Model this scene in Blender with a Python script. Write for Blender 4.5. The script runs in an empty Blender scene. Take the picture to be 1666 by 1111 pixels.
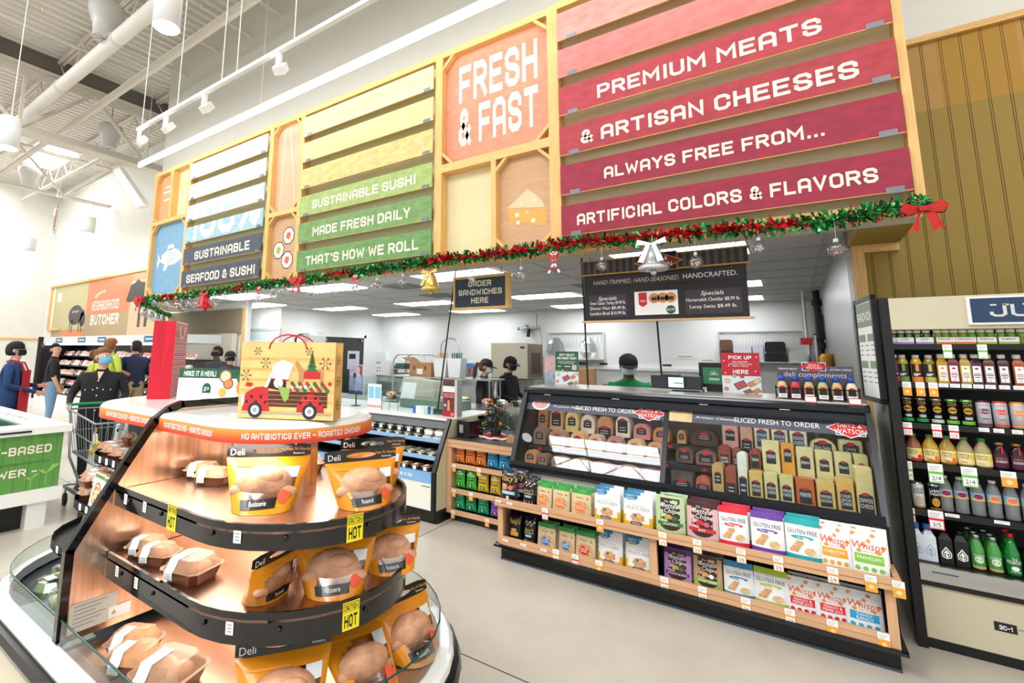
import bpy, math, random
from mathutils import Vector, Matrix
random.seed(7)
SC = bpy.context.scene
COL = SC.collection
R = math.radians
# ---------------------------------------------------------------- camera, sky, exposure
cam = bpy.data.cameras.new('camera')
camo = bpy.data.objects.new('camera', cam)
COL.objects.link(camo)
cam.sensor_fit = 'HORIZONTAL'
cam.sensor_width = 36.0
cam.lens = 36.0 * 795.3 / 1666
cam.shift_x = (833 - 708.3) / 1666
cam.shift_y = (462.3 - 555.5) / 1666
cam.clip_start = 0.05
cam.clip_end = 200
RC = Matrix(((0.81061902580849, 0.5854312124547134, 0.012926348328086645),
             (-0.07211519838949776, 0.12171248723693551, -0.9899421541745972),
             (-0.5811163335843677, 0.8015337584496383, 0.14088094586230882)))
rot = Matrix((RC[0], -RC[1], -RC[2])).transposed()
camo.matrix_world = Matrix.Translation((0, 0, 1.65)) @ rot.to_4x4()
SC.camera = camo
SC.view_settings.view_transform = 'Standard'
SC.view_settings.look = 'None'
SC.view_settings.gamma = 1.0
SC.view_settings.exposure = 0.0
try: SC.view_settings.use_curve_mapping = False
except Exception: pass
W = bpy.data.worlds.new('world'); SC.world = W
W.use_nodes = True
W.node_tree.nodes['Background'].inputs[0].default_value = (0.98, 0.99, 1.0, 1)
W.node_tree.nodes['Background'].inputs[1].default_value = 1.1
SC.cycles.max_bounces = 8
SC.cycles.diffuse_bounces = 4
SC.cycles.glossy_bounces = 4
SC.cycles.transmission_bounces = 6
SC.cycles.transparent_max_bounces = 12
SC.cycles.caustics_reflective = False
SC.cycles.caustics_refractive = False
SC.cycles.sample_clamp_indirect = 6.0
def area_light(name, loc, sx, sy, power, col=(1, .985, .96), rot=(0, 0, 0)):
    l = bpy.data.lights.new(name, 'AREA'); l.shape = 'RECTANGLE'; l.size = sx; l.size_y = sy
    l.energy = power; l.color = col
    o = bpy.data.objects.new(name, l); o.location = loc; o.rotation_euler = rot
    COL.objects.link(o); return o
area_light('sales_floor_fill', (-1.5, -3.2, 7.0), 8, 3, 520)  # unseen area fills added under the roof, no fixtures built for them
area_light('sales_floor_fill', (-10.0, -2.0, 7.0), 7, 3, 380)
area_light('sales_floor_fill', (-17.0, .5, 7.0), 6, 4, 120)
area_light('sales_floor_fill', (3.5, .6, 6.5), 3, 4, 90)
# ---------------------------------------------------------------- materials
MATS = {}
def lin(c):
    return tuple(((x / 12.92) if x <= 0.04045 else ((x + 0.055) / 1.055) ** 2.4) for x in c)
def hexc(h):
    h = h.lstrip('#'); return tuple(int(h[i:i + 2], 16) / 255 for i in (0, 2, 4))
def mat(name, col='#808080', rough=.5, metal=0, emit=0, trans=0, alpha=1, ior=1.45, spec=.5, coat=0,
        noise=None, bump=None, ecol=None):
    """noise=(scale, amount, detail[, stretch xyz]) mottles the colour; bump=(scale, strength[, stretch])"""
    if name in MATS: return MATS[name]
    m = bpy.data.materials.new(name); m.use_nodes = True
    nt = m.node_tree; b = nt.nodes['Principled BSDF']
    c = lin(hexc(col)) if isinstance(col, str) else col
    b.inputs['Base Color'].default_value = (*c, 1)
    b.inputs['Roughness'].default_value = rough
    b.inputs['Metallic'].default_value = metal
    b.inputs['IOR'].default_value = ior
    b.inputs['Specular IOR Level'].default_value = spec
    b.inputs['Transmission Weight'].default_value = trans
    b.inputs['Alpha'].default_value = alpha
    b.inputs['Coat Weight'].default_value = coat
    if emit:
        b.inputs['Emission Color'].default_value = (*(lin(hexc(ecol)) if ecol else c), 1)
        b.inputs['Emission Strength'].default_value = emit
    if noise or bump:
        tc = nt.nodes.new('ShaderNodeTexCoord')
    if noise:
        mp = nt.nodes.new('ShaderNodeMapping'); nt.links.new(tc.outputs['Object'], mp.inputs[0])
        mp.inputs['Scale'].default_value = noise[3] if len(noise) > 3 else (1, 1, 1)
        n = nt.nodes.new('ShaderNodeTexNoise'); n.inputs['Scale'].default_value = noise[0]; n.inputs['Detail'].default_value = noise[2]
        nt.links.new(mp.outputs[0], n.inputs['Vector'])
        r = nt.nodes.new('ShaderNodeValToRGB')
        a = noise[1]
        r.color_ramp.elements[0].position = .3; r.color_ramp.elements[1].position = .7
        r.color_ramp.elements[0].color = (*[max(0, x * (1 - a)) for x in c], 1)
        r.color_ramp.elements[1].color = (*[min(1, x * (1 + a)) for x in c], 1)
        nt.links.new(n.outputs['Fac'], r.inputs[0]); nt.links.new(r.outputs[0], b.inputs['Base Color'])
    if bump:
        mp = nt.nodes.new('ShaderNodeMapping'); nt.links.new(tc.outputs['Object'], mp.inputs[0])
        mp.inputs['Scale'].default_value = bump[2] if len(bump) > 2 else (1, 1, 1)
        n = nt.nodes.new('ShaderNodeTexNoise'); n.inputs['Scale'].default_value = bump[0]; n.inputs['Detail'].default_value = 3
        nt.links.new(mp.outputs[0], n.inputs['Vector'])
        bp = nt.nodes.new('ShaderNodeBump'); bp.inputs['Strength'].default_value = bump[1]; bp.inputs['Distance'].default_value = .01
        nt.links.new(n.outputs['Fac'], bp.inputs['Height']); nt.links.new(bp.outputs[0], b.inputs['Normal'])
    MATS[name] = m
    return m
def glass(name, tint='#f4fbf8', a=.12, rough=.02):
    """thin clear sheet: mostly see-through, reflecting at its surface"""
    if name in MATS: return MATS[name]
    m = bpy.data.materials.new(name); m.use_nodes = True; nt = m.node_tree
    nt.nodes.remove(nt.nodes['Principled BSDF'])
    out = nt.nodes['Material Output']
    t = nt.nodes.new('ShaderNodeBsdfTransparent'); t.inputs[0].default_value = (*lin(hexc(tint)), 1)
    g = nt.nodes.new('ShaderNodeBsdfGlossy'); g.inputs['Roughness'].default_value = rough
    f = nt.nodes.new('ShaderNodeLayerWeight'); f.inputs[0].default_value = .5
    pw = nt.nodes.new('ShaderNodeMath'); pw.operation = 'POWER'; pw.inputs[1].default_value = 4.0
    nt.links.new(f.outputs['Facing'], pw.inputs[0])
    ad = nt.nodes.new('ShaderNodeMath'); ad.operation = 'MULTIPLY_ADD'; ad.inputs[1].default_value = .8; ad.inputs[2].default_value = a; ad.use_clamp = True
    nt.links.new(pw.outputs[0], ad.inputs[0])
    mx = nt.nodes.new('ShaderNodeMixShader'); nt.links.new(ad.outputs[0], mx.inputs[0])
    nt.links.new(t.outputs[0], mx.inputs[1]); nt.links.new(g.outputs[0], mx.inputs[2])
    nt.links.new(mx.outputs[0], out.inputs[0]); MATS[name] = m
    return m
# ---------------------------------------------------------------- mesh builder
TEXTS = {}
def text_geo(s, bold, shear=0):
    k = (s, bold, shear)
    if k in TEXTS: return TEXTS[k]
    cu = bpy.data.curves.new('lettering', 'FONT'); cu.body = s; cu.size = 1; cu.offset = bold; cu.resolution_u = 2
    cu.shear = shear
    o = bpy.data.objects.new('lettering', cu); COL.objects.link(o)
    dg = bpy.context.evaluated_depsgraph_get()
    me = o.evaluated_get(dg).to_mesh()
    vs = [(v.co.x, v.co.y) for v in me.vertices]; fs = [tuple(p.vertices) for p in me.polygons]
    o.evaluated_get(dg).to_mesh_clear()
    bpy.data.objects.remove(o); bpy.data.curves.remove(cu)
    if not vs: vs = [(0, 0), (1, 0), (0, 1)]; fs = []
    xs = [v[0] for v in vs]; ys = [v[1] for v in vs]
    TEXTS[k] = (vs, fs, min(xs), max(xs), min(ys), max(ys))
    return TEXTS[k]
class MB:
    def __init__(self): self.v = []; self.f = []; self.m = []; self.mats = []; self.sm = []
    def mi(self, m):
        if m not in self.mats: self.mats.append(m)
        return self.mats.index(m)
    def add(self, vs, fs, m, smooth=False):
        b = len(self.v); self.v += [tuple(p) for p in vs]; i = self.mi(m)
        for f in fs: self.f.append(tuple(b + k for k in f)); self.m.append(i); self.sm.append(smooth)
        return self
    def box(self, x0, x1, y0, y1, z0, z1, m, M=None):
        vs = [(x, y, z) for z in (z0, z1) for y in (y0, y1) for x in (x0, x1)]
        if M: vs = [M @ Vector(p) for p in vs]
        return self.add(vs, [(0, 2, 3, 1), (4, 5, 7, 6), (0, 1, 5, 4), (2, 6, 7, 3), (0, 4, 6, 2), (1, 3, 7, 5)], m)
    def quad(self, a, b, c, d, m): return self.add([a, b, c, d], [(0, 1, 2, 3)], m)
    def cyl(self, p0, p1, r0, m, r1=None, n=12, caps=True, smooth=True):
        if r1 is None: r1 = r0
        p0 = Vector(p0); p1 = Vector(p1); d = (p1 - p0).normalized()
        u = d.orthogonal().normalized(); w = d.cross(u)
        vs = []
        for p, r in ((p0, r0), (p1, r1)):
            for i in range(n):
                a = 2 * math.pi * i / n; vs.append(p + (u * math.cos(a) + w * math.sin(a)) * r)
        self.add(vs, [(i, (i + 1) % n, n + (i + 1) % n, n + i) for i in range(n)], m, smooth)
        if caps:
            self.add(vs[:n], [tuple(range(n))[::-1]], m); self.add(vs[n:], [tuple(range(n))], m)
        return self
    def lathe(self, prof, m, c=(0, 0, 0), n=20, smooth=True, mfun=None, sx=1, sy=1):
        vs = []; fs = []
        for r, z in prof:
            for i in range(n):
                a = 2 * math.pi * i / n; vs.append((c[0] + r * math.cos(a) * sx, c[1] + r * math.sin(a) * sy, c[2] + z))
        for j in range(len(prof) - 1):
            q = [(j * n + i, j * n + (i + 1) % n, (j + 1) * n + (i + 1) % n, (j + 1) * n + i) for i in range(n)]
            self.add([], [], m)
            fs.append(q)
        b = len(self.v); self.v += vs
        for j, q in enumerate(fs):
            i = self.mi(mfun(j) if mfun else m)
            for f in q: self.f.append(tuple(b + k for k in f)); self.m.append(i); self.sm.append(smooth)
        for j, rev in ((0, True), (len(prof) - 1, False)):
            if prof[j][0] > 1e-6:
                t = tuple(b + j * n + i for i in range(n)); self.f.append(t[::-1] if rev else t)
                self.m.append(self.mi(mfun(min(j, len(prof) - 2)) if mfun else m)); self.sm.append(False)
        return self
    def sphere(self, c, r, m, n=10, sx=1, sy=1, sz=1):
        k = max(4, n // 2 + 1)
        prof = [(max(1e-7, r * math.sin(math.pi * j / k)), -r * sz * math.cos(math.pi * j / k)) for j in range(k + 1)]
        return self.lathe(prof, m, c, n, True, None, sx, sy)
    def tube(self, path, r, m, n=6, closed=False, caps=True):
        P = [Vector(p) for p in path]; N = len(P); vs = []; u = None
        for i, p in enumerate(P):
            if closed: d = P[(i + 1) % N] - P[i - 1]
            else: d = P[min(i + 1, N - 1)] - P[max(i - 1, 0)]
            d.normalize()
            if u is None: u = d.orthogonal().normalized()
            u = (u - d * u.dot(d))
            if u.length < 1e-6: u = d.orthogonal()
            u.normalize(); w = d.cross(u)
            rr = r[i] if isinstance(r, (list, tuple)) else r
            for k in range(n):
                a = 2 * math.pi * k / n; vs.append(p + (u * math.cos(a) + w * math.sin(a)) * rr)
        fs = []
        for i in range(N if closed else N - 1):
            j = (i + 1) % N
            fs += [(i * n + k, i * n + (k + 1) % n, j * n + (k + 1) % n, j * n + k) for k in range(n)]
        self.add(vs, fs, m, True)
        if caps and not closed:
            self.add(vs[:n], [tuple(range(n))[::-1]], m); self.add(vs[-n:], [tuple(range(n))], m)
        return self
    def prism(self, poly, f, t0, t1, m, mside=None):
        """poly of (a,b); f(a,b,t) -> 3D; extruded from t0 to t1"""
        n = len(poly); A = [f(a, b, t0) for a, b in poly]; B = [f(a, b, t1) for a, b in poly]
        self.add(A + B, [tuple(range(n)), tuple(range(2 * n - 1, n - 1, -1))], m)
        return self.add(A + B, [(i, n + i, n + (i + 1) % n, (i + 1) % n) for i in range(n)], mside or m)
    def grid(self, fn, nu, nv, m, mfun=None, smooth=True, u0=0, u1=1, v0=0, v1=1):
        vs = [fn(u0 + (u1 - u0) * i / nu, v0 + (v1 - v0) * j / nv) for j in range(nv + 1) for i in range(nu + 1)]
        b = len(self.v); self.v += [tuple(p) for p in vs]
        for j in range(nv):
            for i in range(nu):
                q = j * (nu + 1) + i
                self.f.append((b + q, b + q + 1, b + q + nu + 2, b + q + nu + 1))
                self.m.append(self.mi(mfun((i + .5) / nu, (j + .5) / nv) if mfun else m)); self.sm.append(smooth)
        return self
    def text(self, s, fn, u, v, h, m, w=None, bold=.02, align='c', shear=0, wmax=None):
        """letters on the surface fn(u,v); baseline centre (u,v); h = letter height; w = exact width"""
        vs, fs, x0, x1, y0, y1 = text_geo(s, 0, shear)
        sc = h / .73
        bold = 0; sx = sc if w is None else w / (x1 - x0)
        if wmax and (x1 - x0) * sx > wmax: sx = wmax / (x1 - x0)
        ox = {'c': (x0 + x1) / 2, 'l': x0, 'r': x1}[align]
        return self.add([fn(u + (x - ox) * sx, v + y * sc) for x, y in vs], fs, m)
    def disc(self, fn, u, v, ru, m, rv=None, n=14, rings=1, a0=0, jag=0):
        rv = rv or ru; vs = [fn(u, v)]
        for k in range(1, rings + 1):
            for i in range(n):
                a = a0 + 2 * math.pi * i / n; j = 1 + (jag if i % 2 else -jag) if jag and k == rings else 1
                vs.append(fn(u + ru * k / rings * math.cos(a) * j, v + rv * k / rings * math.sin(a) * j))
        fs = [(0, 1 + i, 1 + (i + 1) % n) for i in range(n)]
        for k in range(rings - 1):
            b = 1 + k * n
            fs += [(b + i, b + n + i, b + n + (i + 1) % n, b + (i + 1) % n) for i in range(n)]
        return self.add(vs, fs, m)
    def poly(self, fn, pts, m): return self.add([fn(a, b) for a, b in pts], [tuple(range(len(pts)))], m)
    def rect(self, fn, u0, u1, v0, v1, m, nu=1, nv=1):
        return self.grid(lambda a, b: fn(u0 + (u1 - u0) * a, v0 + (v1 - v0) * b), nu, nv, m, smooth=False)
    def obj(self, name, parent=None, loc=None, rotz=0, rot=None, autosmooth=False):
        me = bpy.data.meshes.new(name); me.from_pydata(self.v, [], self.f)
        for m in self.mats: me.materials.append(m)
        me.polygons.foreach_set('material_index', self.m); me.polygons.foreach_set('use_smooth', self.sm)
        me.update()
        o = bpy.data.objects.new(name, me); COL.objects.link(o)
        if parent is not None: o.parent = parent
        if loc is not None: o.location = loc
        if rot is not None: o.rotation_euler = rot
        elif rotz: o.rotation_euler = (0, 0, rotz)
        return o
def tag(o, label, cat, group=None, kind=None):
    o['label'] = label; o['category'] = cat
    if group: o['group'] = group
    if kind: o['kind'] = kind
    return o
def thing(name, label, cat, loc=(0, 0, 0), rotz=0, group=None):
    o = bpy.data.objects.new(name, None); COL.objects.link(o); o.location = loc; o.rotation_euler = (0, 0, rotz)
    o.empty_display_size = .05
    return tag(o, label, cat, group)
def struct(o): o['kind'] = 'structure'; return o
def dup(root, loc=None, rot=None, label=None, scale=None, group=None):
    r = root.copy(); COL.objects.link(r)
    if loc is not None: r.location = loc
    if rot is not None: r.rotation_euler = rot
    if scale is not None: r.scale = (scale,) * 3 if isinstance(scale, (int, float)) else scale
    if label: r['label'] = label
    if group: r['group'] = group
    for ch in root.children:
        c = ch.copy(); COL.objects.link(c); c.parent = r
        for g in ch.children:
            d = g.copy(); COL.objects.link(d); d.parent = c
    return r
ORD = ['first', 'second', 'third', 'fourth', 'fifth', 'sixth', 'seventh', 'eighth', 'ninth', 'tenth', 'eleventh', 'twelfth',
       'thirteenth', 'fourteenth', 'fifteenth', 'sixteenth', 'seventeenth', 'eighteenth', 'nineteenth', 'twentieth']
def ordn(i):
    if i < 20: return ORD[i]
    t = ['', '', 'twenty', 'thirty', 'forty', 'fifty', 'sixty', 'seventy'][(i + 1) // 10]
    if (i + 1) % 10 == 0: return t[:-1] + 'ieth'
    return t + '-' + ORD[(i + 1) % 10 - 1]
def planeY(Y, x0=0, z0=0, off=0.0): return lambda u, v: (x0 + u, Y - off, z0 + v)
# ---------------------------------------------------------------- chunky block capitals for signs (polylines on a 4 x 6 grid)
BF = {'A': '0,0 0,5 1,6 3,6 4,5 4,0/0,2.2 4,2.2', 'B': '0,0 0,6 3,6 3.9,5.2 3.9,3.9 3,3.1 0,3.1/3,3.1 4,2.3 4,.9 3.2,0 0,0', 'C': '4,4.4 4,5 3,6 1,6 0,5 0,1 1,0 3,0 4,1 4,1.6',
      'D': '0,0 0,6 2.8,6 4,4.8 4,1.2 2.8,0 0,0', 'E': '3.7,6 0,6 0,0 3.7,0/0,3.1 3.2,3.1', 'F': '3.7,6 0,6 0,0/0,2.9 3.2,2.9', 'G': '4,4.5 4,5 3,6 1,6 0,5 0,1 1,0 3,0 4,1 4,2.8 2.4,2.8',
      'H': '0,0 0,6/4,0 4,6/0,3.1 4,3.1', 'I': '.5,0 .5,6', 'J': '3.5,6 3.5,1 2.6,0 1,0 0,1 0,1.8', 'K': '0,0 0,6/3.9,6 .6,3.1 4,0/0,3.1 .6,3.1', 'L': '0,6 0,0 3.5,0',
      'M': '0,0 0,6 2.5,2.4 5,6 5,0', 'N': '0,0 0,6 4,0 4,6', 'O': '1,0 0,1 0,5 1,6 3,6 4,5 4,1 3,0 1,0', 'P': '0,0 0,6 3,6 4,5.1 4,3.5 3,2.6 0,2.6', 'Q': '1,0 0,1 0,5 1,6 3,6 4,5 4,1 3,0 1,0/2.4,1.6 4,0',
      'R': '0,0 0,6 3,6 4,5.1 4,3.7 3,2.8 0,2.8/2.2,2.8 4,0', 'S': '3.9,4.6 3.9,5.1 3,6 1,6 0,5.1 0,4 1,3.2 3,2.8 4,2 4,.9 3,0 1,0 .1,.9 .1,1.5', 'T': '0,6 4,6/2,6 2,0', 'U': '0,6 0,1 1,0 3,0 4,1 4,6',
      'V': '0,6 2,0 4,6', 'W': '0,6 1.2,0 2.8,4.4 4.4,0 5.6,6', 'X': '0,6 4,0/0,0 4,6', 'Y': '0,6 2,2.9 4,6/2,2.9 2,0', 'Z': '0,6 4,6 0,0 4,0',
      '0': '1,0 0,1 0,5 1,6 3,6 4,5 4,1 3,0 1,0', '1': '0,4.8 1.4,6 1.4,0', '2': '0,4.8 1,6 3,6 4,5 4,3.8 0,0 4,0', '3': '0,5.1 1,6 3,6 4,5.1 4,4 3,3.1 1.6,3.1/3,3.1 4,2.2 4,.9 3,0 1,0 0,.9', '4': '3,0 3,6 0,2 4,2', '5': '3.8,6 .2,6 .2,3.4 3,3.4 4,2.5 4,1 3,0 1,0 0,.9',
      '6': '3.8,5.2 3,6 1,6 0,5 0,1 1,0 3,0 4,1 4,2.4 3,3.3 0,3.3', '7': '0,6 4,6 1.4,0', '8': '1,0 0,1 0,2.3 1,3.1 0,4 0,5 1,6 3,6 4,5 4,4 3,3.1 4,2.3 4,1 3,0 1,0/1,3.1 3,3.1', '9': '.2,.8 1,0 3,0 4,1 4,5 3,6 1,6 0,5 0,3.6 1,2.7 4,2.7',
      '&': '4,0 .6,4.2 .6,5.2 1.3,6 2.2,6 2.9,5.2 2.9,4.5 0,2 0,.9 .9,0 2.2,0 4,2.4', '%': '4.6,6 .6,0/.9,6 0,5.2 0,4.2 .9,3.5 1.7,4.2 1.7,5.2 .9,6/4.4,2.5 3.5,1.8 3.5,.8 4.4,0 5.2,.8 5.2,1.8 4.4,2.5',
      '.': '.3,.0 .3,.15', '!': '.3,0 .3,.2/.3,2 .3,6', "'": '.3,6 .3,4.6', '-': '0,2.9 2.4,2.9', '_': '0,2.9 4,2.9', '$': '3.9,4.6 3,5.4 1,5.4 0,4.6 0,3.8 1,3.1 3,2.9 4,2.1 4,1.2 3,.5 1,.5 .1,1.3/2,6.4 2,-.4', '/': '0,-.3 2.6,6.3', ' ': ''}
BG = {}
def block_geo(s, hw, lay=None):
    k = (s, hw)
    if k in BG: return BG[k]
    vs = []; fs = []; x0 = 0; ly = []
    for ch in s:
        d = BF.get(ch, BF['I'])
        if not d: x0 += 2.6; continue
        wmax = 0
        for ip, pl in enumerate(d.split('/') if ch != '/' else [d]):
            P = [tuple(float(q) for q in t.split(',')) for t in pl.split()]
            P = [(hw + a, hw + b * (6 - 2 * hw) / 6) for a, b in P]
            wmax = max(wmax, max(a for a, b in P) + hw)
            cl = P[0] == P[-1]
            Q = P[:-1] if cl else P; n = len(Q); L = []; Rr = []
            for i, p in enumerate(Q):
                a = Q[i - 1] if (i > 0 or cl) else None; b = Q[(i + 1) % n] if (i < n - 1 or cl) else None
                def nr(u, v):
                    dx, dy = v[0] - u[0], v[1] - u[1]; l = math.hypot(dx, dy) or 1; return (-dy / l, dx / l)
                if a is None or b is None:
                    u, v = (p, b) if a is None else (a, p); nx, ny = nr(u, v)
                    ex = hw * .98; s_ = -1 if a is None else 1
                    q = (p[0] + s_ * ny * ex, p[1] - s_ * nx * ex) if True else p
                    L.append((q[0] + nx * hw, q[1] + ny * hw)); Rr.append((q[0] - nx * hw, q[1] - ny * hw))
                else:
                    n1 = nr(a, p); n2 = nr(p, b); mx, my = n1[0] + n2[0], n1[1] + n2[1]; l = math.hypot(mx, my)
                    if l < .25: mx, my = n1; l = 1
                    mx /= l; my /= l; c = max(.5, mx * n1[0] + my * n1[1]); e = hw / c
                    L.append((p[0] + mx * e, p[1] + my * e)); Rr.append((p[0] - mx * e, p[1] - my * e))
            m = n if cl else n - 1
            for i in range(m):
                j = (i + 1) % n; b0 = len(vs)
                vs += [(x0 + q[0], q[1]) for q in (L[i], L[j], Rr[j], Rr[i])]; ly += [ip + .3 * (i % 2)] * 4; fs.append((b0 + 3, b0 + 2, b0 + 1, b0))
        x0 += wmax + 1.0
    xs = [v[0] for v in vs] or [0, 1]
    BG[k] = (vs, fs, min(xs), max(xs), ly); return BG[k]
def btext(g, s, fn, u, v, h, m, w=None, hw=.6, align='c', wmax=None, eps=.00022):
    """block capitals: baseline anchor (u, v), height h, optional exact width w"""
    vs, fs, x0, x1, ly = block_geo(s, hw); sy = h / 6.0; sx = sy
    if w is not None: sx = w / (x1 - x0)
    if wmax and (x1 - x0) * sx > wmax: sx = wmax / (x1 - x0)
    ox = {'c': (x0 + x1) / 2, 'l': x0, 'r': x1}[align]
    e = h * .02; P = []
    for (x, y), l in zip(vs, ly):
        a, b = u + (x - ox) * sx, v + y * sy; p = Vector(fn(a, b))
        if l:
            n = (Vector(fn(a + e, b)) - p).cross(Vector(fn(a, b + e)) - p)
            if n.length > 0: p = p + n.normalized() * eps * l
        P.append(p)
    return g.add(P, fs, m)
# ================================================================ the setting
CREAM = mat('cream_wall_paint', '#e6e5dd', .75, noise=(3, .02, 2))
KWALL = mat('white_kitchen_panel', '#eef0ee', .6)
CEILT = mat('white_ceiling_tile', '#c9cbcb', .8, noise=(60, .03, 2))
TBAR = mat('ceiling_grid_white', '#b4b6b6', .5)
DECK = mat('painted_steel_deck', '#dedad2', .6)
STEELP = mat('painted_steel_frame', '#d6cfc4', .55)
STEELD = mat('dark_steel_gap', '#6d675f', .7)
OLIVE = mat('olive_beadboard', '#9c833a', .6)
GOLD = mat('golden_beadboard', '#b08632', .6)
TANB = mat('tan_beadboard', '#b58d4c', .6)
GROOVE = mat('beadboard_groove', '#5b4a22', .8)
PINE = mat('pine_wood', '#e3b773', .5, noise=(6, .14, 4, (14, 14, .7)))
PINEH = mat('pine_wood_horizontal', '#e3b773', .5, noise=(6, .14, 4, (.7, 14, 14)))
BLACK = mat('black_metal', '#101113', .35)
WHITE = mat('white_paint', '#f2f2f0', .45)
PAPER = mat('white_paper', '#f5f5f2', .6)
STAIN = mat('stainless_steel', '#b9bab8', .32, 1, noise=(3, .06, 2, (1, 1, 12)))
DIFF = mat('lit_ceiling_panel', '#ffffff', .5, emit=8.5, ecol='#fbfdff')
LEDM = mat('lit_led_tube', '#ffffff', .5, emit=13, ecol='#fdfdff')
SKYL = mat('lit_skylight_dome', '#ffffff', .5, emit=24, ecol='#f6faff')
def concrete():
    m = bpy.data.materials.new('polished_concrete'); m.use_nodes = True; nt = m.node_tree; b = nt.nodes['Principled BSDF']
    tc = nt.nodes.new('ShaderNodeTexCoord')
    n1 = nt.nodes.new('ShaderNodeTexNoise'); n1.inputs['Scale'].default_value = 1.1; n1.inputs['Detail'].default_value = 9; n1.inputs['Roughness'].default_value = .62
    nt.links.new(tc.outputs['Object'], n1.inputs['Vector'])
    r = nt.nodes.new('ShaderNodeValToRGB'); r.color_ramp.elements[0].position = .25; r.color_ramp.elements[1].position = .75
    r.color_ramp.elements[0].color = (*lin(hexc('#b5ada0')), 1); r.color_ramp.elements[1].color = (*lin(hexc('#d0c9be')), 1)
    nt.links.new(n1.outputs['Fac'], r.inputs[0]); nt.links.new(r.outputs[0], b.inputs['Base Color'])
    b.inputs['Roughness'].default_value = .27
    return m
CONC = concrete()
JOINT = mat('floor_joint', '#5f5850', .8)
f = MB().box(-26, 9, -9, 12, -.12, 0, CONC)
struct(f.obj('floor'))
f = MB()
for y in (-2.1, 2.515, 7.2): f.box(-26, 9, y - .004, y + .004, 0, .0012, JOINT)
for x in (-12, -7.5, -2.87, 1.75, 6): f.box(x - .004, x + .004, -9, 12, 0, .0013, JOINT)
struct(f.obj('floor_joints'))
# corrugated roof deck, ribs run in y
f = MB(); x = -26.0; p = .2
prof = []
while x < 9:
    prof += [(x, 7.62), (x + .07, 7.62), (x + .1, 7.68), (x + .17, 7.68)]; x += p
vs = [(a, y, b) for y in (-9.0, 12.0) for a, b in prof]; n = len(prof)
f.add(vs, [(i, i + 1, n + i + 1, n + i) for i in range(n - 1)], DECK)
struct(f.obj('ceiling_deck'))
f = MB()
f.box(-9.75, .74, 4.28, 4.46, 2.56, 7.62, mat('greige_upper_wall', '#bdbcb1', .8))
f.box(-9.75, .74, 4.2795, 4.28, 2.56, 5.0, mat('cream_panel', '#e0d6a8', .7))
for x in (-9.2, -7.3, -5.9, -4.3, -2.9, -1.4): f.box(x, x + .004, 4.2785, 4.28, 5.05, 7.6, mat('panel_seam', '#cfc9b6', .8))
struct(f.obj('wall_header'))
f = MB(); f.box(.44, .74, 4.46, 5.2, 2.56, 4.2, OLIVE); f.box(.44, .74, 4.46, 5.2, 4.2, 7.6, CREAM)
struct(f.obj('wall_soffit'))
# beadboard wall behind the juice case
f = MB()
f.box(.47, 9, 5.2, 5.32, 0, 3.60, OLIVE)
f.box(.47, 9, 5.2, 5.32, 3.6, 4.18, TANB)
f.box(1.1, 1.52, 5.199, 5.2, 3.6, 4.18, GOLD)
f.box(.47, 9, 5.2, 5.32, 4.18, 7.62, CREAM)
x = .57
while x < 3.2:
    for d in (0, .012): f.box(x + d, x + d + .0035, 5.1985, 5.2, 0, 4.17, GROOVE)
    x += .109
struct(f.obj('wall_beadboard'))
f = MB(); f.box(.74, 9, 5.16, 5.2, 4.165, 4.215, PINEH); struct(f.obj('trim_1'))
f = MB(); f.box(.455, .53, 5.14, 5.2, 0, 2.56, PINE); f.box(.53, .74, 5.14, 5.2, 2.5, 2.56, PINEH); struct(f.obj('trim_2'))
# kitchen shell
f = MB()
f.box(-10.1, .5, 10.95, 11.05, 0, 2.7, KWALL)
struct(f.obj('wall_kitchen_back'))
f = MB(); f.box(-10.0, -9.9, 7.45, 10.95, 0, 2.7, KWALL); f.box(-16, -9.9, 7.35, 7.45, 0, 2.7, KWALL)
struct(f.obj('wall_kitchen_left'))
f = MB(); f.box(.42, .52, 5.2, 10.95, 0, 2.7, STAIN)
struct(f.obj('wall_kitchen_right'))
f = MB()
f.prism([(.5, 4.46), (.5, 11), (-16, 11), (-16, 8.7), (-10.0, 4.46)], lambda a, b, t: (a, b, t), 2.7, 2.74, CEILT)
struct(f.obj('ceiling_kitchen'))
f = MB()
x = -15.6
while x < .4 and True:
    f.box(x - .012, x + .012, max(4.46, 4.46 + (-10.0 - x) * .72), 10.95, 2.694, 2.7, TBAR); x += 1.325
for y in [5.06 + .68 * i for i in range(9)]: f.box(-12, .42, y - .012, y + .012, 2.694, 2.7, TBAR)
struct(f.obj('ceiling_kitchen_grid'))
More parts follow.
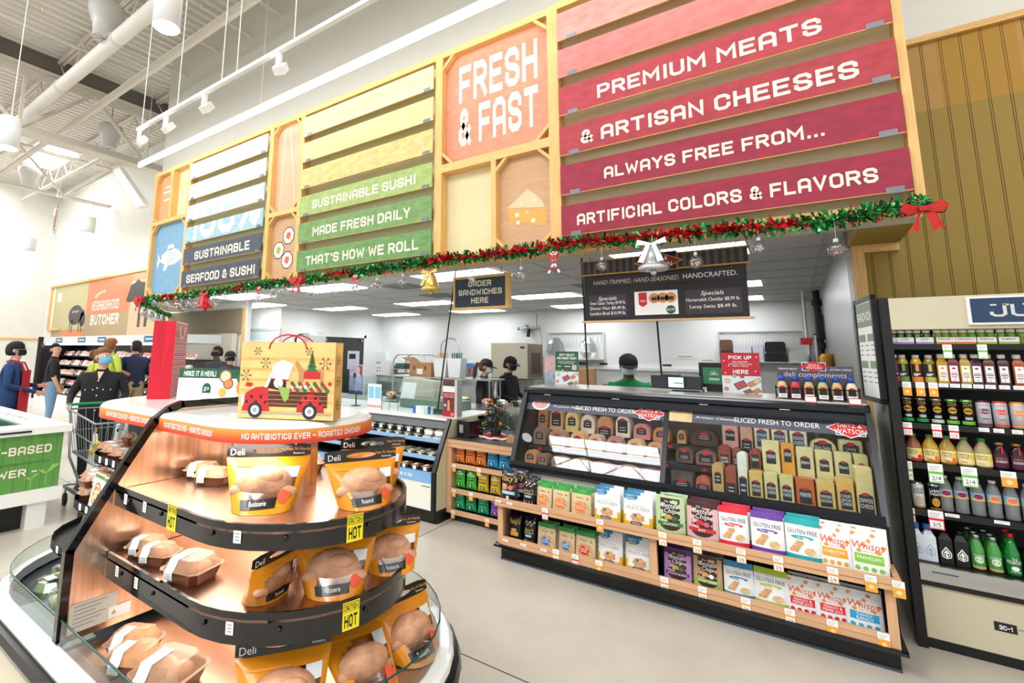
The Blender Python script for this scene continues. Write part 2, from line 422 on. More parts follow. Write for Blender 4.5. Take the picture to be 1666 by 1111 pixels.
# recessed lights
lights = []
for r, (y0, y1) in enumerate(((5.08, 5.74), (7.8, 8.46), (9.9, 10.5))):
    for c, (x0, x1) in enumerate(((-1.47, -.27), (-4.12, -2.9), (-6.77, -5.5), (-9.35, -8.1))):
        if r == 2 and c == 0: x0, x1 = -1.5, -.34
        if r == 0 and c == 3: x0, x1 = -9.2, -7.9
        lights.append((x0, x1, y0, y1, r, c))
lights.append((-10.6, -9.2, 6.35, 6.98, 3, 0))
rown = ['front', 'middle', 'rear', 'corner']
for x0, x1, y0, y1, r, c in lights:
    t = thing('ceiling_light', 'recessed bright kitchen ceiling panel, %s row, %s from the beadboard wall' % (rown[r], ORD[c]) if r < 3 else
              'recessed bright kitchen ceiling panel nearest the freezer window', 'ceiling light', ((x0 + x1) / 2, (y0 + y1) / 2, 2.69), 0, 'kitchen ceiling panels')
    a, b = (x1 - x0) / 2, (y1 - y0) / 2
    MB().box(-a, a, -b, b, -.002, .004, DIFF).obj('diffuser', t)
    g = MB()
    for s in ((-a - .02, a + .02, -b - .02, -b), (-a - .02, a + .02, b, b + .02), (-a - .02, -a, -b, b), (a, a + .02, -b, b)): g.box(*s, -.006, .004, TBAR)
    g.obj('frame', t)
# ceiling vents
for i, (x, y) in enumerate(((-4.9, 5.9), (-5.1, 7.2), (-7.2, 9.2), (-2.3, 7.3))):
    g = MB()
    for k in range(7): g.box(-.28, .28, -.27 + k * .08, -.235 + k * .08, -.008, .002, mat('vent_grey', '#8d9090', .6))
    g.box(-.3, .3, -.3, .3, 0, .003, TBAR)
    tag(g.obj('ceiling_vent', None, (x, y, 2.694)), 'grey slatted air vent in the kitchen ceiling, %s back from the opening' % ORD[i], 'vent', 'kitchen ceiling vents')
# far left of the store
f = MB(); f.box(-22.4, -22.2, -9, 6.2, 0, 7.62, CREAM); struct(f.obj('wall_left'))
f = MB(); f.box(-22.3, -9.6, 6.2, 6.34, 0, 7.62, CREAM); struct(f.obj('wall_butcher'))
f = MB(); f.box(-22.2, -22.17, -9, 6.2, 1.95, 2.02, PINEH); struct(f.obj('trim_3'))
# diagonal end of the header
a = Vector((-9.72, 4.2, 0)); d = Vector((-.897, .597, 0)).normalized(); nrm = Vector((d.y, -d.x, 0))
f = MB()
P = [a, a + d * 3.0, a + d * 3.0 - nrm * -.3, a - nrm * -.3]
f.prism([(0, 0), (2.7, 0), (2.7, .3), (0, .3)], lambda u, v, t: tuple(a + d * u + Vector((.597, .897, 0)) * v + Vector((0, 0, t))), 2.56, 5.0, mat('cream_soffit', '#d9cc9f', .7))
struct(f.obj('wall_header_end'))
# wing wall with grooved panel by the freezer
f = MB(); f.box(-12.6, -9.25, 6.02, 6.12, 0, 2.7, KWALL)
f.box(-12.6, -9.36, 6.0, 6.02, 2.0, 2.56, mat('grey_brown_grooved_panel', '#a39580', .6))
x = -12.6
while x < -9.4: f.box(x, x + .006, 5.996, 6.0, 2.0, 2.56, mat('panel_groove_brown', '#85775f', .7)); x += .05
f.box(-9.36, -9.3, 5.98, 6.03, 0, 2.56, PINE)
struct(f.obj('wall_wing'))
# long steel roof frame
def joist(y, x0, x1, zt, zb, name, label):
    t = thing(name, label, 'roof joist', ((x0 + x1) / 2, y, zb), 0, 'open web roof joists'); o = Vector(((x0 + x1) / 2, y, zb))
    g = MB(); L = (x1 - x0) / 2
    g.box(-L, L, -.06, -.008, zt - zb - .06, zt - zb, STEELP); g.box(-L, L, .008, .06, zt - zb - .06, zt - zb, STEELP); g.obj('top_chord', t)
    g = MB(); g.box(-L, L, -.06, -.008, 0, .05, STEELP); g.box(-L, L, .008, .06, 0, .05, STEELP); g.obj('bottom_chord', t)
    g = MB(); n = int(L * 2 / .62)
    for i in range(n):
        xa = -L + i * .62; za, zc = (.03, zt - zb - .03) if i % 2 else (zt - zb - .03, .03)
        g.cyl((xa, 0, za), (xa + .62, 0, zc), .014, STEELP, n=5, caps=False)
    g.obj('web', t)
for i, y in enumerate((3.05, .9, -1.3, -3.4)):
    joist(y, -21.9, 7, 7.58, 6.85, 'roof_joist', 'cream painted open web roof joist, %s row out from the sign wall' % ORD[i])
for i, y in enumerate((5.0,)):
    joist(y, -21.9, -10, 7.58, 6.85, 'roof_joist', 'cream painted open web roof joist directly before the butcher wall')
# girder truss in y at x=-12
t = thing('girder_truss', 'deep cream girder truss with diagonal webs crossing under the roof deck', 'girder truss', (-12, 0, 5.85))
g = MB(); g.box(-.13, .13, -8, 6.1, 1.35, 1.4, STEELP); g.box(-.02, .02, -8, 6.1, 1.2, 1.35, STEELP); g.obj('top_chord', t)
g = MB(); g.box(-.15, .15, -8, 6.1, 0, .04, STEELP); g.box(-.02, .02, -8, 6.1, .04, .2, STEELP); g.obj('bottom_chord', t)
g = MB()
ys = [-8 + 1.17 * i for i in range(13)]
for i in range(12):
    a, b = (.1, 1.3) if i % 2 else (1.3, .1)
    g.cyl((0, ys[i], a), (0, ys[i + 1], b), .045, STEELP, n=6)
    if i % 2 == 0: g.box(-.03, .03, ys[i + 1] - .03, ys[i + 1] + .03, .1, 1.3, STEELP)
g.obj('web', t)
g = MB(); g.box(-12.05, -11.95, -8, 6.1, 7.3, 7.6, STEELD); struct(g.obj('ceiling_deck_seam'))
t = thing('girder_truss', 'far cream girder truss beside the skylight over the butcher', 'girder truss', (-17.2, 0, 6.1))
g = MB(); g.box(-.12, .12, -8, 6.1, 1.2, 1.25, STEELP); g.box(-.12, .12, -8, 6.1, 0, .05, STEELP); g.obj('chords', t)
g = MB()
for i in range(12):
    a, b = (.05, 1.2) if i % 2 else (1.2, .05)
    g.cyl((0, ys[i], a), (0, ys[i + 1], b), .035, STEELP, n=6)
g.obj('web', t)
# round duct and conduits
g = MB(); g.cyl((-21, 2.75, 6.45), (5, 2.75, 6.45), .11, mat('white_pipe', '#dcd9d3', .4), n=16)
for x in (-10.6, -8.2, -6.4): g.cyl((x, 2.75, 6.45), (x + .04, 2.75, 6.45), .125, STEELP, n=16)
tag(g.obj('roof_pipe'), 'long white round pipe running beside the roof joist', 'pipe')
g = MB(); g.box(-21, 5, 3.36, 3.42, 6.3, 6.38, STEELP); g.box(-21, 5, 3.33, 3.45, 6.38, 6.4, STEELP)
tag(g.obj('conduit_rail'), 'cream steel channel rail running below the white roof pipe', 'rail')
for i, (x, y0, y1, z) in enumerate(((-7.0, 3.4, 4.28, 6.9), (-8.0, 3.4, 4.28, 7.0), (-6.2, 3.4, 4.28, 6.95), (-9.1, 2.0, 4.28, 6.9), (-9.9, .5, 4.2, 6.95))):
    g = MB(); g.cyl((x, y0, z), (x, y1, z), .03, STEELP, n=8)
    tag(g.obj('brace_pipe'), 'thin cream brace pipe reaching the sign wall, %s along the wall top' % ORD[i], 'pipe', 'brace pipes')
# skylights
for i, (x0, x1, y0, y1) in enumerate(((-5.18, -2.58, -1.95, -.72), (-10.4, -7.9, -1.05, .2), (.6, 3.1, -4.6, -3.4), (-19.4, -17.0, 4.1, 5.1), (-21.8, -18.6, 2.6, 3.6), (-16, -13.5, -1.05, .2))):
    t = thing('skylight', 'bright rectangular skylight in the roof deck, %s counted from the deli case' % ORD[i], 'skylight', ((x0 + x1) / 2, (y0 + y1) / 2, 7.55), 0, 'roof skylights')
    a, b = (x1 - x0) / 2, (y1 - y0) / 2
    MB().box(-a, a, -b, b, 0, .03, SKYL).obj('dome', t)
    g = MB()
    for s in ((-a - .05, a + .05, -b - .05, -b), (-a - .05, a + .05, b, b + .05), (-a - .05, -a, -b, b), (a, a + .05, -b, b)): g.box(*s, -.06, .1, STEELP)
    g.box(-a * .3 - .01, -a * .3 + .01, -b, b, -.02, 0, STEELP)
    g.box(-a, a, b * .5 - .01, b * .5 + .01, -.02, 0, STEELP)
    g.obj('frame', t)
# ================================================================ the big wooden sign over the counters
SY = 4.16
def osb(name, col, a=.16): return mat(name, col, .55, noise=(9, a, 8, (1, 1, 2.2)))
OFFW = mat('offwhite_lettering', '#f3ead6', .6)
CLIP = mat('grey_clip', '#77787c', .45, .3)
SIGNT = thing('wall_sign_frame', 'long pine framework of the sign wall, with diagonal corner braces', 'sign frame', (-4.5, SY, 2.58)); SO = Vector((-4.5, SY, 2.58))
def fx(x0, x1, z0, z1, name, m=PINE, y0=SY, y1=4.28):
    MB().box(x0 - SO.x, x1 - SO.x, y0 - SO.y, y1 - SO.y, z0 - SO.z, z1 - SO.z, m).obj(name, SIGNT)
for x0, x1 in ((-9.73, -9.65), (-8.46, -8.36), (-6.11, -6.02), (-5.40, -5.31), (-3.05, -2.955), (-1.715, -1.61), (.70, .748)):
    fx(x0, x1, 2.6, 5.03, 'post')
fx(-9.08, -9.02, 4.05, 4.95, 'post'); fx(-2.34, -2.285, 2.66, 3.6, 'post')
for x0, x1, z in ((-9.65, -8.46, 4.95), (-8.36, -6.11, 4.95), (-6.02, -5.40, 4.95), (-5.31, -3.05, 4.95), (-2.955, -1.715, 4.95), (-1.61, .70, 4.97)):
    fx(x0, x1, z, z + .07, 'rail', PINEH)
for x0, x1 in ((-9.65, -8.46), (-8.36, -6.11), (-6.02, -5.4), (-5.31, -3.05), (-2.955, -1.715), (-1.61, .70)): fx(x0, x1, 2.56, 2.66, 'rail', PINEH, 4.2)
fx(-9.65, -8.46, 3.97, 4.04, 'rail', PINEH); fx(-6.02, -5.4, 3.57, 3.64, 'rail', PINEH); fx(-2.955, -1.715, 3.6, 3.69, 'rail', PINEH)
def brace(x, z, sx, sz, L=.17):
    g = MB(); c = Vector((x - SO.x, 0, z - SO.z))
    w = .03
    P = [(0, 0 + L), (L, 0), (L, w * 1.4), (w * 1.4, L)] if False else [(0, L), (0, L - w * 1.4), (L - w * 1.4, 0), (L, 0)]
    g.prism(P, lambda a, b, t: (c.x + a * sx, t, c.z + b * sz), .005, .07, PINE); g.obj('corner_brace', SIGNT)
def panel_braces(x0, x1, z0, z1, L=.15):
    for x, sx in ((x0, 1), (x1, -1)):
        for z, sz in ((z0, 1), (z1, -1)): brace(x, z, sx, sz, L)
panel_braces(-9.65, -9.08, 4.04, 4.95, .1); panel_braces(-9.65, -8.46, 2.66, 3.97)
panel_braces(-6.02, -5.4, 3.64, 4.95, .12); panel_braces(-6.02, -5.4, 2.66, 3.57, .12)
panel_braces(-2.955, -1.715, 3.69, 4.95); panel_braces(-2.285, -1.715, 2.66, 3.6, .13)
# hanging boards
ROWS = [(4.61, 4.89), (4.235, 4.51), (3.855, 4.13), (3.465, 3.74), (3.09, 3.365), (2.71, 2.985)]
def clip_tris(vs, fs, lo, hi):
    out = []
    for f in fs:
        P = [vs[k] for k in f]
        for sgn, lim in ((1, lo), (-1, hi)):
            Q = []
            for i in range(len(P)):
                a, b = P[i], P[(i + 1) % len(P)]
                da, db = sgn * (a[1] - lim), sgn * (b[1] - lim)
                if da >= 0: Q.append(a)
                if da * db < 0:
                    t = da / (da - db); Q.append((a[0] + (b[0] - a[0]) * t, a[1] + (b[1] - a[1]) * t))
            P = Q
            if not P: break
        if len(P) >= 3: out.append(P)
    return out
def board(x0, x1, row, col, name, label, txt=None, span=None, h=.1, big=None, edge=True):
    z0, z1 = ROWS[row]; cx, cz = (x0 + x1) / 2, (z0 + z1) / 2
    g = MB(); a, b = (x1 - x0) / 2, (z1 - z0) / 2
    y0, y1 = -.03, -.012
    g.box(-a, a, y0, y1, -b, b, osb('painted_board_' + col.strip('#'), col))
    g.box(-a, a, y0, y1, -b - .004, -b, PINEH)
    o = tag(g.obj(name, None, (cx, SY, cz)), label, 'sign board', 'hanging sign boards')
    fn = planeY(0, 0, 0, .0315)
    if txt:
        t = MB(); u = (span[0] + span[1]) / 2 - cx
        btext(t, txt, fn, u, -h / 2 - .01, h, OFFW, w=span[1] - span[0]); t.obj('lettering', o)
    if big:
        vs, fs, xa, xb, _l = block_geo('100%', .6)
        s = (big[1] - big[0]) / (xb - xa); sz = .62 / 6
        V = [(big[0] + (x - xa) * s - cx, 3.50 + y * sz - cz) for x, y in vs]
        t = MB()
        for P in clip_tris(V, fs, -b + .01, b - .002): t.poly(fn, P, OFFW)
        t.obj('lettering', o)
    for i, x in enumerate((-a + .09, a - .13)):
        MB().box(x, x + .09, -.037, -.03, -b - .012, -b + .03, CLIP).obj('clip', o)
    return o
CC = ['#d98f84', '#d27a74', '#b03a44', '#a8343f', '#96203a', '#931d38']  # reds step by paint; the top two pinks carry the LED wash in their colour
CT = [None, None, ('PREMIUM MEATS', (-1.24, .335), .125), ('& ARTISAN CHEESES', (-1.40, .502), .125), ('ALWAYS FREE FROM...', (-1.206, .29), .1), ('ARTIFICIAL COLORS & FLAVORS', (-1.455, .535), .1)]
CL = ['topmost blank washed-pink board beside the FRESH & FAST panel', 'blank washed-pink board directly above PREMIUM MEATS', 'red board lettered PREMIUM MEATS', 'red board lettered & ARTISAN CHEESES',
      'crimson board lettered ALWAYS FREE FROM...', 'crimson board lettered ARTIFICIAL COLORS & FLAVORS']
for i in range(6):
    board(-1.60, .692, i, CC[i], 'sign_board', CL[i], *(CT[i] or (None,)))
BC = ['#d8d4a0', '#d5cc90', '#cfc07c', '#9db468', '#74995a', '#6a9455']
BT = [None, None, None, ('SUSTAINABLE SUSHI', (-5.04, -3.29), .115), ('MADE FRESH DAILY', (-5.0, -3.35), .12), ("THAT'S HOW WE ROLL", (-5.11, -3.23), .12)]
BL = ['topmost blank pale yellow board of the sushi column', 'second blank pale yellow board of the sushi column', 'blank tan yellow board directly above SUSTAINABLE SUSHI',
      'light green board lettered SUSTAINABLE SUSHI', 'green board lettered MADE FRESH DAILY', "green board lettered THAT'S HOW WE ROLL"]
for i in range(6): board(-5.30, -3.06, i, BC[i], 'sign_board', BL[i], *(BT[i] or (None,)))
AC = ['#dfe0d6', '#d3dad6', '#bcd0d8', '#9cc0d4', '#4b505c', '#484d5a']
AT = [None, None, None, None, ('SUSTAINABLE', (-7.97, -6.41), .14), ('SEAFOOD & SUSHI', (-8.17, -6.24), .14)]
AL = ['topmost blank whitish board of the seafood column', 'second blank whitish board of the seafood column', 'pale blue board with the upper half of 100%', 'sky blue board with the lower half of 100%',
      'dark slate board lettered SUSTAINABLE', 'dark slate board lettered SEAFOOD & SUSHI']
for i in range(6):
    board(-8.34, -6.13, i, AC[i], 'sign_board', AL[i], *(AT[i] or (None, None, .1)), big=(-8.2, -6.2) if i in (2, 3) else None)
def inset(x0, x1, z0, z1, m, label, draw=None, name='picture_panel'):
    c = ((x0 + x1) / 2, 4.25, (z0 + z1) / 2)
    g = MB(); a, b = (x1 - x0) / 2, (z1 - z0) / 2
    g.box(-a, a, -.012, .012, -b, b, m)
    if draw: draw(g, planeY(0, 0, 0, .014))
    return tag(g.obj(name, None, c), label, 'sign panel', 'inset sign panels')
def d_fresh(g, f):
    btext(g, 'FRESH', f, 0.02, .06, .43, OFFW, w=.93)
    btext(g, '& FAST', f, 0.02, -.44, .43, OFFW, w=.93)
inset(-2.955, -1.715, 3.69, 4.95, osb('coral_panel', '#d99072', .12), 'coral square panel lettered FRESH & FAST', d_fresh)
CH1 = mat('cheese_orange', '#f0a958', .6); CH2 = mat('cheese_top', '#f3c9a0', .6)
def d_cheese(g, f):
    g.poly(f, [(-.2, -.04), (.2, -.1), (.22, -.2), (.2, -.27), (-.17, -.17)], CH1)
    f2 = planeY(0, 0, 0, .0145)
    g.poly(f2, [(-.2, -.035), (.02, .12), (.1, .06), (.18, -.03), (.2, -.09)], CH2)
    for u, v, r in ((-.09, -.12, .022), (.08, -.2, .022), (.02, -.11, .01), (-.05, -.02, .012), (.1, .0, .014), (-.08, -.2, .02)): g.disc(planeY(0, 0, 0, .0155), u, v, r, OFFW)
inset(-2.285, -1.715, 2.66, 3.6, mat('tan_wood_panel', '#caa27b', .6, noise=(5, .08, 4, (.6, 1, 9))), 'tan wood panel with an orange cheese wedge', d_cheese)
SK = mat('stencil_dark', '#3f4048', .6); SRICE = mat('sushi_rice', '#efe6d2', .6); SRED = mat('sushi_red', '#e0644f', .6); SGRN = mat('sushi_green', '#a7ae55', .6)
def d_sushi(g, f):
    f = [planeY(0, 0, 0, .0135 + .001 * k) for k in range(4)]
    for u, v, m in ((.07, .16, SRED), (-.14, -.03, SGRN), (.06, -.19, SRED)):
        g.disc(f[0], u, v, .135, SK, n=8, a0=.3); g.disc(f[1], u, v, .118, SRICE, n=8, a0=.3); g.disc(f[2], u, v, .055, m, n=9, jag=.12)
inset(-6.02, -5.4, 2.66, 3.57, mat('tan_wood_panel', ''), 'tan panel with three stencilled sushi rolls', d_sushi)
def d_sticks(g, f):
    for a, b in ((-.13, -.19), (-.03, .17)): g.poly(f, [(a - .012, .62), (a + .018, .62), (b + .012, -.62), (b - .005, -.62)], mat('pale_peach', '#f0cdb5', .6))
inset(-6.02, -5.4, 3.64, 4.95, mat('peach_panel', '#e2b090', .6, noise=(4, .05, 3)), 'peach panel with two pale chopsticks', d_sticks)
FISHM = mat('fish_white', '#e9e6d9', .6); FBLUE = mat('fish_text_blue', '#a9c4d6', .6)
def d_fish(g, f):
    g.poly(f, [(-.47, .13), (-.36, .04), (-.3, .05), (-.36, -.05), (-.44, -.17), (-.46, -.05), (-.42, -.01)], FISHM)
    g.poly(f, [(-.36, .04), (-.24, .1), (-.06, .16), (.12, .17), (.3, .12), (.44, .03), (.47, 0), (.4, -.07), (.22, -.13), (.0, -.14), (-.2, -.1), (-.33, -.05)], FISHM)
    g.poly(f, [(-.12, .14), (-.08, .24), (.1, .25), (.16, .16)], FISHM); g.poly(f, [(-.16, -.1), (-.2, -.23), (-.1, -.22), (-.02, -.13)], FISHM)
    f2 = planeY(0, 0, 0, .0155)
    for k, s in enumerate(('WILD', 'CAUGHT AND', 'RESPONSIBLY', 'FARMED')): btext(g, s, f2, .06, .075 - .062 * k, .045, FBLUE, w=(.18, .3, .34, .3)[k])
inset(-9.65, -8.46, 2.66, 3.97, osb('sky_blue_panel', '#79a5c4', .08), 'sky blue panel with a white stencilled fish', d_fish)
def d_or(g, f):
    for v, w in ((.2, .2), (.1, .3), (-.05, .24)): g.rect(f, -w / 2, w / 2, v, v + .035, OFFW)
inset(-9.65, -9.08, 4.04, 4.95, osb('orange_panel', '#dca171', .08), 'small orange panel above the fish panel', d_or)
# ---------------------------------------------------------------- suspended lights over the sign
t = thing('linear_led_light', 'long glowing LED tube hung before the top of the sign', 'light', (-4.2, 3.7, 4.95))
g = MB(); g.cyl((-5.14, 0, 0), (5.2, 0, 0), .03, LEDM, n=10); g.obj('tube', t)
g = MB(); g.box(-5.14, 5.2, -.03, .03, .03, .06, WHITE); g.obj('housing', t)
g = MB()
for x in (-4.9, -1.5, 2.4, 4.8): g.cyl((x, 0, .06), (x, 0, 2.65), .003, WHITE, n=5)
g.obj('cable', t)
t = thing('track_light_rail', 'white ceiling track hung on wires, carrying small spot heads', 'track light', (-3.6, 2.4, 4.26))
g = MB(); g.box(-2.6, 4.0, -.02, .02, 0, .035, WHITE); g.obj('rail', t)
g = MB()
for x in (-2.5, -1.66, -.79, -.53, .33, 2.2): g.cyl((x, 0, .03), (x, 0, 3.3), .005, WHITE, n=5)
g.obj('cable', t)
for i, (x, a) in enumerate(((-6.15, -.3), (-5.5, 0), (-4.69, .2), (-3.47, .4))):
    h = thing('track_spot', 'small white spot head clipped to the hung track, %s from the far end' % ORD[i], 'spot light', (x, 2.4, 4.25), a, 'track spots')
    MB().box(-.02, .02, -.02, .02, -.13, .0, WHITE).obj('arm', h)
    M = Matrix.Translation((.0, .03, -.13)) @ Matrix.Rotation(.9, 4, 'X')
    MB().box(-.05, .05, -.05, .06, -.035, .035, WHITE, M).obj('head', h)
    MB().box(-.045, .045, .06, .064, -.03, .03, LEDM, M).obj('lens', h)
def pendant(x, y, z, r, hgt, label):
    t = thing('pendant_light', label, 'pendant light', (x, y, z), 0, 'white cylinder pendants')
    MB().lathe([(r, 0), (r, hgt), (r * .8, hgt + .01), (.02, hgt + .03)], mat('pendant_white', '#eef0f2', .4), n=24).obj('shade', t)
    MB().cyl((0, 0, -.008), (0, 0, -.001), r * .9, LEDM, n=24).obj('lens', t)
    MB().cyl((0, 0, hgt), (0, 0, 7.6 - z), .006, WHITE, n=5).obj('cord', t)
pendant(-3.86, 1.62, 4.2, .1, .62, 'white cylinder pendant hanging nearest the sign, largest of the cylinders')
pendant(-7.99, 1.6, 4.2, .115, .4, 'white cylinder pendant hanging beside the girder truss')
pendant(-12.5, 4.05, 4.2, .13, .36, 'white cylinder pendant hung before the butcher wall')
pendant(-16.3, 4.0, 4.2, .13, .36, 'white cylinder pendant farthest off, near the cream corner')
# destratification fans under the roof
FANM = mat('fan_grey_plastic', '#c6c6c2', .35)
for i, (x, y, z, s) in enumerate(((-8.35, 2.62, 6.45, 1), (-12.6, 4.3, 6.3, 1), (-17.8, 4.15, 6.3, 1.1))):
    t = thing('ceiling_fan', 'grey bell shaped air fan under the roof, %s from the sign' % ['nearest', 'second', 'farthest'][i], 'fan', (x, y, z), 0, 'roof air fans')
    MB().lathe([(.15 * s, 0), (.17 * s, .2 * s), (.22 * s, .36 * s), (.24 * s, .4 * s), (.25 * s, .52 * s), (.2 * s, .56 * s), (0, .57 * s)], FANM, n=28).obj('housing', t)
    g = MB()
    for k in range(8): a = k * math.pi / 4; g.box(-.001, .001, 0, .15 * s, -.005, .05, STEELD, Matrix.Rotation(a, 4, 'Z'))
    g.obj('grille', t)
    MB().cyl((0, 0, .56 * s), (0, 0, 7.6 - z), .008, BLACK, n=5).obj('cable', t)
# white angled vent chute at the end of the sign
g = MB(); g.prism([(0, 0), (.35, 0), (.35, .12), (0, .12)], lambda a, b, q: (-12.4 + q * 1.5 + a, 4.35 + b, 5.75 - q * 1.15), 0, 1, WHITE)
tag(g.obj('roof_brace'), 'wide white angled brace sloping behind the end of the sign', 'brace')
# spotlight bar in front of the butcher wall
t = thing('spot_bar', 'thin brown bar with small spots before the butcher wall', 'spot bar', (-15.0, 4.4, 5.2))
g = MB(); g.cyl((-.9, .0, .75), (.95, -.55, -.75), .02, mat('brown_bar', '#b98f6e', .5), n=6); g.obj('bar', t)
for k in (.02, .5, .97):
    p = Vector((-.9, 0, .75)).lerp(Vector((.95, -.55, -.75)), k)
    MB().cyl(p, p + Vector((0, -.02, -.16)), .05, WHITE, n=10).obj('spot_head', t)
    MB().cyl(p + Vector((0, -.02, -.16)), p + Vector((0, -.02, -.165)), .045, LEDM, n=10).obj('spot_lens', t)
g = MB(); g.cyl((-.85, -.02, .72), (-.85, -.02, 2.4), .004, WHITE, n=4); g.cyl((.9, -.5, -.7), (.9, -.5, 2.4), .004, WHITE, n=4); g.obj('cable', t)
for i, (p0, p1) in enumerate((((-16.6, 5.9, 3.95), (-9.9, 5.9, 3.95)), ((-22.0, -2.0, 3.9), (-22.0, 5.2, 3.9)))):
    g = MB(); g.cyl(p0, p1, .03, LEDM, n=8)
    tag(g.obj('linear_led_light'), ['glowing LED tube over the butcher mural', 'glowing LED tube along the far cream wall'][i], 'light')
# ---------------------------------------------------------------- garland
RNDG = random.Random(3)
TIN = [mat('tinsel_red', '#b01220', .25, .6), mat('tinsel_green', '#14803a', .25, .6), mat('tinsel_bright_red', '#d8202c', .2, .5), mat('tinsel_bright_green', '#3cae5c', .2, .5), mat('tinsel_dark', '#1d3a26', .4, .3)]
GP = [(-9.66, 4.1, 2.56), (-8.13, 4.1, 2.555), (-6.38, 4.1, 2.578), (-5.27, 4.1, 2.58), (-4.34, 4.1, 2.595), (-3.56, 4.1, 2.605), (-2.88, 4.1, 2.625), (-2.3, 4.1, 2.61), (-1.9, 4.1, 2.613), (-1.55, 4.1, 2.63), (-1.13, 4.1, 2.606), (-.75, 4.1, 2.595), (-.41, 4.1, 2.59), (-.1, 4.1, 2.572), (.17, 4.1, 2.566), (.42, 4.1, 2.575), (.6, 4.1, 2.592), (.72, 4.1, 2.62)]
GREEN_SPANS = [(-9.7, -8.9), (-8.4, -6.7), (-6.4, -4.6), (-4.2, -3.1), (.1, .8)]
def tinsel(g, path, dens, r, greenf):
    for a, b in zip(path[:-1], path[1:]):
        a = Vector(a); b = Vector(b); L = (b - a).length
        for _ in range(int(L * dens)):
            t = RNDG.random(); p = a.lerp(b, t)
            d = Vector((RNDG.gauss(0, 1), RNDG.gauss(0, 1), RNDG.gauss(0, 1))).normalized()
            l = r * RNDG.uniform(.5, 1.15); s = d.cross(Vector((RNDG.gauss(0, 1), RNDG.gauss(0, 1), RNDG.gauss(0, 1)))).normalized() * r * RNDG.choice((.07, .12, .2))
            q = p + d * l * .15
            gr = greenf(p, d)
            m = (TIN[RNDG.choice((1, 3, 3, 4))] if RNDG.random() < gr else TIN[RNDG.choice((0, 2, 2))])
            g.add([q - s * .4, q + s * .4, p + d * l + s, p + d * l - s], [(0, 1, 2, 3)], m)
def greenf(p, d):
    if any(a < p.x < b for a, b in GREEN_SPANS): return .9
    return .95 if d.z < -.55 or d.z > .75 else .12
g = MB(); tinsel(g, GP, 760, .078, greenf)
o = tag(g.obj('tinsel_garland'), 'long red and green tinsel garland along the foot of the sign', 'garland')
g = MB(); dd = Vector((-.897, .597, 0)).normalized()
tinsel(g, [(-9.68, 4.12, 2.53), (-11.5, 5.32, 2.5), (-13.0, 6.3, 2.52)], 500, .07, lambda p, d: .97)
tag(g.obj('tinsel_garland'), 'short green tinsel garland along the angled end of the sign', 'garland')
# bows
def bow(loc, s, m, label, name='ribbon_bow'):
    g = MB()
    def loop(sx):
        pts = [(0, .02), (.35, .3), (.8, .42), (1.0, .1), (.85, -.3), (.4, -.22), (0, -.05)]
        for k in range(len(pts) - 1):
            (a, b), (c, d) = pts[k], pts[k + 1]
            y0 = -.25 - .2 * math.sin(math.pi * k / 6)
            g.add([(sx * a, y0 * .6, b), (sx * c, y0 * .6, d), (sx * c, .25, d * .9), (sx * a, .25, b * .9)], [(0, 1, 2, 3)], m)
        g.add([(0, -.1, .12), (sx * .8, -.28, .45), (sx * 1.02, -.3, .05), (sx * .7, -.25, -.28), (0, -.1, -.1)], [(0, 1, 2, 3, 4)], m)
    loop(-1); loop(1)
    for sx, o in ((-1, 0), (1, .08)):
        g.add([(0, -.12, 0), (sx * .3 + .1, -.18, 0), (sx * .55 + .25, -.2, -1.3), (sx * .55, -.22, -1.12), (sx * .55 - .25, -.2, -1.35)], [(0, 1, 2, 3, 4)], m)
        g.add([(0, -.1, 0), (sx * .3 + .1, -.16, 0), (sx * .55 + .25, -.18, -1.3), (sx * .55, -.2, -1.12), (sx * .55 - .25, -.18, -1.35)], [(4, 3, 2, 1, 0)], m)
    g.v = [(x * s, y * s, z * s) for x, y, z in g.v]
    o = tag(g.obj(name, None, loc), label, 'bow')
    k = MB(); k.box(-.2 * s, .2 * s, -.36 * s, -.05 * s, -.13 * s, .16 * s, m); k.obj('knot', o)
    return o
BOWR = mat('red_glitter_ribbon', '#b3180f', .5, .2, noise=(120, .3, 2)); BOWP = mat('red_ribbon', '#c8202a', .45)
bow((.705, 4.04, 2.55), .105, BOWR, 'large red glitter bow at the end of the garland nearest the beadboard')
bow((-9.6, 4.04, 2.55), .16, BOWP, 'small red bow at the far corner of the sign')
bow((-5.13, 4.03, 2.565), .13, BOWP, 'red bow hung on the garland below the sushi rolls')
# bells
def bell(loc, s, m, mr, label):
    o = tag(MB().lathe([(.62 * s, -1.25 * s), (.68 * s, -1.2 * s), (.68 * s, -1.08 * s), (.5 * s, -.95 * s), (.4 * s, -.6 * s), (.3 * s, -.25 * s), (.16 * s, -.08 * s), (0, -.04 * s)], m, n=20).obj('hanging_bell', None, loc), label, 'bell', 'hanging bells')
    g = MB(); g.sphere((0, 0, -1.34 * s), .15 * s, m, 10); g.obj('clapper', o)
    g = MB()
    for sx in (-1, 1):
        g.add([(0, -.2 * s, 0), (sx * .6 * s, -.25 * s, .22 * s), (sx * .66 * s, -.3 * s, -.05 * s), (0, -.2 * s, -.12 * s)], [(0, 1, 2, 3)], mr)
        g.add([(0, -.3 * s, 0), (sx * .2 * s, -.36 * s, -.05 * s), (sx * .55 * s, -.55 * s, -.9 * s), (sx * .3 * s, -.55 * s, -.95 * s)], [(0, 1, 2, 3)], mr)
    g.obj('ribbon', o)
    MB().cyl((0, 0, -.05 * s), (0, 0, .4 * s), .012 * s + .001, mr, n=5).obj('cord', o)
    return o
SILV = mat('silver_foil', '#c9cdd4', .25, .7); GOLDF = mat('gold_foil', '#d9bd62', .3, .6); REDF = mat('red_foil', '#cf1f2a', .3, .4)
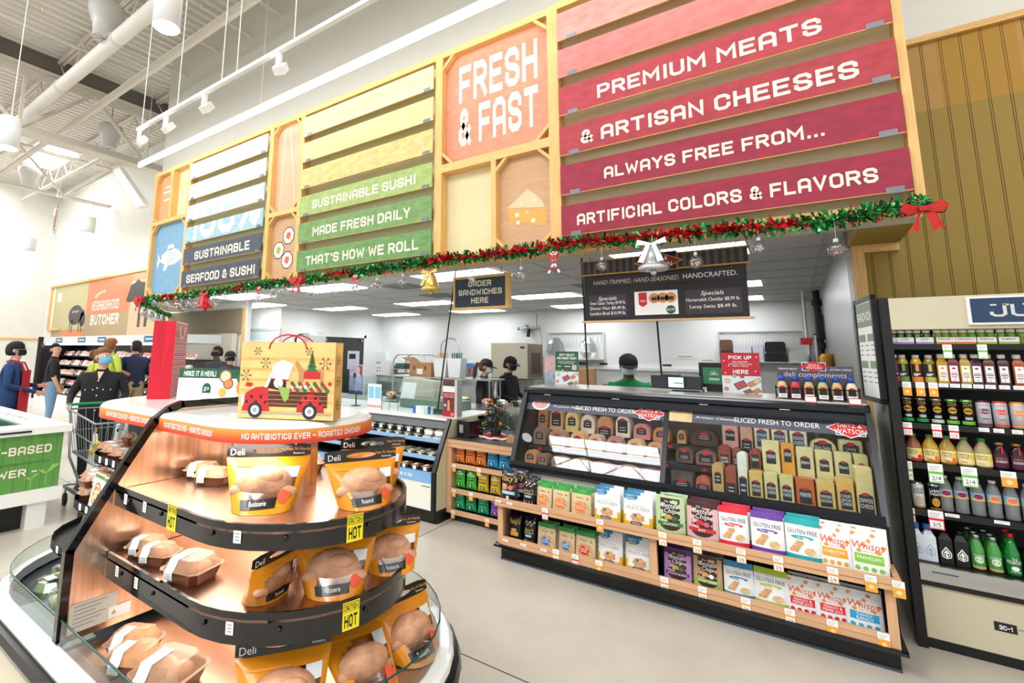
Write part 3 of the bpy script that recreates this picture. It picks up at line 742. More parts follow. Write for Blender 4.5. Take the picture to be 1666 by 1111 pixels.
bell((-7.35, 4.05, 2.53), .18, REDF, BOWP, 'red foil bell with a red bow under the seafood boards')
bell((-2.99, 4.05, 2.49), .155, GOLDF, mat('gold_ribbon', '#c9a85a', .4, .3), 'gold foil bell with a gold ribbon')
bell((-.83, 4.05, 2.53), .17, SILV, mat('silver_ribbon', '#b8bcc6', .35, .4), 'silver bell with a silver ribbon before the menu board')
# glass ornaments and candy canes on threads
ORNG = glass('clear_ornament', '#f3f5f5', .14); ORNW = mat('ornament_white_fill', '#eef0f0', .6); ORNR = mat('ornament_red_fill', '#c43a3c', .5); THREAD = mat('thread', '#d8d8d4', .5)
def ornament(x, z, r, kind, label):
    o = thing('glass_ornament', label, 'ornament', (x, 4.06, z), 0, 'clear ornaments on the garland')
    g = MB()
    if kind == 'ball': g.sphere((0, 0, 0), r, ORNG, 16)
    elif kind == 'drop': g.lathe([(.001, -1.6 * r), (.25 * r, -1.1 * r), (.9 * r, -.4 * r), (r, 0), (.8 * r, .5 * r), (.35 * r, .85 * r), (.25 * r, 1.2 * r)], ORNG, n=14)
    else: g.lathe([(.001, -1.5 * r), (.5 * r, -1.3 * r), (.62 * r, -.5 * r), (.9 * r, 0), (.8 * r, .6 * r), (.3 * r, 1. * r)], ORNG, n=14)
    g.obj('globe', o)
    h = 1.0 if kind == 'ball' else 1.2
    MB().cyl((0, 0, h * r), (0, 0, h * r + .022), .014, SILV, n=8).obj('cap', o)
    MB().cyl((0, 0, h * r + .02), (0, 0, 2.56 - z), .0012, THREAD, n=4).obj('thread', o)
    g = MB(); rr = random.Random(int(x * 100))
    for _ in range(16):
        a, b = rr.random() * 6.28, rr.random() * .72 * r
        g.sphere((b * math.cos(a), b * math.sin(a), -r * .15 + rr.uniform(-.35, .2) * r), r * .13, ORNR if rr.random() < (.55 if kind == 'ball' else .15) else ORNW, 6)
    g.obj('filling', o)
orns = [(-9.01, 2.47, .07, 'ball'), (-8.56, 2.43, .07, 'drop'), (-8.12, 2.37, .085, 'ball'), (-7.87, 2.41, .06, 'drop'), (-7.58, 2.36, .08, 'ball'), (-7.15, 2.40, .085, 'ball'), (-6.84, 2.46, .06, 'ball'), (-6.3, 2.38, .05, 'light'), (-5.71, 2.41, .065, 'ball'), (-5.46, 2.455, .055, 'drop'), (-4.85, 2.39, .06, 'ball'), (-4.48, 2.38, .05, 'light'), (-3.77, 2.41, .06, 'ball'), (-3.39, 2.42, .05, 'drop'), (-2.5, 2.39, .05, 'light'), (-1.97, 2.378, .052, 'ball'), (-1.23, 2.394, .048, 'ball'), (-.534, 2.355, .052, 'ball'), (-.133, 2.42, .04, 'drop'), (.287, 2.357, .05, 'ball')]
kd = {'ball': 'clear ball ornament', 'drop': 'clear teardrop ornament', 'light': 'clear bulb shaped ornament'}
for i, (x, z, r, k) in enumerate(orns):
    ornament(x, z, r, k, '%s hanging on the garland, %s counted from the far corner' % (kd[k], ordn(i)))
for i, (x, z) in enumerate(((-8.32, 2.47), (-6.0, 2.47), (-4.11, 2.48), (-1.65, 2.48))):
    g = MB()
    for sgn in (-1, 1):
        P = []
        for k in range(9):
            a = math.pi * k / 8; P.append((sgn * (.03 + .03 * math.cos(a) - .06), -.005 * sgn, .05 + .03 * math.sin(a)))
        P = [(sgn * .05, 0, -.11)] + [(sgn * (-.035), -.005 * sgn, .05)] + [(sgn * (-.035 + .025 - .025 * math.cos(math.pi * k / 6)), 0, .05 + .025 * math.sin(math.pi * k / 6)) for k in range(1, 7)]
        n = 12
        for j in range(len(P) - 1):
            a, b = Vector(P[j]), Vector(P[j + 1]); n = 6 if j == 0 else 1
            for q in range(n): g.cyl(a.lerp(b, q / n), a.lerp(b, (q + 1) / n), .011, BOWP if (q + j) % 2 else ORNW, n=6, caps=False)
    o = tag(g.obj('candy_canes', None, (x, 4.06, z)), 'crossed red and white candy canes on the garland, %s counted from the far corner' % ORD[i], 'candy canes', 'candy canes on the garland')
    o2 = MB().cyl((0, 0, .0), (0, 0, 2.56 - z), .0015, THREAD, n=4).obj('thread', o)
    g = MB(); g.box(-.03, .03, -.02, -.01, .005, .03, BOWP); g.obj('bow', o)
rr = random.Random(5)
for i in range(7):
    k = .3 + i * .35; x, y = -9.68 - dd.x * -k, 4.1 + dd.y * k
    o = tag(MB().sphere((0, 0, 0), .07, ORNG if i % 2 else SILV, 12).obj('glass_ornament', None, (x, y, 2.36 - .05 * (i % 2))), 'round ornament on the short side garland, %s from the red corner bow' % ORD[i], 'ornament', 'side garland ornaments')
    MB().cyl((0, 0, .065), (0, 0, .2), .002, THREAD, n=4).obj('thread', o)
# ================================================================ the hot and cold food island
COPPER = mat('brushed_copper', '#f0d3bd', .25, 1, noise=(5, .2, 3, (9, 9, .35)))
COPSH = mat('copper_shelf_sheet', '#c4a08a', .33, 1, noise=(2, .08, 3))
GBLK = mat('gloss_black_panel', '#0c0d10', .12, coat=.3)
BUMP = mat('black_rubber_bumper', '#08090b', .22)
ICREAM = mat('island_cream_panel', '#d6cfba', .5)
IWHITE = mat('gloss_white_cap', '#eef0ef', .18, coat=.4)
GLS = glass('clear_guard_glass', '#e6f2ee', .05)
GEDGE = mat('green_glass_edge', '#0d4a40', .1, spec=.8)
CY = 1.44; XR = -1.74; XL = -2.98; XD = -2.42
def stad(r, xr=XR, xl=XL, n=18, cy=CY):
    P = [(xr + r * math.sin(math.pi * i / n), cy - r * math.cos(math.pi * i / n)) for i in range(n + 1)]
    return P + [(xl - r * math.sin(math.pi * i / n), cy + r * math.cos(math.pi * i / n)) for i in range(n + 1)]
IS = thing('food_island', 'large oval hot and cold food island, half black and half copper, in front', 'display island', (XD, CY, 0)); IO = Vector((XD, CY, 0))
rel = lambda a, b, t: (a - XD, b - CY, t)
CAPC = (-1.99, -3.0, 1.548)
def ring_band(g, prof, m, xr=XR, xl=XL, n=18, mf=None, cy=CY):
    """sweep a list of (r, z) round the stadium"""
    loops = [stad(r, xr, xl, n, cy) for r, z in prof]; N = len(loops[0]); vs = []
    for L, (r, z) in zip(loops, prof): vs += [rel(a, b, z) for a, b in L]
    for j in range(len(prof) - 1):
        fs = [(j * N + i, j * N + (i + 1) % N, (j + 1) * N + (i + 1) % N, (j + 1) * N + i) for i in range(N)]
        b = len(g.v)
        g.add([vs[k] for f in [range(j * N, j * N + 2 * N)] for k in f], [tuple(k - j * N for k in f) for f in fs], mf(j) if mf else m, True)
    return g
g = MB(); ring_band(g, [(.57, 0), (.57, .1)], BLACK); g.obj('kick_plate', IS)
g = MB(); ring_band(g, [(.61, .1), (.64, .13), (.64, .39), (.655, .395)], ICREAM); g.obj('base_cabinet', IS)
g = MB(); ring_band(g, [(.655, .395), (.68, .4), (.69, .43), (.68, .455), (.655, .46)], BUMP); g.obj('bumper', IS)
g = MB(); ring_band(g, [(.655, .46), (.66, .475), (.655, .495), (.64, .505), (.60, .505), (.595, .46)], IWHITE); g.obj('ledge', IS)
g = MB(); P = [p for p in stad(.60) if p[0] > XD]; P = [(XD, CY - .60)] + [p for p in P if p[1] < CY + .61 or 1] + [(XD, CY + .60)]
g.prism(P, rel, .44, .46, COPSH); g.obj('hot_deck', IS)
P = [p for p in stad(.60) if p[0] < XD]; P = [(XD, CY + .60)] + P + [(XD, CY - .60)]
g = MB(); g.prism(P, rel, .43, .45, mat('dark_cold_deck', '#343c40', .4)); g.obj('cold_deck', IS)
g = MB(); AIRG = mat('grey_air_grille', '#8f9894', .5)
g.box(-3.0 - XD, -.03, -.6, -.45, .45, .46, AIRG)
for i in range(9):
    for k in range(4): g.disc(lambda a, b: (a, b, .4612), -1.0 + .045 * i + .02 * (k % 2), -.58 + .035 * k, .012, mat('grille_hole', '#2b3033', .7), n=6)
g.obj('air_grille', IS)
def half(r, right, n=18):
    P = stad(r, n=n)
    if right: return [(XD + .02, CY - r)] + P[:n + 1] + [(XD + .02, CY + r)]
    return [(XD - .02, CY + r)] + P[n + 1:] + [(XD - .02, CY - r)]
for right, nm in ((True, 'hot_glass_guard'), (False, 'cold_glass_guard')):
    L = half(.605, right); N = len(L); g = MB()
    g.add([rel(a, b, .505) for a, b in L] + [rel(a, b, .598) for a, b in L], [(i, i + 1, N + i + 1, N + i) for i in range(N - 1)], GLS, True)
    gg = g.obj(nm, IS)
    L2 = half(.599, right)
    e = MB(); e.add([rel(a, b, .598) for a, b in L] + [rel(a, b, .598) for a, b in L2] + [rel(a, b, .594) for a, b in L], [(i, i + 1, N + i + 1, N + i) for i in range(N - 1)] + [(2 * N + i, 2 * N + i + 1, i + 1, i) for i in range(N - 1)], GEDGE, True); e.obj('edge', gg)
# divider between the halves
prof = [(-.585, .50), (-.6, .52), (-.6, .845), (-.42, 1.155), (-.31, 1.33), (-.25, 1.375), (-.19, 1.397)]
prof = prof + [(.30, 1.397), (.4, 1.38), (.5, 1.34), (.52, 1.28), (.6, .845), (.6, .52), (.585, .50)]
g = MB(); g.prism(prof, lambda a, b, t: (t, a, b), .004, .012, COPPER); g.obj('copper_divider', IS)
g = MB(); g.prism(prof, lambda a, b, t: (t, a, b), -.012, .004, GBLK); g.obj('dark_divider', IS)
g = MB()
for k in range(len(prof) - 1):
    (a, b), (c, d) = prof[k], prof[k + 1]; v = Vector((0, c - a, d - b)); w = Vector((0, -v.z, v.y)).normalized() * .02
    A, B = Vector((0, a, b)), Vector((0, c, d)); vs = []
    for p in (A - v.normalized() * .006, B + v.normalized() * .006):
        for sx in (-.017, .017):
            for sw in (-1, .6): vs.append(p + w * sw + Vector((sx, 0, 0)))
    g.add(vs, [(0, 1, 3, 2), (4, 6, 7, 5), (0, 4, 5, 1), (2, 3, 7, 6), (0, 2, 6, 4), (1, 5, 7, 3)], GBLK)
g.obj('divider_trim', IS)
# cap
CK = dict(xr=CAPC[0], xl=CAPC[1], cy=CAPC[2])
g = MB(); ring_band(g, [(.37, 1.29), (.40, 1.284), (.402, 1.338), (.399, 1.345)], IWHITE, **CK)
ring_band(g, [(.399, 1.345), (.385, 1.357), (.34, 1.363), (.2, 1.365), (.02, 1.366)], IWHITE, **CK)
ring_band(g, [(.37, 1.29), (.02, 1.29)], IWHITE, **CK); g.obj('cap', IS)
OR = [mat('band_red_orange', '#e0442a', .4), mat('band_orange_red', '#e65a2e', .4), mat('band_mid_orange', '#ea7232', .4), mat('band_orange', '#ee8a38', .4), mat('band_light_orange', '#f09d4c', .4)]
g = MB(); ring_band(g, [(.404, 1.284 + .0112 * k) for k in range(6)], OR[0], mf=lambda j: OR[j], **CK); bandO = g.obj('cap_band', IS)
def capfn(r, xr=XR, cy=CY):
    def f(u, v):
        if u <= 0: return rel(xr + u, cy - r, v)
        a = u / r; return rel(xr + r * math.sin(a), cy - r * math.cos(a), v)
    return f
g = MB(); T = 'NO ANTIBIOTICS EVER _ ROASTED CHICKEN'
f = capfn(.4055, CAPC[0], CAPC[2])
btext(g, T, f, -.16, 1.302, .024, PAPER, w=.40); btext(g, T, f, .46, 1.302, .024, PAPER, w=.54)
btext(g, T, f, -.74, 1.302, .024, PAPER, w=.5)
g.obj('lettering', bandO)
# shelves of the hot half
def hot_shelf(zt, zb, r, nm):
    L = half(r, True); N = len(L); g = MB()
    g.prism(L, rel, zt - .03, zt - .022, COPSH); sh = g.obj(nm, IS)
    g = MB(); L2 = half(r - .012, True)
    for A, B, z0, z1, m in ((L, L, zb, zt, GBLK), (L2, L2, zt - .03, zt, GBLK), (L, L2, zt, zt, GBLK)):
        g.add([rel(a, b, z0) for a, b in A] + [rel(a, b, z1) for a, b in B], [(i, i + 1, N + i + 1, N + i) for i in range(N - 1)], m, True)
    bd = g.obj('black_band', sh)
    g = MB(); f = capfn(r + .002)
    for u in (-.52, -.25, .09, .36, .66): g.lathe([(.008, 0), (.008, .004), (.001, .006)], BLACK, n=8); n8 = len(g.v) - 24; c = Vector(f(u, (zt + zb) / 2)); nn = Vector((math.sin(max(u, 0) / r), -math.cos(max(u, 0) / r), 0)); q = nn.to_track_quat('Z', 'Y'); g.v[n8:] = [tuple(c + q @ Vector(p)) for p in g.v[n8:]]
    g.obj('screw_cap', bd)
    g = MB()
    for u in (-.57, -.4, .18): 
        g.rect(capfn(r + .0015), u, u + .028, (zt + zb) / 2 - .02, (zt + zb) / 2 + .02, PAPER)
        for k in range(3): g.rect(capfn(r + .002), u + .006, u + .022, (zt + zb) / 2 - .012 + k * .01, (zt + zb) / 2 - .008 + k * .01, mat('print_grey', '#9a9a9a', .7))
    g.obj('price_tag', bd)
    return bd
b1 = hot_shelf(1.075, .992, .452, 'upper_hot_shelf'); b2 = hot_shelf(.805, .705, .458, 'lower_hot_shelf')
YEL = mat('caution_yellow', '#f4e21c', .45)
def caution(par, r, u, z):
    g = MB(); f = capfn(r + .0016); f2 = capfn(r + .0022); f3 = capfn(r + .003); w = .033
    g.rect(f, u - w, u + w, z - .045, z + .045, YEL, 4, 1)
    g.rect(f2, u - w + .003, u + w - .003, z + .013, z + .041, BLACK, 4, 1); g.rect(f3, u - w + .005, u + w - .005, z + .015, z + .039, YEL, 4, 1)
    btext(g, 'CAUTION', capfn(r + .0036), u, z + .018, .018, BLACK, w=.05); btext(g, 'HOT', f2, u, z - .036, .04, BLACK, w=.05)
    g.obj('caution_sticker', par)
caution(b1, .452, -.17, 1.036); caution(b1, .452, .60, 1.036); caution(b2, .458, .60, .755)
# centre wall and column of the hot half
g = MB(); g.box(.01, .55, -.03, .03, .46, 1.3, COPPER)
for x in (.2, .38): g.box(x, x + .004, -.033, -.03, 1.05, 1.3, mat('copper_seam', '#8a614a', .4, 1))
g.obj('copper_back_wall', IS)
g = MB(); g.lathe([(.085, .46), (.085, 1.3)], COPPER, (XR - XD - .03, 0, 0), 8, False); g.lathe([(.15, 1.045), (.15, 1.049), (.1, 1.05)], COPSH, (XR - XD - .03, 0, 0), 20); g.obj('column', IS)
# rating plate
g = MB(); fp = lambda u, v: (.0135, u, v)
g.rect(fp, -.575, -.40, .525, .635, mat('rating_plate', '#d9cdbf', .5)); g.rect(lambda u, v: (.0145, u, v), -.43, -.345, .53, .575, PAPER)
for k in range(6): g.rect(lambda u, v: (.0145, u, v), -.56, -.44 - .02 * (k % 3), .62 - .015 * k, .624 - .015 * k, mat('print_grey', ''))
g.poly(lambda u, v: (.0152, u, v), [(-.42, .545), (-.40, .545), (-.41, .562)], mat('warning_amber', '#e0a020', .5))
g.obj('rating_label', IS)
for nm, z, w in (('island_heat_lamp', 1.295, 13), ('island_heat_lamp', .985, 8), ('island_heat_lamp', .70, 8)):
    for yy in (-.22, .22): area_light(nm, (XD + .4, CY + yy, z - .02), .7, .2, w * .38, (1, .9, .78))
# cold shelves
CBLK = mat('matte_black_shelf', '#17191c', .45)
for z, r, nm in ((1.07, .27, 'upper_cold_shelf'), (.845, .34, 'middle_cold_shelf'), (.66, .42, 'lower_cold_shelf')):
    P = [(XD - .02, CY + r)] + [(XL - .12 - r * math.sin(math.pi * i / 12), CY + r * math.cos(math.pi * i / 12)) for i in range(13)] + [(XD - .02, CY - r)]; N = len(P)
    g = MB(); g.prism(P, rel, z - .03, z - .022, CBLK); sh = g.obj(nm, IS)
    g = MB(); g.add([rel(a, b, z - .035) for a, b in P] + [rel(a, b, z + .01) for a, b in P], [(i, i + 1, N + i + 1, N + i) for i in range(N - 1)], CBLK, True); g.obj('price_rail', sh)
    g = MB()
    for i in range(7): x = -.12 - i * .085; g.rect(lambda u, v: (u, -r - .002, v), x - .03, x, z - .025, z + .008, PAPER)
    g.obj('price_tag', sh)
g = MB(); g.box(-.75, -.012, -.1, .1, .45, 1.3, CBLK); g.obj('cold_core', IS)

# ---------------------------------------------------------------- roasted food on the island
def shade(name, base, dark): return mat(name, base, .35, noise=(14, .35, 5))
CHICK = mat('roast_chicken_skin', '#dba27e', .3, noise=(16, .28, 5), bump=(50, .3))
BAGO = mat('orange_pouch_film', '#e8941c', .22, coat=.3, bump=(22, .25))
BAGK = mat('black_pouch_film', '#15120f', .25, coat=.3)
FILM = glass('clear_pouch_film', '#fbf3ea', .16, .14)
SEAL = mat('orange_red_seal', '#ea5a36', .4)
WLAB = mat('white_tray_label', '#eceef0', .4)
TRAYB = mat('brown_black_tray', '#7a3f1c', .25)
LIDC = mat('peach_tray_lid', '#dfae8c', .25, alpha=.45, coat=.3)
def pouch_bag(label, loc, rz, s=1.0, tilt=0.0, text='Rotisserie'):
    o = thing('rotisserie_chicken_bag', label, 'bagged chicken', loc, rz, 'bagged rotisserie chickens')
    wf = lambda v: .098 + .042 * v
    dep = lambda u, v: (.068 * (1 - v) ** .75 + .004) * max(0, 1 - abs(u) ** 2.6) ** .6
    H = .142
    def S(sgn, off=0.0, k=1.0):
        return lambda u, v: (wf(v) * u * k * s, (sgn * (dep(u, v) + off) + tilt * v) * s, v * H * s)
    g = MB()
    def mf(u, v):
        u = u * 2 - 1
        inwin = -.55 - .1 * v < u < .8 and .22 + .05 * u < v < .8 - .25 * (u < -.2) * abs(u)
        return FILM if inwin else BAGO
    g.grid(lambda a, b: S(-1)(a * 2 - 1, b), 22, 16, BAGO, mf); g.grid(lambda a, b: S(1)(1 - a * 2, b), 14, 8, BAGO)
    g.add([S(-1)(-1, 0), S(-1)(-.5, 0), S(-1)(0, 0), S(-1)(.5, 0), S(-1)(1, 0), S(1)(.5, 0), S(1)(0, 0), S(1)(-.5, 0)], [tuple(range(8))], BAGO)
    g.obj('pouch', o)
    c = MB(); c.sphere((-.005 * s, tilt * .35 * s, .068 * s), .06 * s, CHICK, 20, 1.6, .9, .98)
    for q in ((.062, -.03, .046, .026), (-.066, -.024, .052, .027), (.01, -.034, .092, .03)): c.sphere((q[0] * s, (q[1] + tilt * .4) * s, q[2] * s), q[3] * s, CHICK, 14, 1.7, .7, .9)
    c.obj('chicken', o)
    h = MB(); w1 = wf(1); n = 20; hz = .042
    E = [(.42 * w1 * math.cos(2 * math.pi * i / n), .02 + .01 * math.sin(2 * math.pi * i / n)) for i in range(n)]
    Q = []
    for i in range(n):
        a = 2 * math.pi * i / n; cx, sy = math.cos(a), math.sin(a); k = min(1 / max(abs(cx), 1e-6), 1 / max(abs(sy), 1e-6))
        Q.append((w1 * cx * k, .021 + .021 * sy * k))
    for sg in (-1, 1):
        vs = [(x * s, (sg * .0022 + tilt * (1 + z * 2)) * s, (H + z) * s) for x, z in E + Q]
        h.add(vs, [(i, (i + 1) % n, n + (i + 1) % n, n + i) for i in range(n)], BAGK)
    hh = h.obj('handle_header', o)
    t = MB(); fh = lambda u, v: (u * s, (-.0035 + tilt * (1 + v * 2)) * s, (H + v) * s)
    t.text('Deli', fh, -.105, .008, .022, PAPER); t.text('Hot N Handy', fh, .098, .02, .011, mat('header_amber', '#f0a030', .4)); t.text('Rotisserie', fh, .1, .008, .007, PAPER)
    t.obj('lettering', hh)
    l = MB(); lf = S(-1, .0025); lf2 = S(-1, .004); lf3 = S(-1, .0035)
    l.rect(lambda u, v: lf(u, v + .1 * u * .3), -.62, .42, .1, .27, BAGK, 10, 2)
    l.text(text, lambda u, v: lf2(u, v + .1 * u * .3), -.1, .155, .09, PAPER, wmax=.85)
    l.disc(lf3, .6, .3, .17, SEAL, .13, 14, 2)
    l.rect(lf3, -.8, .1, .84, .87, mat('header_amber', ''), 8, 1)
    l.rect(lf3, .45, .82, .62, .82, WLAB, 4, 3)
    l.obj('printed_label', o)
    return o
pb = 'orange chicken bag '
pouch_bag(pb + 'lying wide on the upper copper shelf beside two lidded trays', (-1.69, 1.22, 1.054), .82, 1.18, .10)
pouch_bag(pb + 'on the rim of the upper shelf directly above a caution sticker', (-1.42, 1.5, 1.054), 1.12, 1.1, .05, 'Roasted')
pouch_bag(pb + 'standing behind another bag at the far rim of the upper shelf', (-1.60, 1.745, 1.054), 1.0, 1.1, .02)
pouch_bag(pb + 'turned sideways on the lower shelf, showing an orange-red seal', (-1.6, 1.19, .784), 1.75, .95, -.06, 'Roasted')
pouch_bag(pb + 'facing front on the lower shelf under the upper black band', (-1.425, 1.36, .784), .86, 1.1, .05)
pouch_bag(pb + 'at the far rim of the lower shelf, half hidden by a bag', (-1.385, 1.63, .784), 1.0, 1.0, .05)
pouch_bag(pb + 'lowest, lying on the deck below the lower shelf', (-1.40, 1.14, .464), .98, 1.15, .1)
pouch_bag(pb + 'leaning on the deck behind the curved glass guard', (-1.27, 1.42, .464), 1.25, 1.05, .2, 'Roasted')
pouch_bag(pb + 'at the far side of the deck under the lower caution sticker', (-1.30, 1.70, .464), 1.4, 1.1, .1)
def tray(label, loc, rz, food='chicken', s=1.0, w=.1, d=.072, group='lidded brown trays on the island', hot=True):
    o = thing('lidded_food_tray', label, 'food tray', loc, rz, group)
    w *= s; d *= s
    def fr(g, z0, z1, a, b, m, cap0=False, cap1=False):
        c = .022 * s
        def lp(k, z):
            W, D = w * k, d * k
            return [(-W + c, -D, z), (W - c, -D, z), (W, -D + c, z), (W, D - c, z), (W - c, D, z), (-W + c, D, z), (-W, D - c, z), (-W, -D + c, z)]
        A, B = lp(a, z0 * s), lp(b, z1 * s)
        g.add(A + B, [(i, (i + 1) % 8, 8 + (i + 1) % 8, 8 + i) for i in range(8)], m)
        if cap0: g.add(A, [tuple(range(7, -1, -1))], m)
        if cap1: g.add(B, [tuple(range(8))], m)
    g = MB(); fr(g, 0, .045, .8, .96, TRAYB, True); fr(g, .045, .048, .96, 1.05, TRAYB); fr(g, .048, .046, 1.05, .95, TRAYB); g.obj('tray', o)
    g = MB(); fr(g, .05, .052, 1.05, .95, LIDC); fr(g, .052, .088, .95, .72, LIDC, False, True); g.obj('lid', o)
    g = MB()
    if food == 'chicken':
        g.sphere((-.02 * s, 0, .05 * s), .032 * s, CHICK, 12, 1.6, 1.3, .95); g.sphere((.045 * s, .01, .048 * s), .026 * s, CHICK, 10, 1.3, 1.4); g.sphere((.04 * s, -.03, .05 * s), .02 * s, CHICK, 8)
    else:
        m = mat('orange_macaroni', '#eaa050', .4, noise=(30, .25, 3), bump=(80, .4)) if food == 'mac' else mat('mixed_salad', '#7d8f4a', .5, noise=(22, .5, 3), bump=(50, .6))
        fr(g, .03, .07, .85, .74, m, False, True)
    g.obj('food', o)
    g = MB(); x0, x1 = -.55 * w, -.1 * w
    pts = [(-d * 1.06, .02 * s), (-d * 1.08, .05 * s), (-d * .97, .056 * s), (-d * .74, .0895 * s), (d * .3, .0895 * s)]
    for (a, b), (c_, e) in zip(pts[:-1], pts[1:]): g.add([(x0, a, b), (x1, a, b), (x1, c_, e), (x0, c_, e)], [(0, 1, 2, 3)], WLAB)
    for k in range(3): g.add([(x0 + .006, -d * 1.085, .026 * s + k * .007), (x1 - .006, -d * 1.085, .026 * s + k * .007), (x1 - .006, -d * 1.085, .028 * s + k * .007), (x0 + .006, -d * 1.085, .028 * s + k * .007)], [(0, 1, 2, 3)], mat('print_grey', ''))
    g.obj('label_strap', o)
    if food == 'mac':
        g = MB(); g.disc(lambda u, v: (u, v, .0897 * s), .03 * s, .02 * s, .02 * s, mat('peach_seal', '#e79a74', .4)); g.obj('round_seal', o)
    return o
tb = 'brown tray with clear lid '
T0 = .054
tray(tb + 'on the upper copper shelf, farther from the big chicken bag', (-2.42 + .1, 1.33, 1.053), .5, s=.78)
tray(tb + 'on the upper copper shelf, closer to the big chicken bag', (-2.18, 1.30, 1.053), .5, s=.78)
tray(tb + 'behind the copper wall under the cap band', (-2.3, 1.62, 1.053), .3, s=.9)
tray(tb + 'full of pink roast meat beyond the copper column', (-1.86, 1.86, 1.053), -.5, s=1.05)
tray(tb + 'at the back rim of the upper copper shelf', (-2.05, 1.74, 1.053), -.5, s=.9)
tray(tb + 'on the lower shelf next to the copper divider', (-2.31, 1.10, .783), .5, s=.78)
tray(tb + 'on the lower shelf, second from the copper divider', (-2.19, 1.09, .783), .5, s=.78)
tray(tb + 'of pink meat alone in the middle of the lower shelf', (-1.94, 1.10, .783), .25, s=.95, w=.095, d=.085)
tray(tb + 'of orange macaroni on the deck, closer to the divider', (-2.2, 1.03, .463), .5, 'mac', .95)
tray(tb + 'of orange macaroni on the deck, second from the divider', (-2.09, .985, .463), .5, 'mac', .95)
tray(tb + 'of pink roast meat on the deck behind the glass guard', (-1.9, 1.02, .463), .3, s=1.1, d=.085)
# cold side goods
rr = random.Random(11); k = 0
for (x, y) in ((-2.58, 1.29), (-2.72, 1.28), (-2.86, 1.27), (-3.0, 1.27), (-3.14, 1.28), (-3.27, 1.31)):
    tray('brown lidded tray on the top cold shelf, %s from the divider' % ORD[k], (x, y, 1.051), math.pi / 2 + .12, 'chicken', .75, group='trays on the top cold shelf'); k += 1
k = 0
for (x, y) in ((-2.64, 1.33), (-2.8, 1.32), (-2.95, 1.32), (-3.1, 1.33)):
    tray('brown lidded tray stacked on others, top cold shelf, %s from the divider' % ORD[k], (x, y + .03, 1.119), math.pi / 2 + .1, 'chicken', .72, group='upper stacked trays on the top cold shelf'); k += 1
for k, (x, y) in enumerate(((-3.22, 1.22), (-3.32, 1.26))):
    for q in range(2): tray('brown lidded tray, %s of the %s pair on the rounded end shelf' % (('lower', 'upper')[q], ('inner', 'outer')[k]), (x, y, .826 + .07 * q), math.pi / 2, 'chicken', .75, group='trays on the middle cold shelf')
PZB = mat('kraft_board', '#b98f66', .7); PZW = mat('pizza_card_white', '#ece9e0', .6); PZR = mat('pizza_red', '#a3362a', .6); PZC = mat('pizza_cream', '#e8d39c', .6)
for k, (x, y, a) in enumerate(((-3.02, 1.16, -.06), (-2.86, 1.15, .02), (-2.7, 1.15, 0))):
    g = MB(); g.box(-.075, .075, -.02, .02, 0, .17, PZW); g.box(-.075, .075, -.02, .02, .17, .172, PZB); f = planeY(-.0205)
    g.rect(f, -.07, .07, .145, .162, mat('leaf_green', '#5c8a3c', .6)); g.disc(planeY(-.021), 0, .07, .055, PZR, n=20); g.disc(planeY(-.0215), 0, .07, .048, PZC, n=20)
    for q in range(7): g.disc(planeY(-.022), .03 * math.cos(q * 2.4), .07 + .03 * math.sin(q * 2.4), .008, PZR, n=7)
    tag(g.obj('pizza_box', None, (x, y, .826), rot=(-.15, 0, a)), 'upright white pizza box with a round pizza window, %s from the divider' % ORD[2 - k], 'box', 'pizza boxes on the cold shelf')
BACON = mat('bacon_pink', '#cf6a62', .4, noise=(9, .35, 3, (1, 5, 1)))
for k, (x, y) in enumerate(((-3.0, 1.09), (-2.78, 1.06))):
    g = MB(); g.box(-.1, .1, -.012, .012, 0, .17, mat('pack_green_film', '#9fb06a', .3)); f = planeY(-.0125)
    g.rect(f, -.09, .09, .02, .1, BACON); g.rect(f, -.08, .08, .11, .16, WLAB); g.rect(planeY(-.013), -.02, .02, .015, .04, PZR)
    tag(g.obj('meat_pack', None, (x, y, .641), rot=(-.35, 0, -.05)), 'flat pack of pink sliced meat leaning on the lowest cold shelf, %s from the divider' % ORD[1 - k], 'meat pack', 'packs on the lowest cold shelf')
SALAD = [mat('salad_green', '#6f8f3e', .5, noise=(20, .5, 3), bump=(40, .5)), mat('salad_mixed', '#c9c9a0', .5, noise=(25, .4, 3)), mat('salad_red', '#b5705e', .5, noise=(25, .5, 3))]
CLAM = glass('clear_clamshell', '#f4f8f6', .18, .08)
for k, (x, y, z, m) in enumerate(((-3.02, .99, .452, 0), (-2.84, 1.0, .452, 1), (-3.12, 1.08, .452, 1), (-2.92, 1.1, .54, 1), (-2.7, 1.02, .452, 0), (-3.2, 1.2, .452, 2), (-3.06, 1.16, .58, 2), (-2.72, 1.1, .54, 2))):
    o = thing('salad_clamshell', 'clear clamshell of %s salad in the cold basin, %s counted from the front' % (('green', 'pale mixed', 'reddish')[m], ORD[k]), 'salad box', (x, y, z), rr.uniform(-.4, .6), 'salad boxes in the cold basin')
    g = MB(); g.lathe([(.055, 0), (.075, .05), (.082, .052), (.06, .085), (.001, .088)], CLAM, n=8, smooth=False, sx=1.15, sy=.85); g.obj('clamshell', o)
    g = MB(); g.lathe([(.05, .004), (.068, .045), (.05, .07), (.001, .075)], SALAD[m], n=9, sx=1.1, sy=.8)
    for q in range(6): g.sphere((rr.uniform(-.04, .04), rr.uniform(-.03, .03), .068), .014, SALAD[rr.randrange(3)], 6)
    g.obj('salad', o)
    g = MB(); g.rect(lambda u, v: (u, v, .0895), -.03, .03, -.02, .02, WLAB); g.obj('label', o)
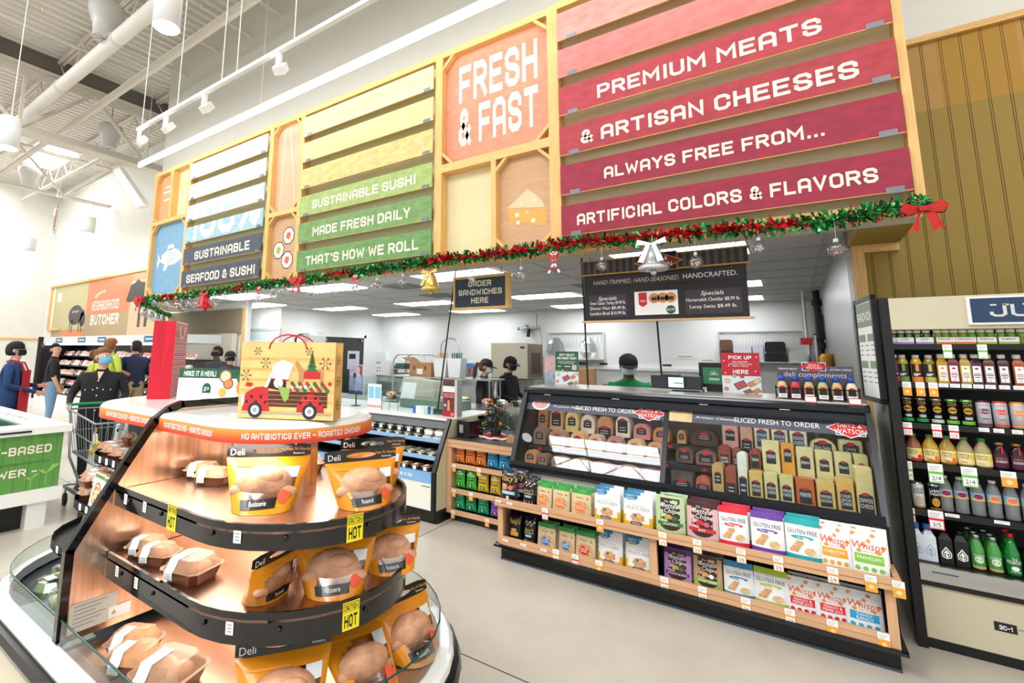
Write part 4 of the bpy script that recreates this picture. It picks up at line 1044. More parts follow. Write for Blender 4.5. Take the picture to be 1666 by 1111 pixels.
# ---------------------------------------------------------------- on top of the cap
RIB = mat('red_cord', '#c21a24', .5)
def gift_bag(name, label, loc, rz, w, d, h, mfront, mside, front=None, cord=None, white_cord=False, sidefn=None, grow=1.0):
    o = thing(name, label, 'gift bag', loc, rz)
    W_, D_ = w / 2, d / 2; g = MB(); t = .002
    def P(x, y, z): k = 1 + (grow - 1) * z / h; return (x * k, y * k if abs(y) else y, z)
    b = [(-W_, -D_), (W_, -D_), (W_, D_), (-W_, D_)]
    ms = [mfront, mside, mfront, mside]
    for i in range(4):
        a, c = b[i], b[(i + 1) % 4]
        if i % 2 == 0: g.add([P(*a, 0), P(*c, 0), P(*c, h), P(*a, h)], [(0, 1, 2, 3)], ms[i])
        else:
            mx, my = (a[0] + c[0]) / 2 * .86, 0
            A = [P(*a, 0), P((a[0] + c[0]) / 2, 0, .3 * h), P(*c, 0), P(*c, h), (mx, my, h), P(*a, h)]
            g.add(A, [(0, 1, 5), (1, 4, 5), (2, 3, 1), (1, 3, 4), (0, 2, 1)], mside)
    g.add([(*p, .001) for p in b], [(3, 2, 1, 0)], mside); g.obj('bag', o)
    if front: q = MB(); front(q, lambda off: (lambda u, v: P(u, -D_ - off, v) if grow == 1 else (u * (1 + (grow - 1) * v / h), (-D_ - off) * (1 + (grow - 1) * v / h), v))); q.obj('printed_front', o)
    if sidefn: q = MB(); sidefn(q, lambda off: (lambda u, v: (W_ + off, u, v))); q.obj('printed_side', o)
    for sg in (-1, 1):
        pts = []
        for i in range(9):
            a = math.pi * i / 8; pts.append((-.2 * w * math.cos(a), sg * D_ * 1.02, h - .03 + (.12 if not white_cord else -.10) * math.sin(a) * h * 1.6))
        MB().tube(pts, .0035, cord or RIB, 5).obj('cord_handle', o)
    return o
YP = mat('yellow_plaid_paper', '#e6c27c', .55, noise=(7, .1, 2)); YP2 = mat('yellow_plaid_dark', '#dcae62', .55, noise=(20, .12, 2)); TRK = mat('plaid_red', '#c22a2e', .5); TKD = mat('plaid_black', '#3a1518', .5); WOODB = mat('truck_wood', '#5a2b22', .5, noise=(30, .3, 2, (1, 1, 6)))
TIRE = mat('truck_tyre', '#2d2a35', .5); HUBM = mat('truck_hub', '#d9dde4', .35); FUR = mat('gnome_white', '#f4f1ea', .8); LEAFG = mat('print_green', '#3f6b3a', .6); DEER = mat('deer_tan', '#c0895a', .6); SNOW = mat('snowflake_dark', '#33230f', .6)
def snowfl(q, f, u, v, r):
    for k in range(6):
        a = k * math.pi / 3; c, s_ = math.cos(a), math.sin(a); R2 = lambda x, y: (u + x * c - y * s_, v + x * s_ + y * c)
        q.poly(f, [R2(r * .15, -.0012), R2(r, -.0012), R2(r, .0012), R2(r * .15, .0012)], SNOW)
        for sg in (-1, 1): q.poly(f, [R2(r * .55, 0), R2(r * .85, sg * r * .25), R2(r * .88, sg * r * .19), R2(r * .6, -sg * .001)], SNOW)
def truck(q, F):
    f0, f1, f2, f3, f4 = [F(.0006 + .0004 * k) for k in range(5)]
    for k in range(6): q.rect(F(.0003), -.215, .215, .02 + .045 * k, .033 + .045 * k, YP2)
    for u, v, r in ((-.1, .235, .026), (.175, .235, .03), (-.19, .18, .028), (-.14, .285, .02), (.1, .285, .02)): snowfl(q, f0, u, v, r)
    q.rect(f0, -.2, .21, .018, .024, mat('truck_grey', '#9aa0aa', .5))
    q.rect(f1, -.08, .19, .05, .115, WOODB)
    for k in range(3): q.rect(f2, -.08, .19, .062 + .018 * k, .0635 + .018 * k, YP2)
    for cu, rr_ in ((-.135, .064), (.115, .062)):
        q.add([f2(cu + rr_ * math.cos(math.pi * i / 14), .03 + rr_ * 1.25 * math.sin(math.pi * i / 14)) for i in range(15)], [tuple(range(15))], TRK)
        for i in range(5):
            for j in range(4):
                u, v = cu - .05 + .022 * i, .04 + .022 * j
                if (i + j) % 2 and (u + .005 - cu) ** 2 + ((v + .005 - .03) / 1.25) ** 2 < (rr_ - .008) ** 2: q.rect(f3, u, u + .012, v, v + .012, TKD)
        q.disc(f3 if 0 else f4, cu - .002, .034, .033, TIRE, n=18); q.disc(F(.0026), cu - .002, .034, .02, HUBM, n=16); q.disc(F(.003), cu - .002, .034, .01, mat('truck_grey', ''), n=10)
    q.poly(f1, [(-.2, .05), (-.08, .05), (-.08, .135), (-.14, .13), (-.185, .105)], TRK)
    q.rect(f2, -.205, -.19, .05, .1, HUBM)
    q.poly(f1, [(-.1, .13), (.0, .115), (.0, .19), (-.07, .19)], TKD); q.poly(f2, [(-.1, .13), (-.085, .13), (-.06, .19), (-.075, .19)], HUBM)
    q.disc(f3, -.035, .15, .022, FUR, n=12); q.poly(f3, [(-.07, .17), (.01, .165), (.03, .23), (-.02, .25), (-.065, .225)], FUR); q.poly(f2, [(-.075, .165), (.012, .16), (.01, .175), (-.072, .18)], TRK)
    q.poly(f4, [(-.04, .14), (.02, .125), (.015, .085), (-.002, .07), (-.02, .1)], mat('scarf_green', '#8fb25a', .6))
    q.rect(f2, .08, .155, .17, .2, TRK); q.poly(f1, [(.06, .12), (.07, .12), (.085, .19), (.15, .19), (.16, .12), (.168, .12), (.17, .2), (.155, .21), (.08, .205), (.06, .23), (.045, .245), (.035, .235), (.055, .2)], DEER)
    for k in range(4): q.poly(f2, [(.088 + .006 * k, .2 + .018 * k), (.142 - .006 * k, .2 + .018 * k), (.115, .235 + .018 * k)], LEAFG)
    for k in range(22): q.disc(f3, .02 + .0085 * k, .12 + .01 * ((k * 7) % 4), .009, LEAFG if k % 3 else TRK, n=6)
    for k in range(5): q.disc(f3, .03 + .02 * k, .135, .008, FUR, n=7)
    q.poly(f2, [(-.19, .135), (-.165, .13), (-.15, .145), (-.17, .15), (-.185, .15)], TRK)
def yside(q, F):
    for v in (.06, .16, .25): snowfl(q, F(.001), 0, v, .024)
gift_bag('gift_bag', 'yellow plaid paper gift bag printed with a red plaid truck', (-1.79, 1.40, 1.367), .45, .437, .09, .325, YP, YP2, truck, RIB, False, yside)
RP = mat('red_paper', '#c4122c', .35); CS = mat('red_white_stripes', '#e7c3bd', .5)
def stripes(q, F):
    rr = random.Random(2); v = .01
    while v < .445:
        t = rr.uniform(.003, .008); q.rect(F(.001), -.168, .168, v, v + t, mat('stripe_red', '#b3323a', .5)); v += t + rr.uniform(.003, .007)
gift_bag('gift_bag', 'tall gift bag with a plain red side and red striped front', (-3.165, 1.535, 1.366), 2.466, .34, .124, .46, CS, RP, stripes, mat('white_cord', '#efece6', .6), True, None, .96)
# long meal card standing on the cap
CW = .25
g = MB(); g.box(-CW, CW, -.004, .004, 0, .18, PAPER); o = tag(g.obj('meal_sign', None, (-2.675, 1.585, 1.366), rot=(-.06, 0, .494)), 'long white and green card lettered MAKE IT A MEAL! behind the gift bags', 'sign card')
g = MB(); DKG = mat('dark_green_print', '#1f5a3c', .5); f = planeY(-.0045); f2 = planeY(-.0052); f3 = planeY(-.006)
g.rect(f, -CW, CW, .128, .18, DKG); btext(g, 'MAKE IT A MEAL!', f2, -.12, .138, .03, PAPER, w=.2)
for k in range(4): g.rect(f, -.23, -.13 + .015 * (k % 2), .105 - .022 * k, .111 - .022 * k, mat('print_pale_grey', '#c2c4c8', .6))
g.disc(f, -.07, .075, .026, DKG, n=16); g.rect(f, -.096, -.044, .045, .075, DKG); g.text('go', f2, -.07, .062, .026, PAPER)
for u, v, r, m in ((.04, .14, .038, mat('food_brown', '#8a6a4a', .5)), (.04, .14, .03, mat('food_cream', '#d9cda8', .5)), (.06, .1, .032, mat('food_brown', '')), (.06, .1, .024, mat('food_orange', '#d98a4a', .5)), (.03, .05, .025, mat('food_yellow', '#e3b45c', .5)), (.17, .08, .06, mat('food_orange', '')), (.18, .06, .045, mat('food_brown', '')), (.14, .13, .03, LEAFG), (.21, .14, .03, LEAFG)): g.disc(f2 if r > .03 else f3, u, v, r, m, n=14)
g.obj('print', o)
# ================================================================ deli glass case with the wooden snack rack
DBLK = mat('dark_navy_metal', '#171b22', .3, .3)
PANW = mat('case_offwhite_panel', '#dcdcd0', .45)
WOOD = mat('rack_maple_wood', '#d2a67f', .5, noise=(5, .1, 4, (.6, 10, 10)))
WOODV = mat('rack_maple_wood_upright', '#d2a67f', .5, noise=(5, .1, 4, (10, 10, .6)))
WDARK = mat('wood_groove', '#a57a55', .6)
CASE = thing('deli_case', 'long black glass-fronted deli case full of meats and cheeses', 'deli case', (-.85, 4.3, 0)); DO = Vector((-.85, 4.3, 0))
def cx(g, x0, x1, y0, y1, z0, z1, m): return g.box(x0 - DO.x, x1 - DO.x, y0 - DO.y, y1 - DO.y, z0, z1, m)
crel = lambda x: (lambda a, b, t: (x + t - DO.x, a - DO.y, b))
g = MB(); cx(g, -2.05, .355, 3.80, 5.0, 0, .1, BLACK); cx(g, -2.05, .355, 3.785, 3.8, 0, .012, mat('kick_edge_blue', '#4d5a66', .3, .5)); g.obj('plinth', CASE)
g = MB(); cx(g, -2.04, .36, 3.99, 5.0, .1, .70, PANW); g.obj('lower_body', CASE)
g = MB(); g.prism([(3.93, .695), (3.99, .66), (4.0, .735), (3.955, .75), (3.93, .725)], crel(0), -2.04, .37, DBLK); g.obj('lower_glass_rail', CASE)
g = MB(); g.prism([(4.24, 1.235), (4.27, 1.235), (4.46, 1.3), (4.46, 1.352), (4.30, 1.352), (4.262, 1.335), (4.258, 1.305), (4.266, 1.297), (4.258, 1.288), (4.25, 1.25)], crel(0), -2.035, .375, DBLK)
for x in (-1.85, -1.25, -.6, -.1): cx(g, x, x + .06, 4.256, 4.262, 1.294, 1.299, mat('pale_clip', '#c9c6bb', .4))
g.obj('header', CASE)
g = MB(); cx(g, -2.02, .37, 4.30, 4.95, 1.352, 1.362, mat('brushed_steel_counter', '#c9c7c2', .28, .9)); g.obj('steel_top', CASE)
for nm, x0, x1 in (('end_frame', -2.05, -2.01), ('end_frame', .355, .385)):
    g = MB(); g.prism([(3.94, .70), (3.985, .70), (4.34, 1.24), (4.42, 1.352), (4.29, 1.352), (4.25, 1.31)], crel(0), x0, x1, DBLK); g.obj(nm, CASE)
    g = MB(); g.prism([(3.99, .1), (5.0, .1), (5.0, 1.352), (4.42, 1.352), (3.99, .70)], crel(0), x0, x1, BLACK if nm else BLACK); g.obj('end_panel', CASE)
g = MB(); g.prism([(3.952, .735), (3.972, .735), (4.28, 1.24), (4.26, 1.24)], crel(0), -.845, -.81, DBLK); g.obj('mullion', CASE)
GC = glass('case_glass', '#f0f7f6', .045)
GT = Vector((0, 4.27 - 3.962, 1.238 - .735)); GB0 = Vector((0, 3.962, .735))
def gfn(off=0):
    n = Vector((0, -GT.z, GT.y)).normalized()
    return lambda u, v: tuple(Vector((u, 0, 0)) + GB0 + GT * v + n * off - DO)
for i, (x0, x1) in enumerate(((-2.01, -.845), (-.81, .355))):
    g = MB(); g.rect(gfn(0), x0, x1, 0, 1, GC); p = g.obj('glass_pane', CASE)
    g = MB(); f = gfn(.002); f2 = gfn(.0028); f3 = gfn(.0036)
    SLATE = mat('label_strip_slate', '#4c4e5e', .45)
    g.rect(f, x0, x1, .845, 1.0, SLATE)
    if i == 0: g.disc(f2, x0 + .13, .955, .085, mat('plate_white', '#e6e0e0', .4), .11, 20); g.disc(f3, x0 + .13, .96, .07, mat('sliced_meat_pink', '#cf9a90', .5, noise=(20, .2, 3)), .09, 16)
    else: g.rect(f2, x0, x0 + .16, .845, 1.0, mat('cheese_print', '#d8b98a', .5, noise=(14, .25, 2)))
    g.text('Premium Meats' if i == 0 else 'Artisan Cheese', f2, x0 + (.38 if i == 0 else .31), .91, .032, PAPER, w=.26, shear=.3)
    g.text('SLICED FRESH TO ORDER', f2, x0 + (.70 if i == 0 else .68), .9, .065, PAPER, w=.49)
    LR = mat('crest_red', '#c8202c', .4); LB = mat('crest_blue', '#2a5f86', .4)
    c = x1 - .11 if i == 0 else x1 - .085
    g.rect(f2, c - .075, c + .075, .84, 1.01, PAPER); g.rect(f3, c - .071, c + .071, .848, 1.002, LB)
    f4 = gfn(.0042); f5 = gfn(.005); f6 = gfn(.0058)
    g.poly(f4, [(c - .125, .925), (c, .81), (c + .125, .925), (c, 1.04)], PAPER); g.poly(f5, [(c - .115, .925), (c, .82), (c + .115, .925), (c, 1.03)], LR)
    g.text('DIETZ &', f6, c, .935, .045, PAPER, wmax=.12); g.text('WATSON', f6, c, .865, .055, PAPER, wmax=.16)
    g.obj('label_strip', p)
# inside
CIN = mat('case_interior_dark', '#2c2d2f', .5); CSH = mat('case_shelf_grey', '#4b4c50', .4)
g = MB(); cx(g, -2.0, .35, 4.88, 4.9, .70, 1.3, mat('case_rear_doors', '#8d8a7c', .25)); 
for x in (-1.6, -1.0, -.4, .1): cx(g, x, x + .02, 4.87, 4.88, .7, 1.3, STAIN)
g.obj('rear_sliding_doors', CASE)
for nm, y0, y1, z in (('shelf', 4.40, 4.86, .955), ('shelf', 4.22, 4.86, .84), ('floor_tray', 4.0, 4.86, .70)):
    g = MB(); cx(g, -2.0, .35, y0, y1, z - .008, z, CSH); cx(g, -2.0, .35, y0 - .004, y0, z - .03, z + .005, CIN)
    for k in range(9): 
        x = -1.9 + k * .26; cx(g, x, x + .03, y0 - .006, y0 - .004, z - .024, z - .004, LR)
    g.obj(nm, CASE)
g = MB(); cx(g, -1.98, .34, 4.30, 4.33, 1.225, 1.235, mat('case_led', '#ffffff', .4, emit=7)); g.obj('led_strip', CASE)
# meats and cheeses
LBLK = mat('deli_label_black', '#20222a', .4); LNAVY = mat('deli_label_navy', '#28406e', .4)
def meat(x0, x1, z0, z1, Y, col, shape, label, cat, grp, txt=None, lab='mid', lcol=None, dep=.14, mott=.12):
    w, h = (x1 - x0) / 2 * .97, z1 - z0; m = mat('deli_' + col.strip('#'), col, .3, noise=(12, mott, 4))
    g = MB(); n = 14
    if shape == 'dome': P = [(-w, 0)] + [(-w * math.cos(math.pi * i / n) * 1.0, h * .45 + h * .55 * math.sin(math.pi * i / n) ** .8) for i in range(n + 1)] + [(w, 0)]
    elif shape == 'low': P = [(-w, 0)] + [(-w * math.cos(math.pi * i / n), h * .25 + h * .75 * math.sin(math.pi * i / n) ** .7) for i in range(n + 1)] + [(w, 0)]
    elif shape == 'block': c = .008; P = [(-w, 0), (-w, h - c), (-w + c, h), (w - c, h), (w, h - c), (w, 0)]
    else: P = [(-w, 0)] + [(-w * math.cos(math.pi * i / n), h - w * .8 + w * .8 * math.sin(math.pi * i / n)) for i in range(n + 1)] + [(w, 0)]
    Q = [(a * .9, b * .965 + .001) for a, b in P]; N = len(P)
    A = [(a, -dep / 2, b) for a, b in Q]; B = [(a, -dep / 2 + .014, b) for a, b in P]; C = [(a, dep / 2, b) for a, b in P]
    g.add(A + B + C, [(i, (i + 1) % N, N + (i + 1) % N, N + i) for i in range(N)] + [(N + i, N + (i + 1) % N, 2 * N + (i + 1) % N, 2 * N + i) for i in range(N)], m, shape != 'block')
    g.add(A, [tuple(range(N))[::-1]], m); g.add(C, [tuple(range(N))], m)
    o = tag(g.obj('deli_meat_loaf' if cat != 'cheese' else 'cheese_block', None, ((x0 + x1) / 2, Y, z0), rot=(-.10, 0, 0)), label, cat, grp)
    g = MB(); f = planeY(-dep / 2, 0, 0, .001); f2 = planeY(-dep / 2, 0, 0, .0018); f3 = planeY(-dep / 2, 0, 0, .0026)
    L = lcol or LBLK
    lo, hi, lw = {'mid': (.3, .68, .6), 'low': (.0, .42, .86), 'tall': (.08, .62, .7), 'full': (.2, .8, .72), 'top': (.42, .82, .6)}[lab]
    lw *= w * .9
    g.poly(f, [(-lw, lo * h), (lw, lo * h), (lw, hi * h - .008), (lw * .6, hi * h), (-lw * .6, hi * h), (-lw, hi * h - .008)], L)
    g.disc(f2, 0, hi * h, min(lw * .55, .028), LR, min(lw * .3, .014), 10)
    if txt:
        ls = txt.split('/'); q = (hi - lo) * h / (len(ls) + 1.6)
        for k, s_ in enumerate(ls): g.text(s_, f3, 0, hi * h - .014 - q * (k + 1), q * .75, PAPER, wmax=lw * 1.75)
    else:
        for k in range(2): g.rect(f3, -lw * .6, lw * .6, (lo + .1 + .12 * k) * h, (lo + .14 + .12 * k) * h, mat('print_pale_grey', '#c2c4c8', .6))
    g.obj('printed_label', o)
    return o
ML = 'meats on the top tier of the deli case'; n = 0
spec = [(-2.0, -1.90, .958, 1.150, '#d8946a', 'cyl', 'mid', 'tan orange meat loaf at the very end of the top tier'), (-1.885, -1.745, .958, 1.158, '#e2ad84', 'dome', 'full', 'peach meat loaf, second from the end of the top tier'), (-1.735, -1.60, .958, 1.145, '#e8cf8c', 'dome', 'mid', 'yellow meat loaf with a green and black label on the top tier'),
        (-1.59, -1.455, .958, 1.125, '#efe0d0', 'dome', 'mid', 'whitish meat loaf with a squarish black label on the top tier'), (-1.445, -1.30, .958, 1.122, '#d99672', 'dome', 'low', 'brown crusted turkey loaf with a low grey label on the top tier'), (-1.285, -1.155, .958, 1.14, '#f0e2cf', 'dome', 'full', 'pale tall loaf with a blue black label and red crest'),
        (-1.14, -.995, .958, 1.09, '#dd8d95', 'dome', 'mid', 'pink ham with a round black label on the top tier'), (-.985, -.85, .958, 1.07, '#d99a6a', 'low', 'mid', 'low orange loaf beside the black mullion, meats window'), (-.80, -.73, .958, 1.068, '#dd9a62', 'low', 'mid', 'narrow orange loaf just past the mullion, cheese window'),
        (-.71, -.50, .958, 1.09, '#4e2f26', 'low', 'mid', 'big dark brown ham with a dark label on the top tier')]
for x0, x1, z0, z1, c, sh, lb, l in spec: meat(x0, x1, z0, z1, 4.5, c, sh, l, 'deli meat', ML, None, lb)
meat(-.485, -.37, .958, 1.16, 4.5, '#e3a9a0', 'cyl', 'tall pink sausage with a dark MORTADELLA style label on the top tier', 'deli meat', ML, 'Mortadella')
meat(-.365, -.28, .958, 1.148, 4.5, '#dfa98c', 'cyl', 'tall orange pink sausage with a black foot label on the top tier', 'deli meat', ML, None, 'low')
MM = 'meats on the middle tier of the deli case'
for x0, x1, z1, c, l in ((-1.98, -1.845, 1.0, '#8a7064', 'grey brown ham in netting at the end of the middle tier'), (-1.83, -1.665, .99, '#a8846c', 'brown roast, second from the end of the middle tier'), (-1.63, -1.49, .995, '#e0ab7c', 'tan domed loaf on the middle tier behind the glare'), (-1.475, -1.34, .985, '#d8b395', 'beige domed loaf on the middle tier behind the glare'), (-1.32, -1.18, .985, '#b98a7c', 'reddish domed loaf on the middle tier behind the glare'), (-1.155, -1.015, .982, '#e0b988', 'yellowish domed loaf on the middle tier behind the glare'), (-1.0, -.865, .975, '#d9a283', 'peach domed loaf on the middle tier beside the mullion'),
                         (-.79, -.66, .955, '#6c4a44', 'dark domed roast beef on the middle tier, cheese window'), (-.655, -.505, .95, '#8e5a52', 'dark red roast with a bordered black label on the middle tier')):
    meat(x0, x1, .843, z1, 4.34, c, 'dome', l, 'deli meat', MM, None, 'full' if x0 > -.8 else 'mid')
meat(-.50, -.415, .843, 1.005, 4.34, '#8e3a30', 'cyl', 'dark red HARD SALAMI stick on the middle tier', 'deli meat', MM, 'HARD/SALAMI', 'tall')
meat(-.41, -.35, .843, .993, 4.36, '#8b4a44', 'cyl', 'second dark salami stick half behind a white tube', 'deli meat', MM, 'GENOA/SALAMI', 'tall')
meat(-.305, -.23, .843, 1.0, 4.34, '#8a3c30', 'cyl', 'dark brown soppressata with a big black label on the middle tier', 'deli meat', MM, 'Soppressata', 'full')
MB_ = 'meats on the bottom tier of the deli case'
for x0, x1, z1, c, l in ((-1.985, -1.865, .82, '#c98d62', 'orange tan loaf at the end of the bottom tier'), (-1.855, -1.765, .805, '#8f6f60', 'small brown loaf, second on the bottom tier'), (-1.74, -1.6, .80, '#a07a66', 'brown loaf, third on the bottom tier behind the glare'), (-1.58, -1.42, .80, '#c79a7c', 'tan loaf, fourth on the bottom tier behind the glare'), (-1.4, -1.24, .80, '#9c6a5c', 'red brown loaf, fifth on the bottom tier behind the glare'), (-1.2, -1.04, .80, '#c9a283', 'beige loaf, sixth on the bottom tier behind the glare'), (-1.02, -.88, .80, '#94604f', 'dark loaf, seventh on the bottom tier beside the mullion')):
    meat(x0, x1, .703, z1, 4.17, c, 'low', l, 'deli meat', MB_)
meat(-.80, -.645, .703, .81, 4.17, '#55504a', 'block', 'black pepper crusted loaf at the foot of the mullion, cheese window', 'deli meat', MB_, None, 'low', None, .14, .6)
meat(-.635, -.535, .703, .80, 4.17, '#b5654a', 'dome', 'small red brown ham with a black label on the bottom tier', 'deli meat', MB_, None, 'low')
meat(-.527, -.45, .703, .90, 4.17, '#c9a065', 'cyl', 'tan smoked stick with two black labels on the bottom tier', 'deli meat', MB_, None, 'mid')
meat(-.445, -.375, .703, .892, 4.17, '#9a4a38', 'cyl', 'red brown sausage stick with a black foot label on the bottom tier', 'deli meat', MB_, None, 'low')
meat(-.37, -.308, .703, .99, 4.19, '#e9e7dc', 'cyl', 'tall white tube of cheese with a small red label', 'cheese', 'cheeses on the bottom tier', None, 'low')
CT_ = 'cheeses on the top tier of the deli case'; CM = 'cheeses on the middle tier of the deli case'; CB = 'cheeses on the bottom tier of the deli case'
for k, (x0, x1) in enumerate(((-.275, -.175), (-.168, -.066), (-.06, .045))):
    meat(x0, x1, .958, 1.155, 4.5, '#ece2c4', 'block', 'cream cheese block with a navy PROVOLONE style label, %s of three' % ORD[k], 'cheese', CT_, 'PROVOLONE/CHEESE', 'top' if 0 else 'full', LNAVY)
meat(.05, .205, .958, 1.095, 4.5, '#eedc9c', 'dome', 'rounded yellow cheese lettered Baby Swiss on the top tier', 'cheese', CT_, 'Baby Swiss', 'full')
meat(.21, .345, .958, 1.10, 4.5, '#eedb9a', 'block', 'yellow cheese lettered Lacey Swiss at the end of the top tier', 'cheese', CT_, 'Lacey/Swiss', 'full')
for x0, x1, z1, c, lb, tx, l in ((-.226, -.118, 1.068, '#ddcf98', 'mid', 'CHEDDAR', 'tall pale yellow cheese slab with a round black label, middle tier'), (-.115, -.035, 1.06, '#e09a2e', 'top', 'CHEDDAR', 'tall orange cheese slab, middle tier'), (-.03, .07, 1.045, '#d8cd98', 'mid', 'Jalapeno', 'pale cheese slab with a black and red label, middle tier, next to the orange slab'),
                                (.074, .17, 1.037, '#d6ca92', 'mid', 'Peppadew', 'pale cheese slab with a black and red label, middle tier, second past the orange slab'), (.174, .27, 1.036, '#d8cc96', 'mid', 'Muenster', 'pale cheese slab with a black and red label, middle tier, third past the orange slab'), (.274, .35, 1.035, '#d5c990', 'mid', None, 'pale cheese slab at the very end of the middle tier')):
    meat(x0, x1, .843, z1, 4.34, c, 'block', l, 'cheese', CM, tx, lb)
for x0, x1, z1, c, tx, l in ((-.303, -.222, .88, '#dcb566', 'AMERICAN/CHEESE', 'yellow cheese block beside the white tube, bottom tier'), (-.218, -.137, .88, '#d9cd94', 'AMERICAN/CHEESE', 'first pale AMERICAN CHEESE block after the yellow one, bottom tier'), (-.132, -.052, .875, '#d6c98c', 'AMERICAN/CHEESE', 'second pale AMERICAN CHEESE block after the yellow one, bottom tier'),
                             (-.046, .058, .87, '#c4622a', 'MUENSTER', 'dark orange cheese block, bottom tier'), (.062, .16, .87, '#dcb86c', 'SMOKED/GOUDA', 'tan cheese block with a busy black label, bottom tier'), (.164, .255, .9, '#dcae62', 'COLBY/JACK/CHEESE', 'block lettered COLBY JACK CHEESE, bottom tier'), (.26, .35, .985, '#dcc88a', 'SWISS/CHEESE', 'tallest block lettered SWISS CHEESE at the case end')):
    meat(x0, x1, .703, z1, 4.17, c, 'block', l, 'cheese', CB, tx, 'tall' if 'SWISS' not in tx else 'low')
# ---------------------------------------------------------------- wooden rack
RK = thing('snack_rack', 'two-tier maple rack of snack bags below the deli glass', 'rack', (-.85, 3.86, .1)); RO = Vector((-.85, 3.86, .1))
def rx(g, x0, x1, y0, y1, z0, z1, m): return g.box(x0 - RO.x, x1 - RO.x, y0 - RO.y, y1 - RO.y, z0 - RO.z, z1 - RO.z, m)
g = MB(); g.prism([(3.73, .108), (3.75, .102), (3.98, .102), (3.98, .126), (3.75, .126), (3.735, .122)], lambda a, b, t: (t - RO.x, a - RO.y, b - RO.z), -2.085, .385, mat('gloss_black_bumper', '#0b0c0e', .2)); g.obj('bumper', RK)
for x0, x1 in ((-2.06, -2.015), (-.888, -.842), (.315, .358)): g = MB(); rx(g, x0, x1, 3.76, 3.79, .126, .45, WOODV); g.obj('post', RK)
g = MB(); rx(g, -2.015, .315, 3.755, 3.775, .126, .19, WOOD); rx(g, -2.015, .315, 3.754, 3.756, .157, .16, WDARK); g.obj('lower_rail', RK)
g = MB(); rx(g, -2.07, .385, 3.72, 3.745, .428, .488, WOOD); rx(g, -2.07, .385, 3.718, 3.721, .453, .457, WDARK); rx(g, .36, .385, 3.745, 3.98, .428, .488, WOOD); g.obj('upper_rail', RK)
g = MB(); rx(g, -2.06, .36, 3.745, 3.985, .432, .44, BLACK); g.obj('upper_shelf', RK)
g = MB(); rx(g, -2.06, .36, 3.77, 3.985, .126, .134, BLACK); g.obj('lower_shelf', RK)
g = MB(); rx(g, -2.06, .36, 3.975, 3.985, .134, .432, BLACK); rx(g, -2.06, -2.05, 3.79, 3.975, .134, .432, WOODV); rx(g, .35, .36, 3.79, 3.975, .134, .432, BLACK); g.obj('back_panel', RK)
TY = mat('tag_orange', '#eea23a', .5); TRD = mat('tag_red', '#d5283e', .5); TGN = mat('tag_green', '#6fbf54', .5); INK = mat('print_black', '#1d1d1f', .6); PGREY = mat('print_grey', '')
def shelf_tag(par, x, y, z, kind, w=.05, h=.075, txt='2/6', tilt=.0):
    """small hanging price tag; origin at the rail"""
    g = MB(); F = lambda off: (lambda u, v: (x + u, y - off + v * tilt, z + v))
    f, f2, f3 = F(.001), F(.0016), F(.0022); m = {'o': TY, 'r': TRD, 'g': TGN, 'w': PAPER, 'oo': TY}[kind]
    g.rect(f, -w / 2, w / 2, -h * .35, .0 + h * .1, PAPER)
    for k in range(3): g.rect(f2, -w * .4, w * (.1 + .1 * k), -h * .28 + k * h * .1, -h * .25 + k * h * .1, PGREY)
    if kind != 'w':
        g.rect(f, -w / 2, w / 2, -h * 1.02, -h * .35, m)
        if kind == 'oo': g.disc(f2, .0, -h * .68, w * .22, mat('tag_pale_ring', '#f6d59a', .5), n=12)
        else:
            g.rect(f2, -w * .44, w * .44, -h * .96, -h * .5, PAPER); g.text(txt, f3, 0, -h * .84, h * .24, INK, wmax=w * .75); g.rect(f3, -w * .3, w * .3, -h * .93, -h * .9, PGREY)
    return g.obj('price_tag', par)
rk = lambda x, y, z, k, t='2/6', **a: shelf_tag(RK, x - RO.x, y - RO.y, z - RO.z, k, txt=t, **a)
for (x, k, t) in zip((-1.626, -1.207, -.79, -.584, -.343, -.155, .097, .259, .43 - .06), ('r', 'oo', 'o', 'o', 'o', 'o', 'o', 'oo', 'oo'), ('3/5',) + ('2/6',) * 8): rk(x, 3.717, .478, k, t)
for x in (-2.03, -1.93): rk(x, 3.717, .47, 'w', h=.04)
for (x, k, t) in zip((-1.56, -1.41, -1.235, -.80, -.575, -.34, -.12, .075, .29), ('o', 'r', 'oo', 'o', 'o', 'o', 'o', 'oo', 'oo'), ('2/6', '2/5') + ('2/6',) * 7): rk(x, 3.753, .185, k, t)
for x in (-1.99, -1.83, -1.66): rk(x, 3.753, .17, 'w', h=.04)
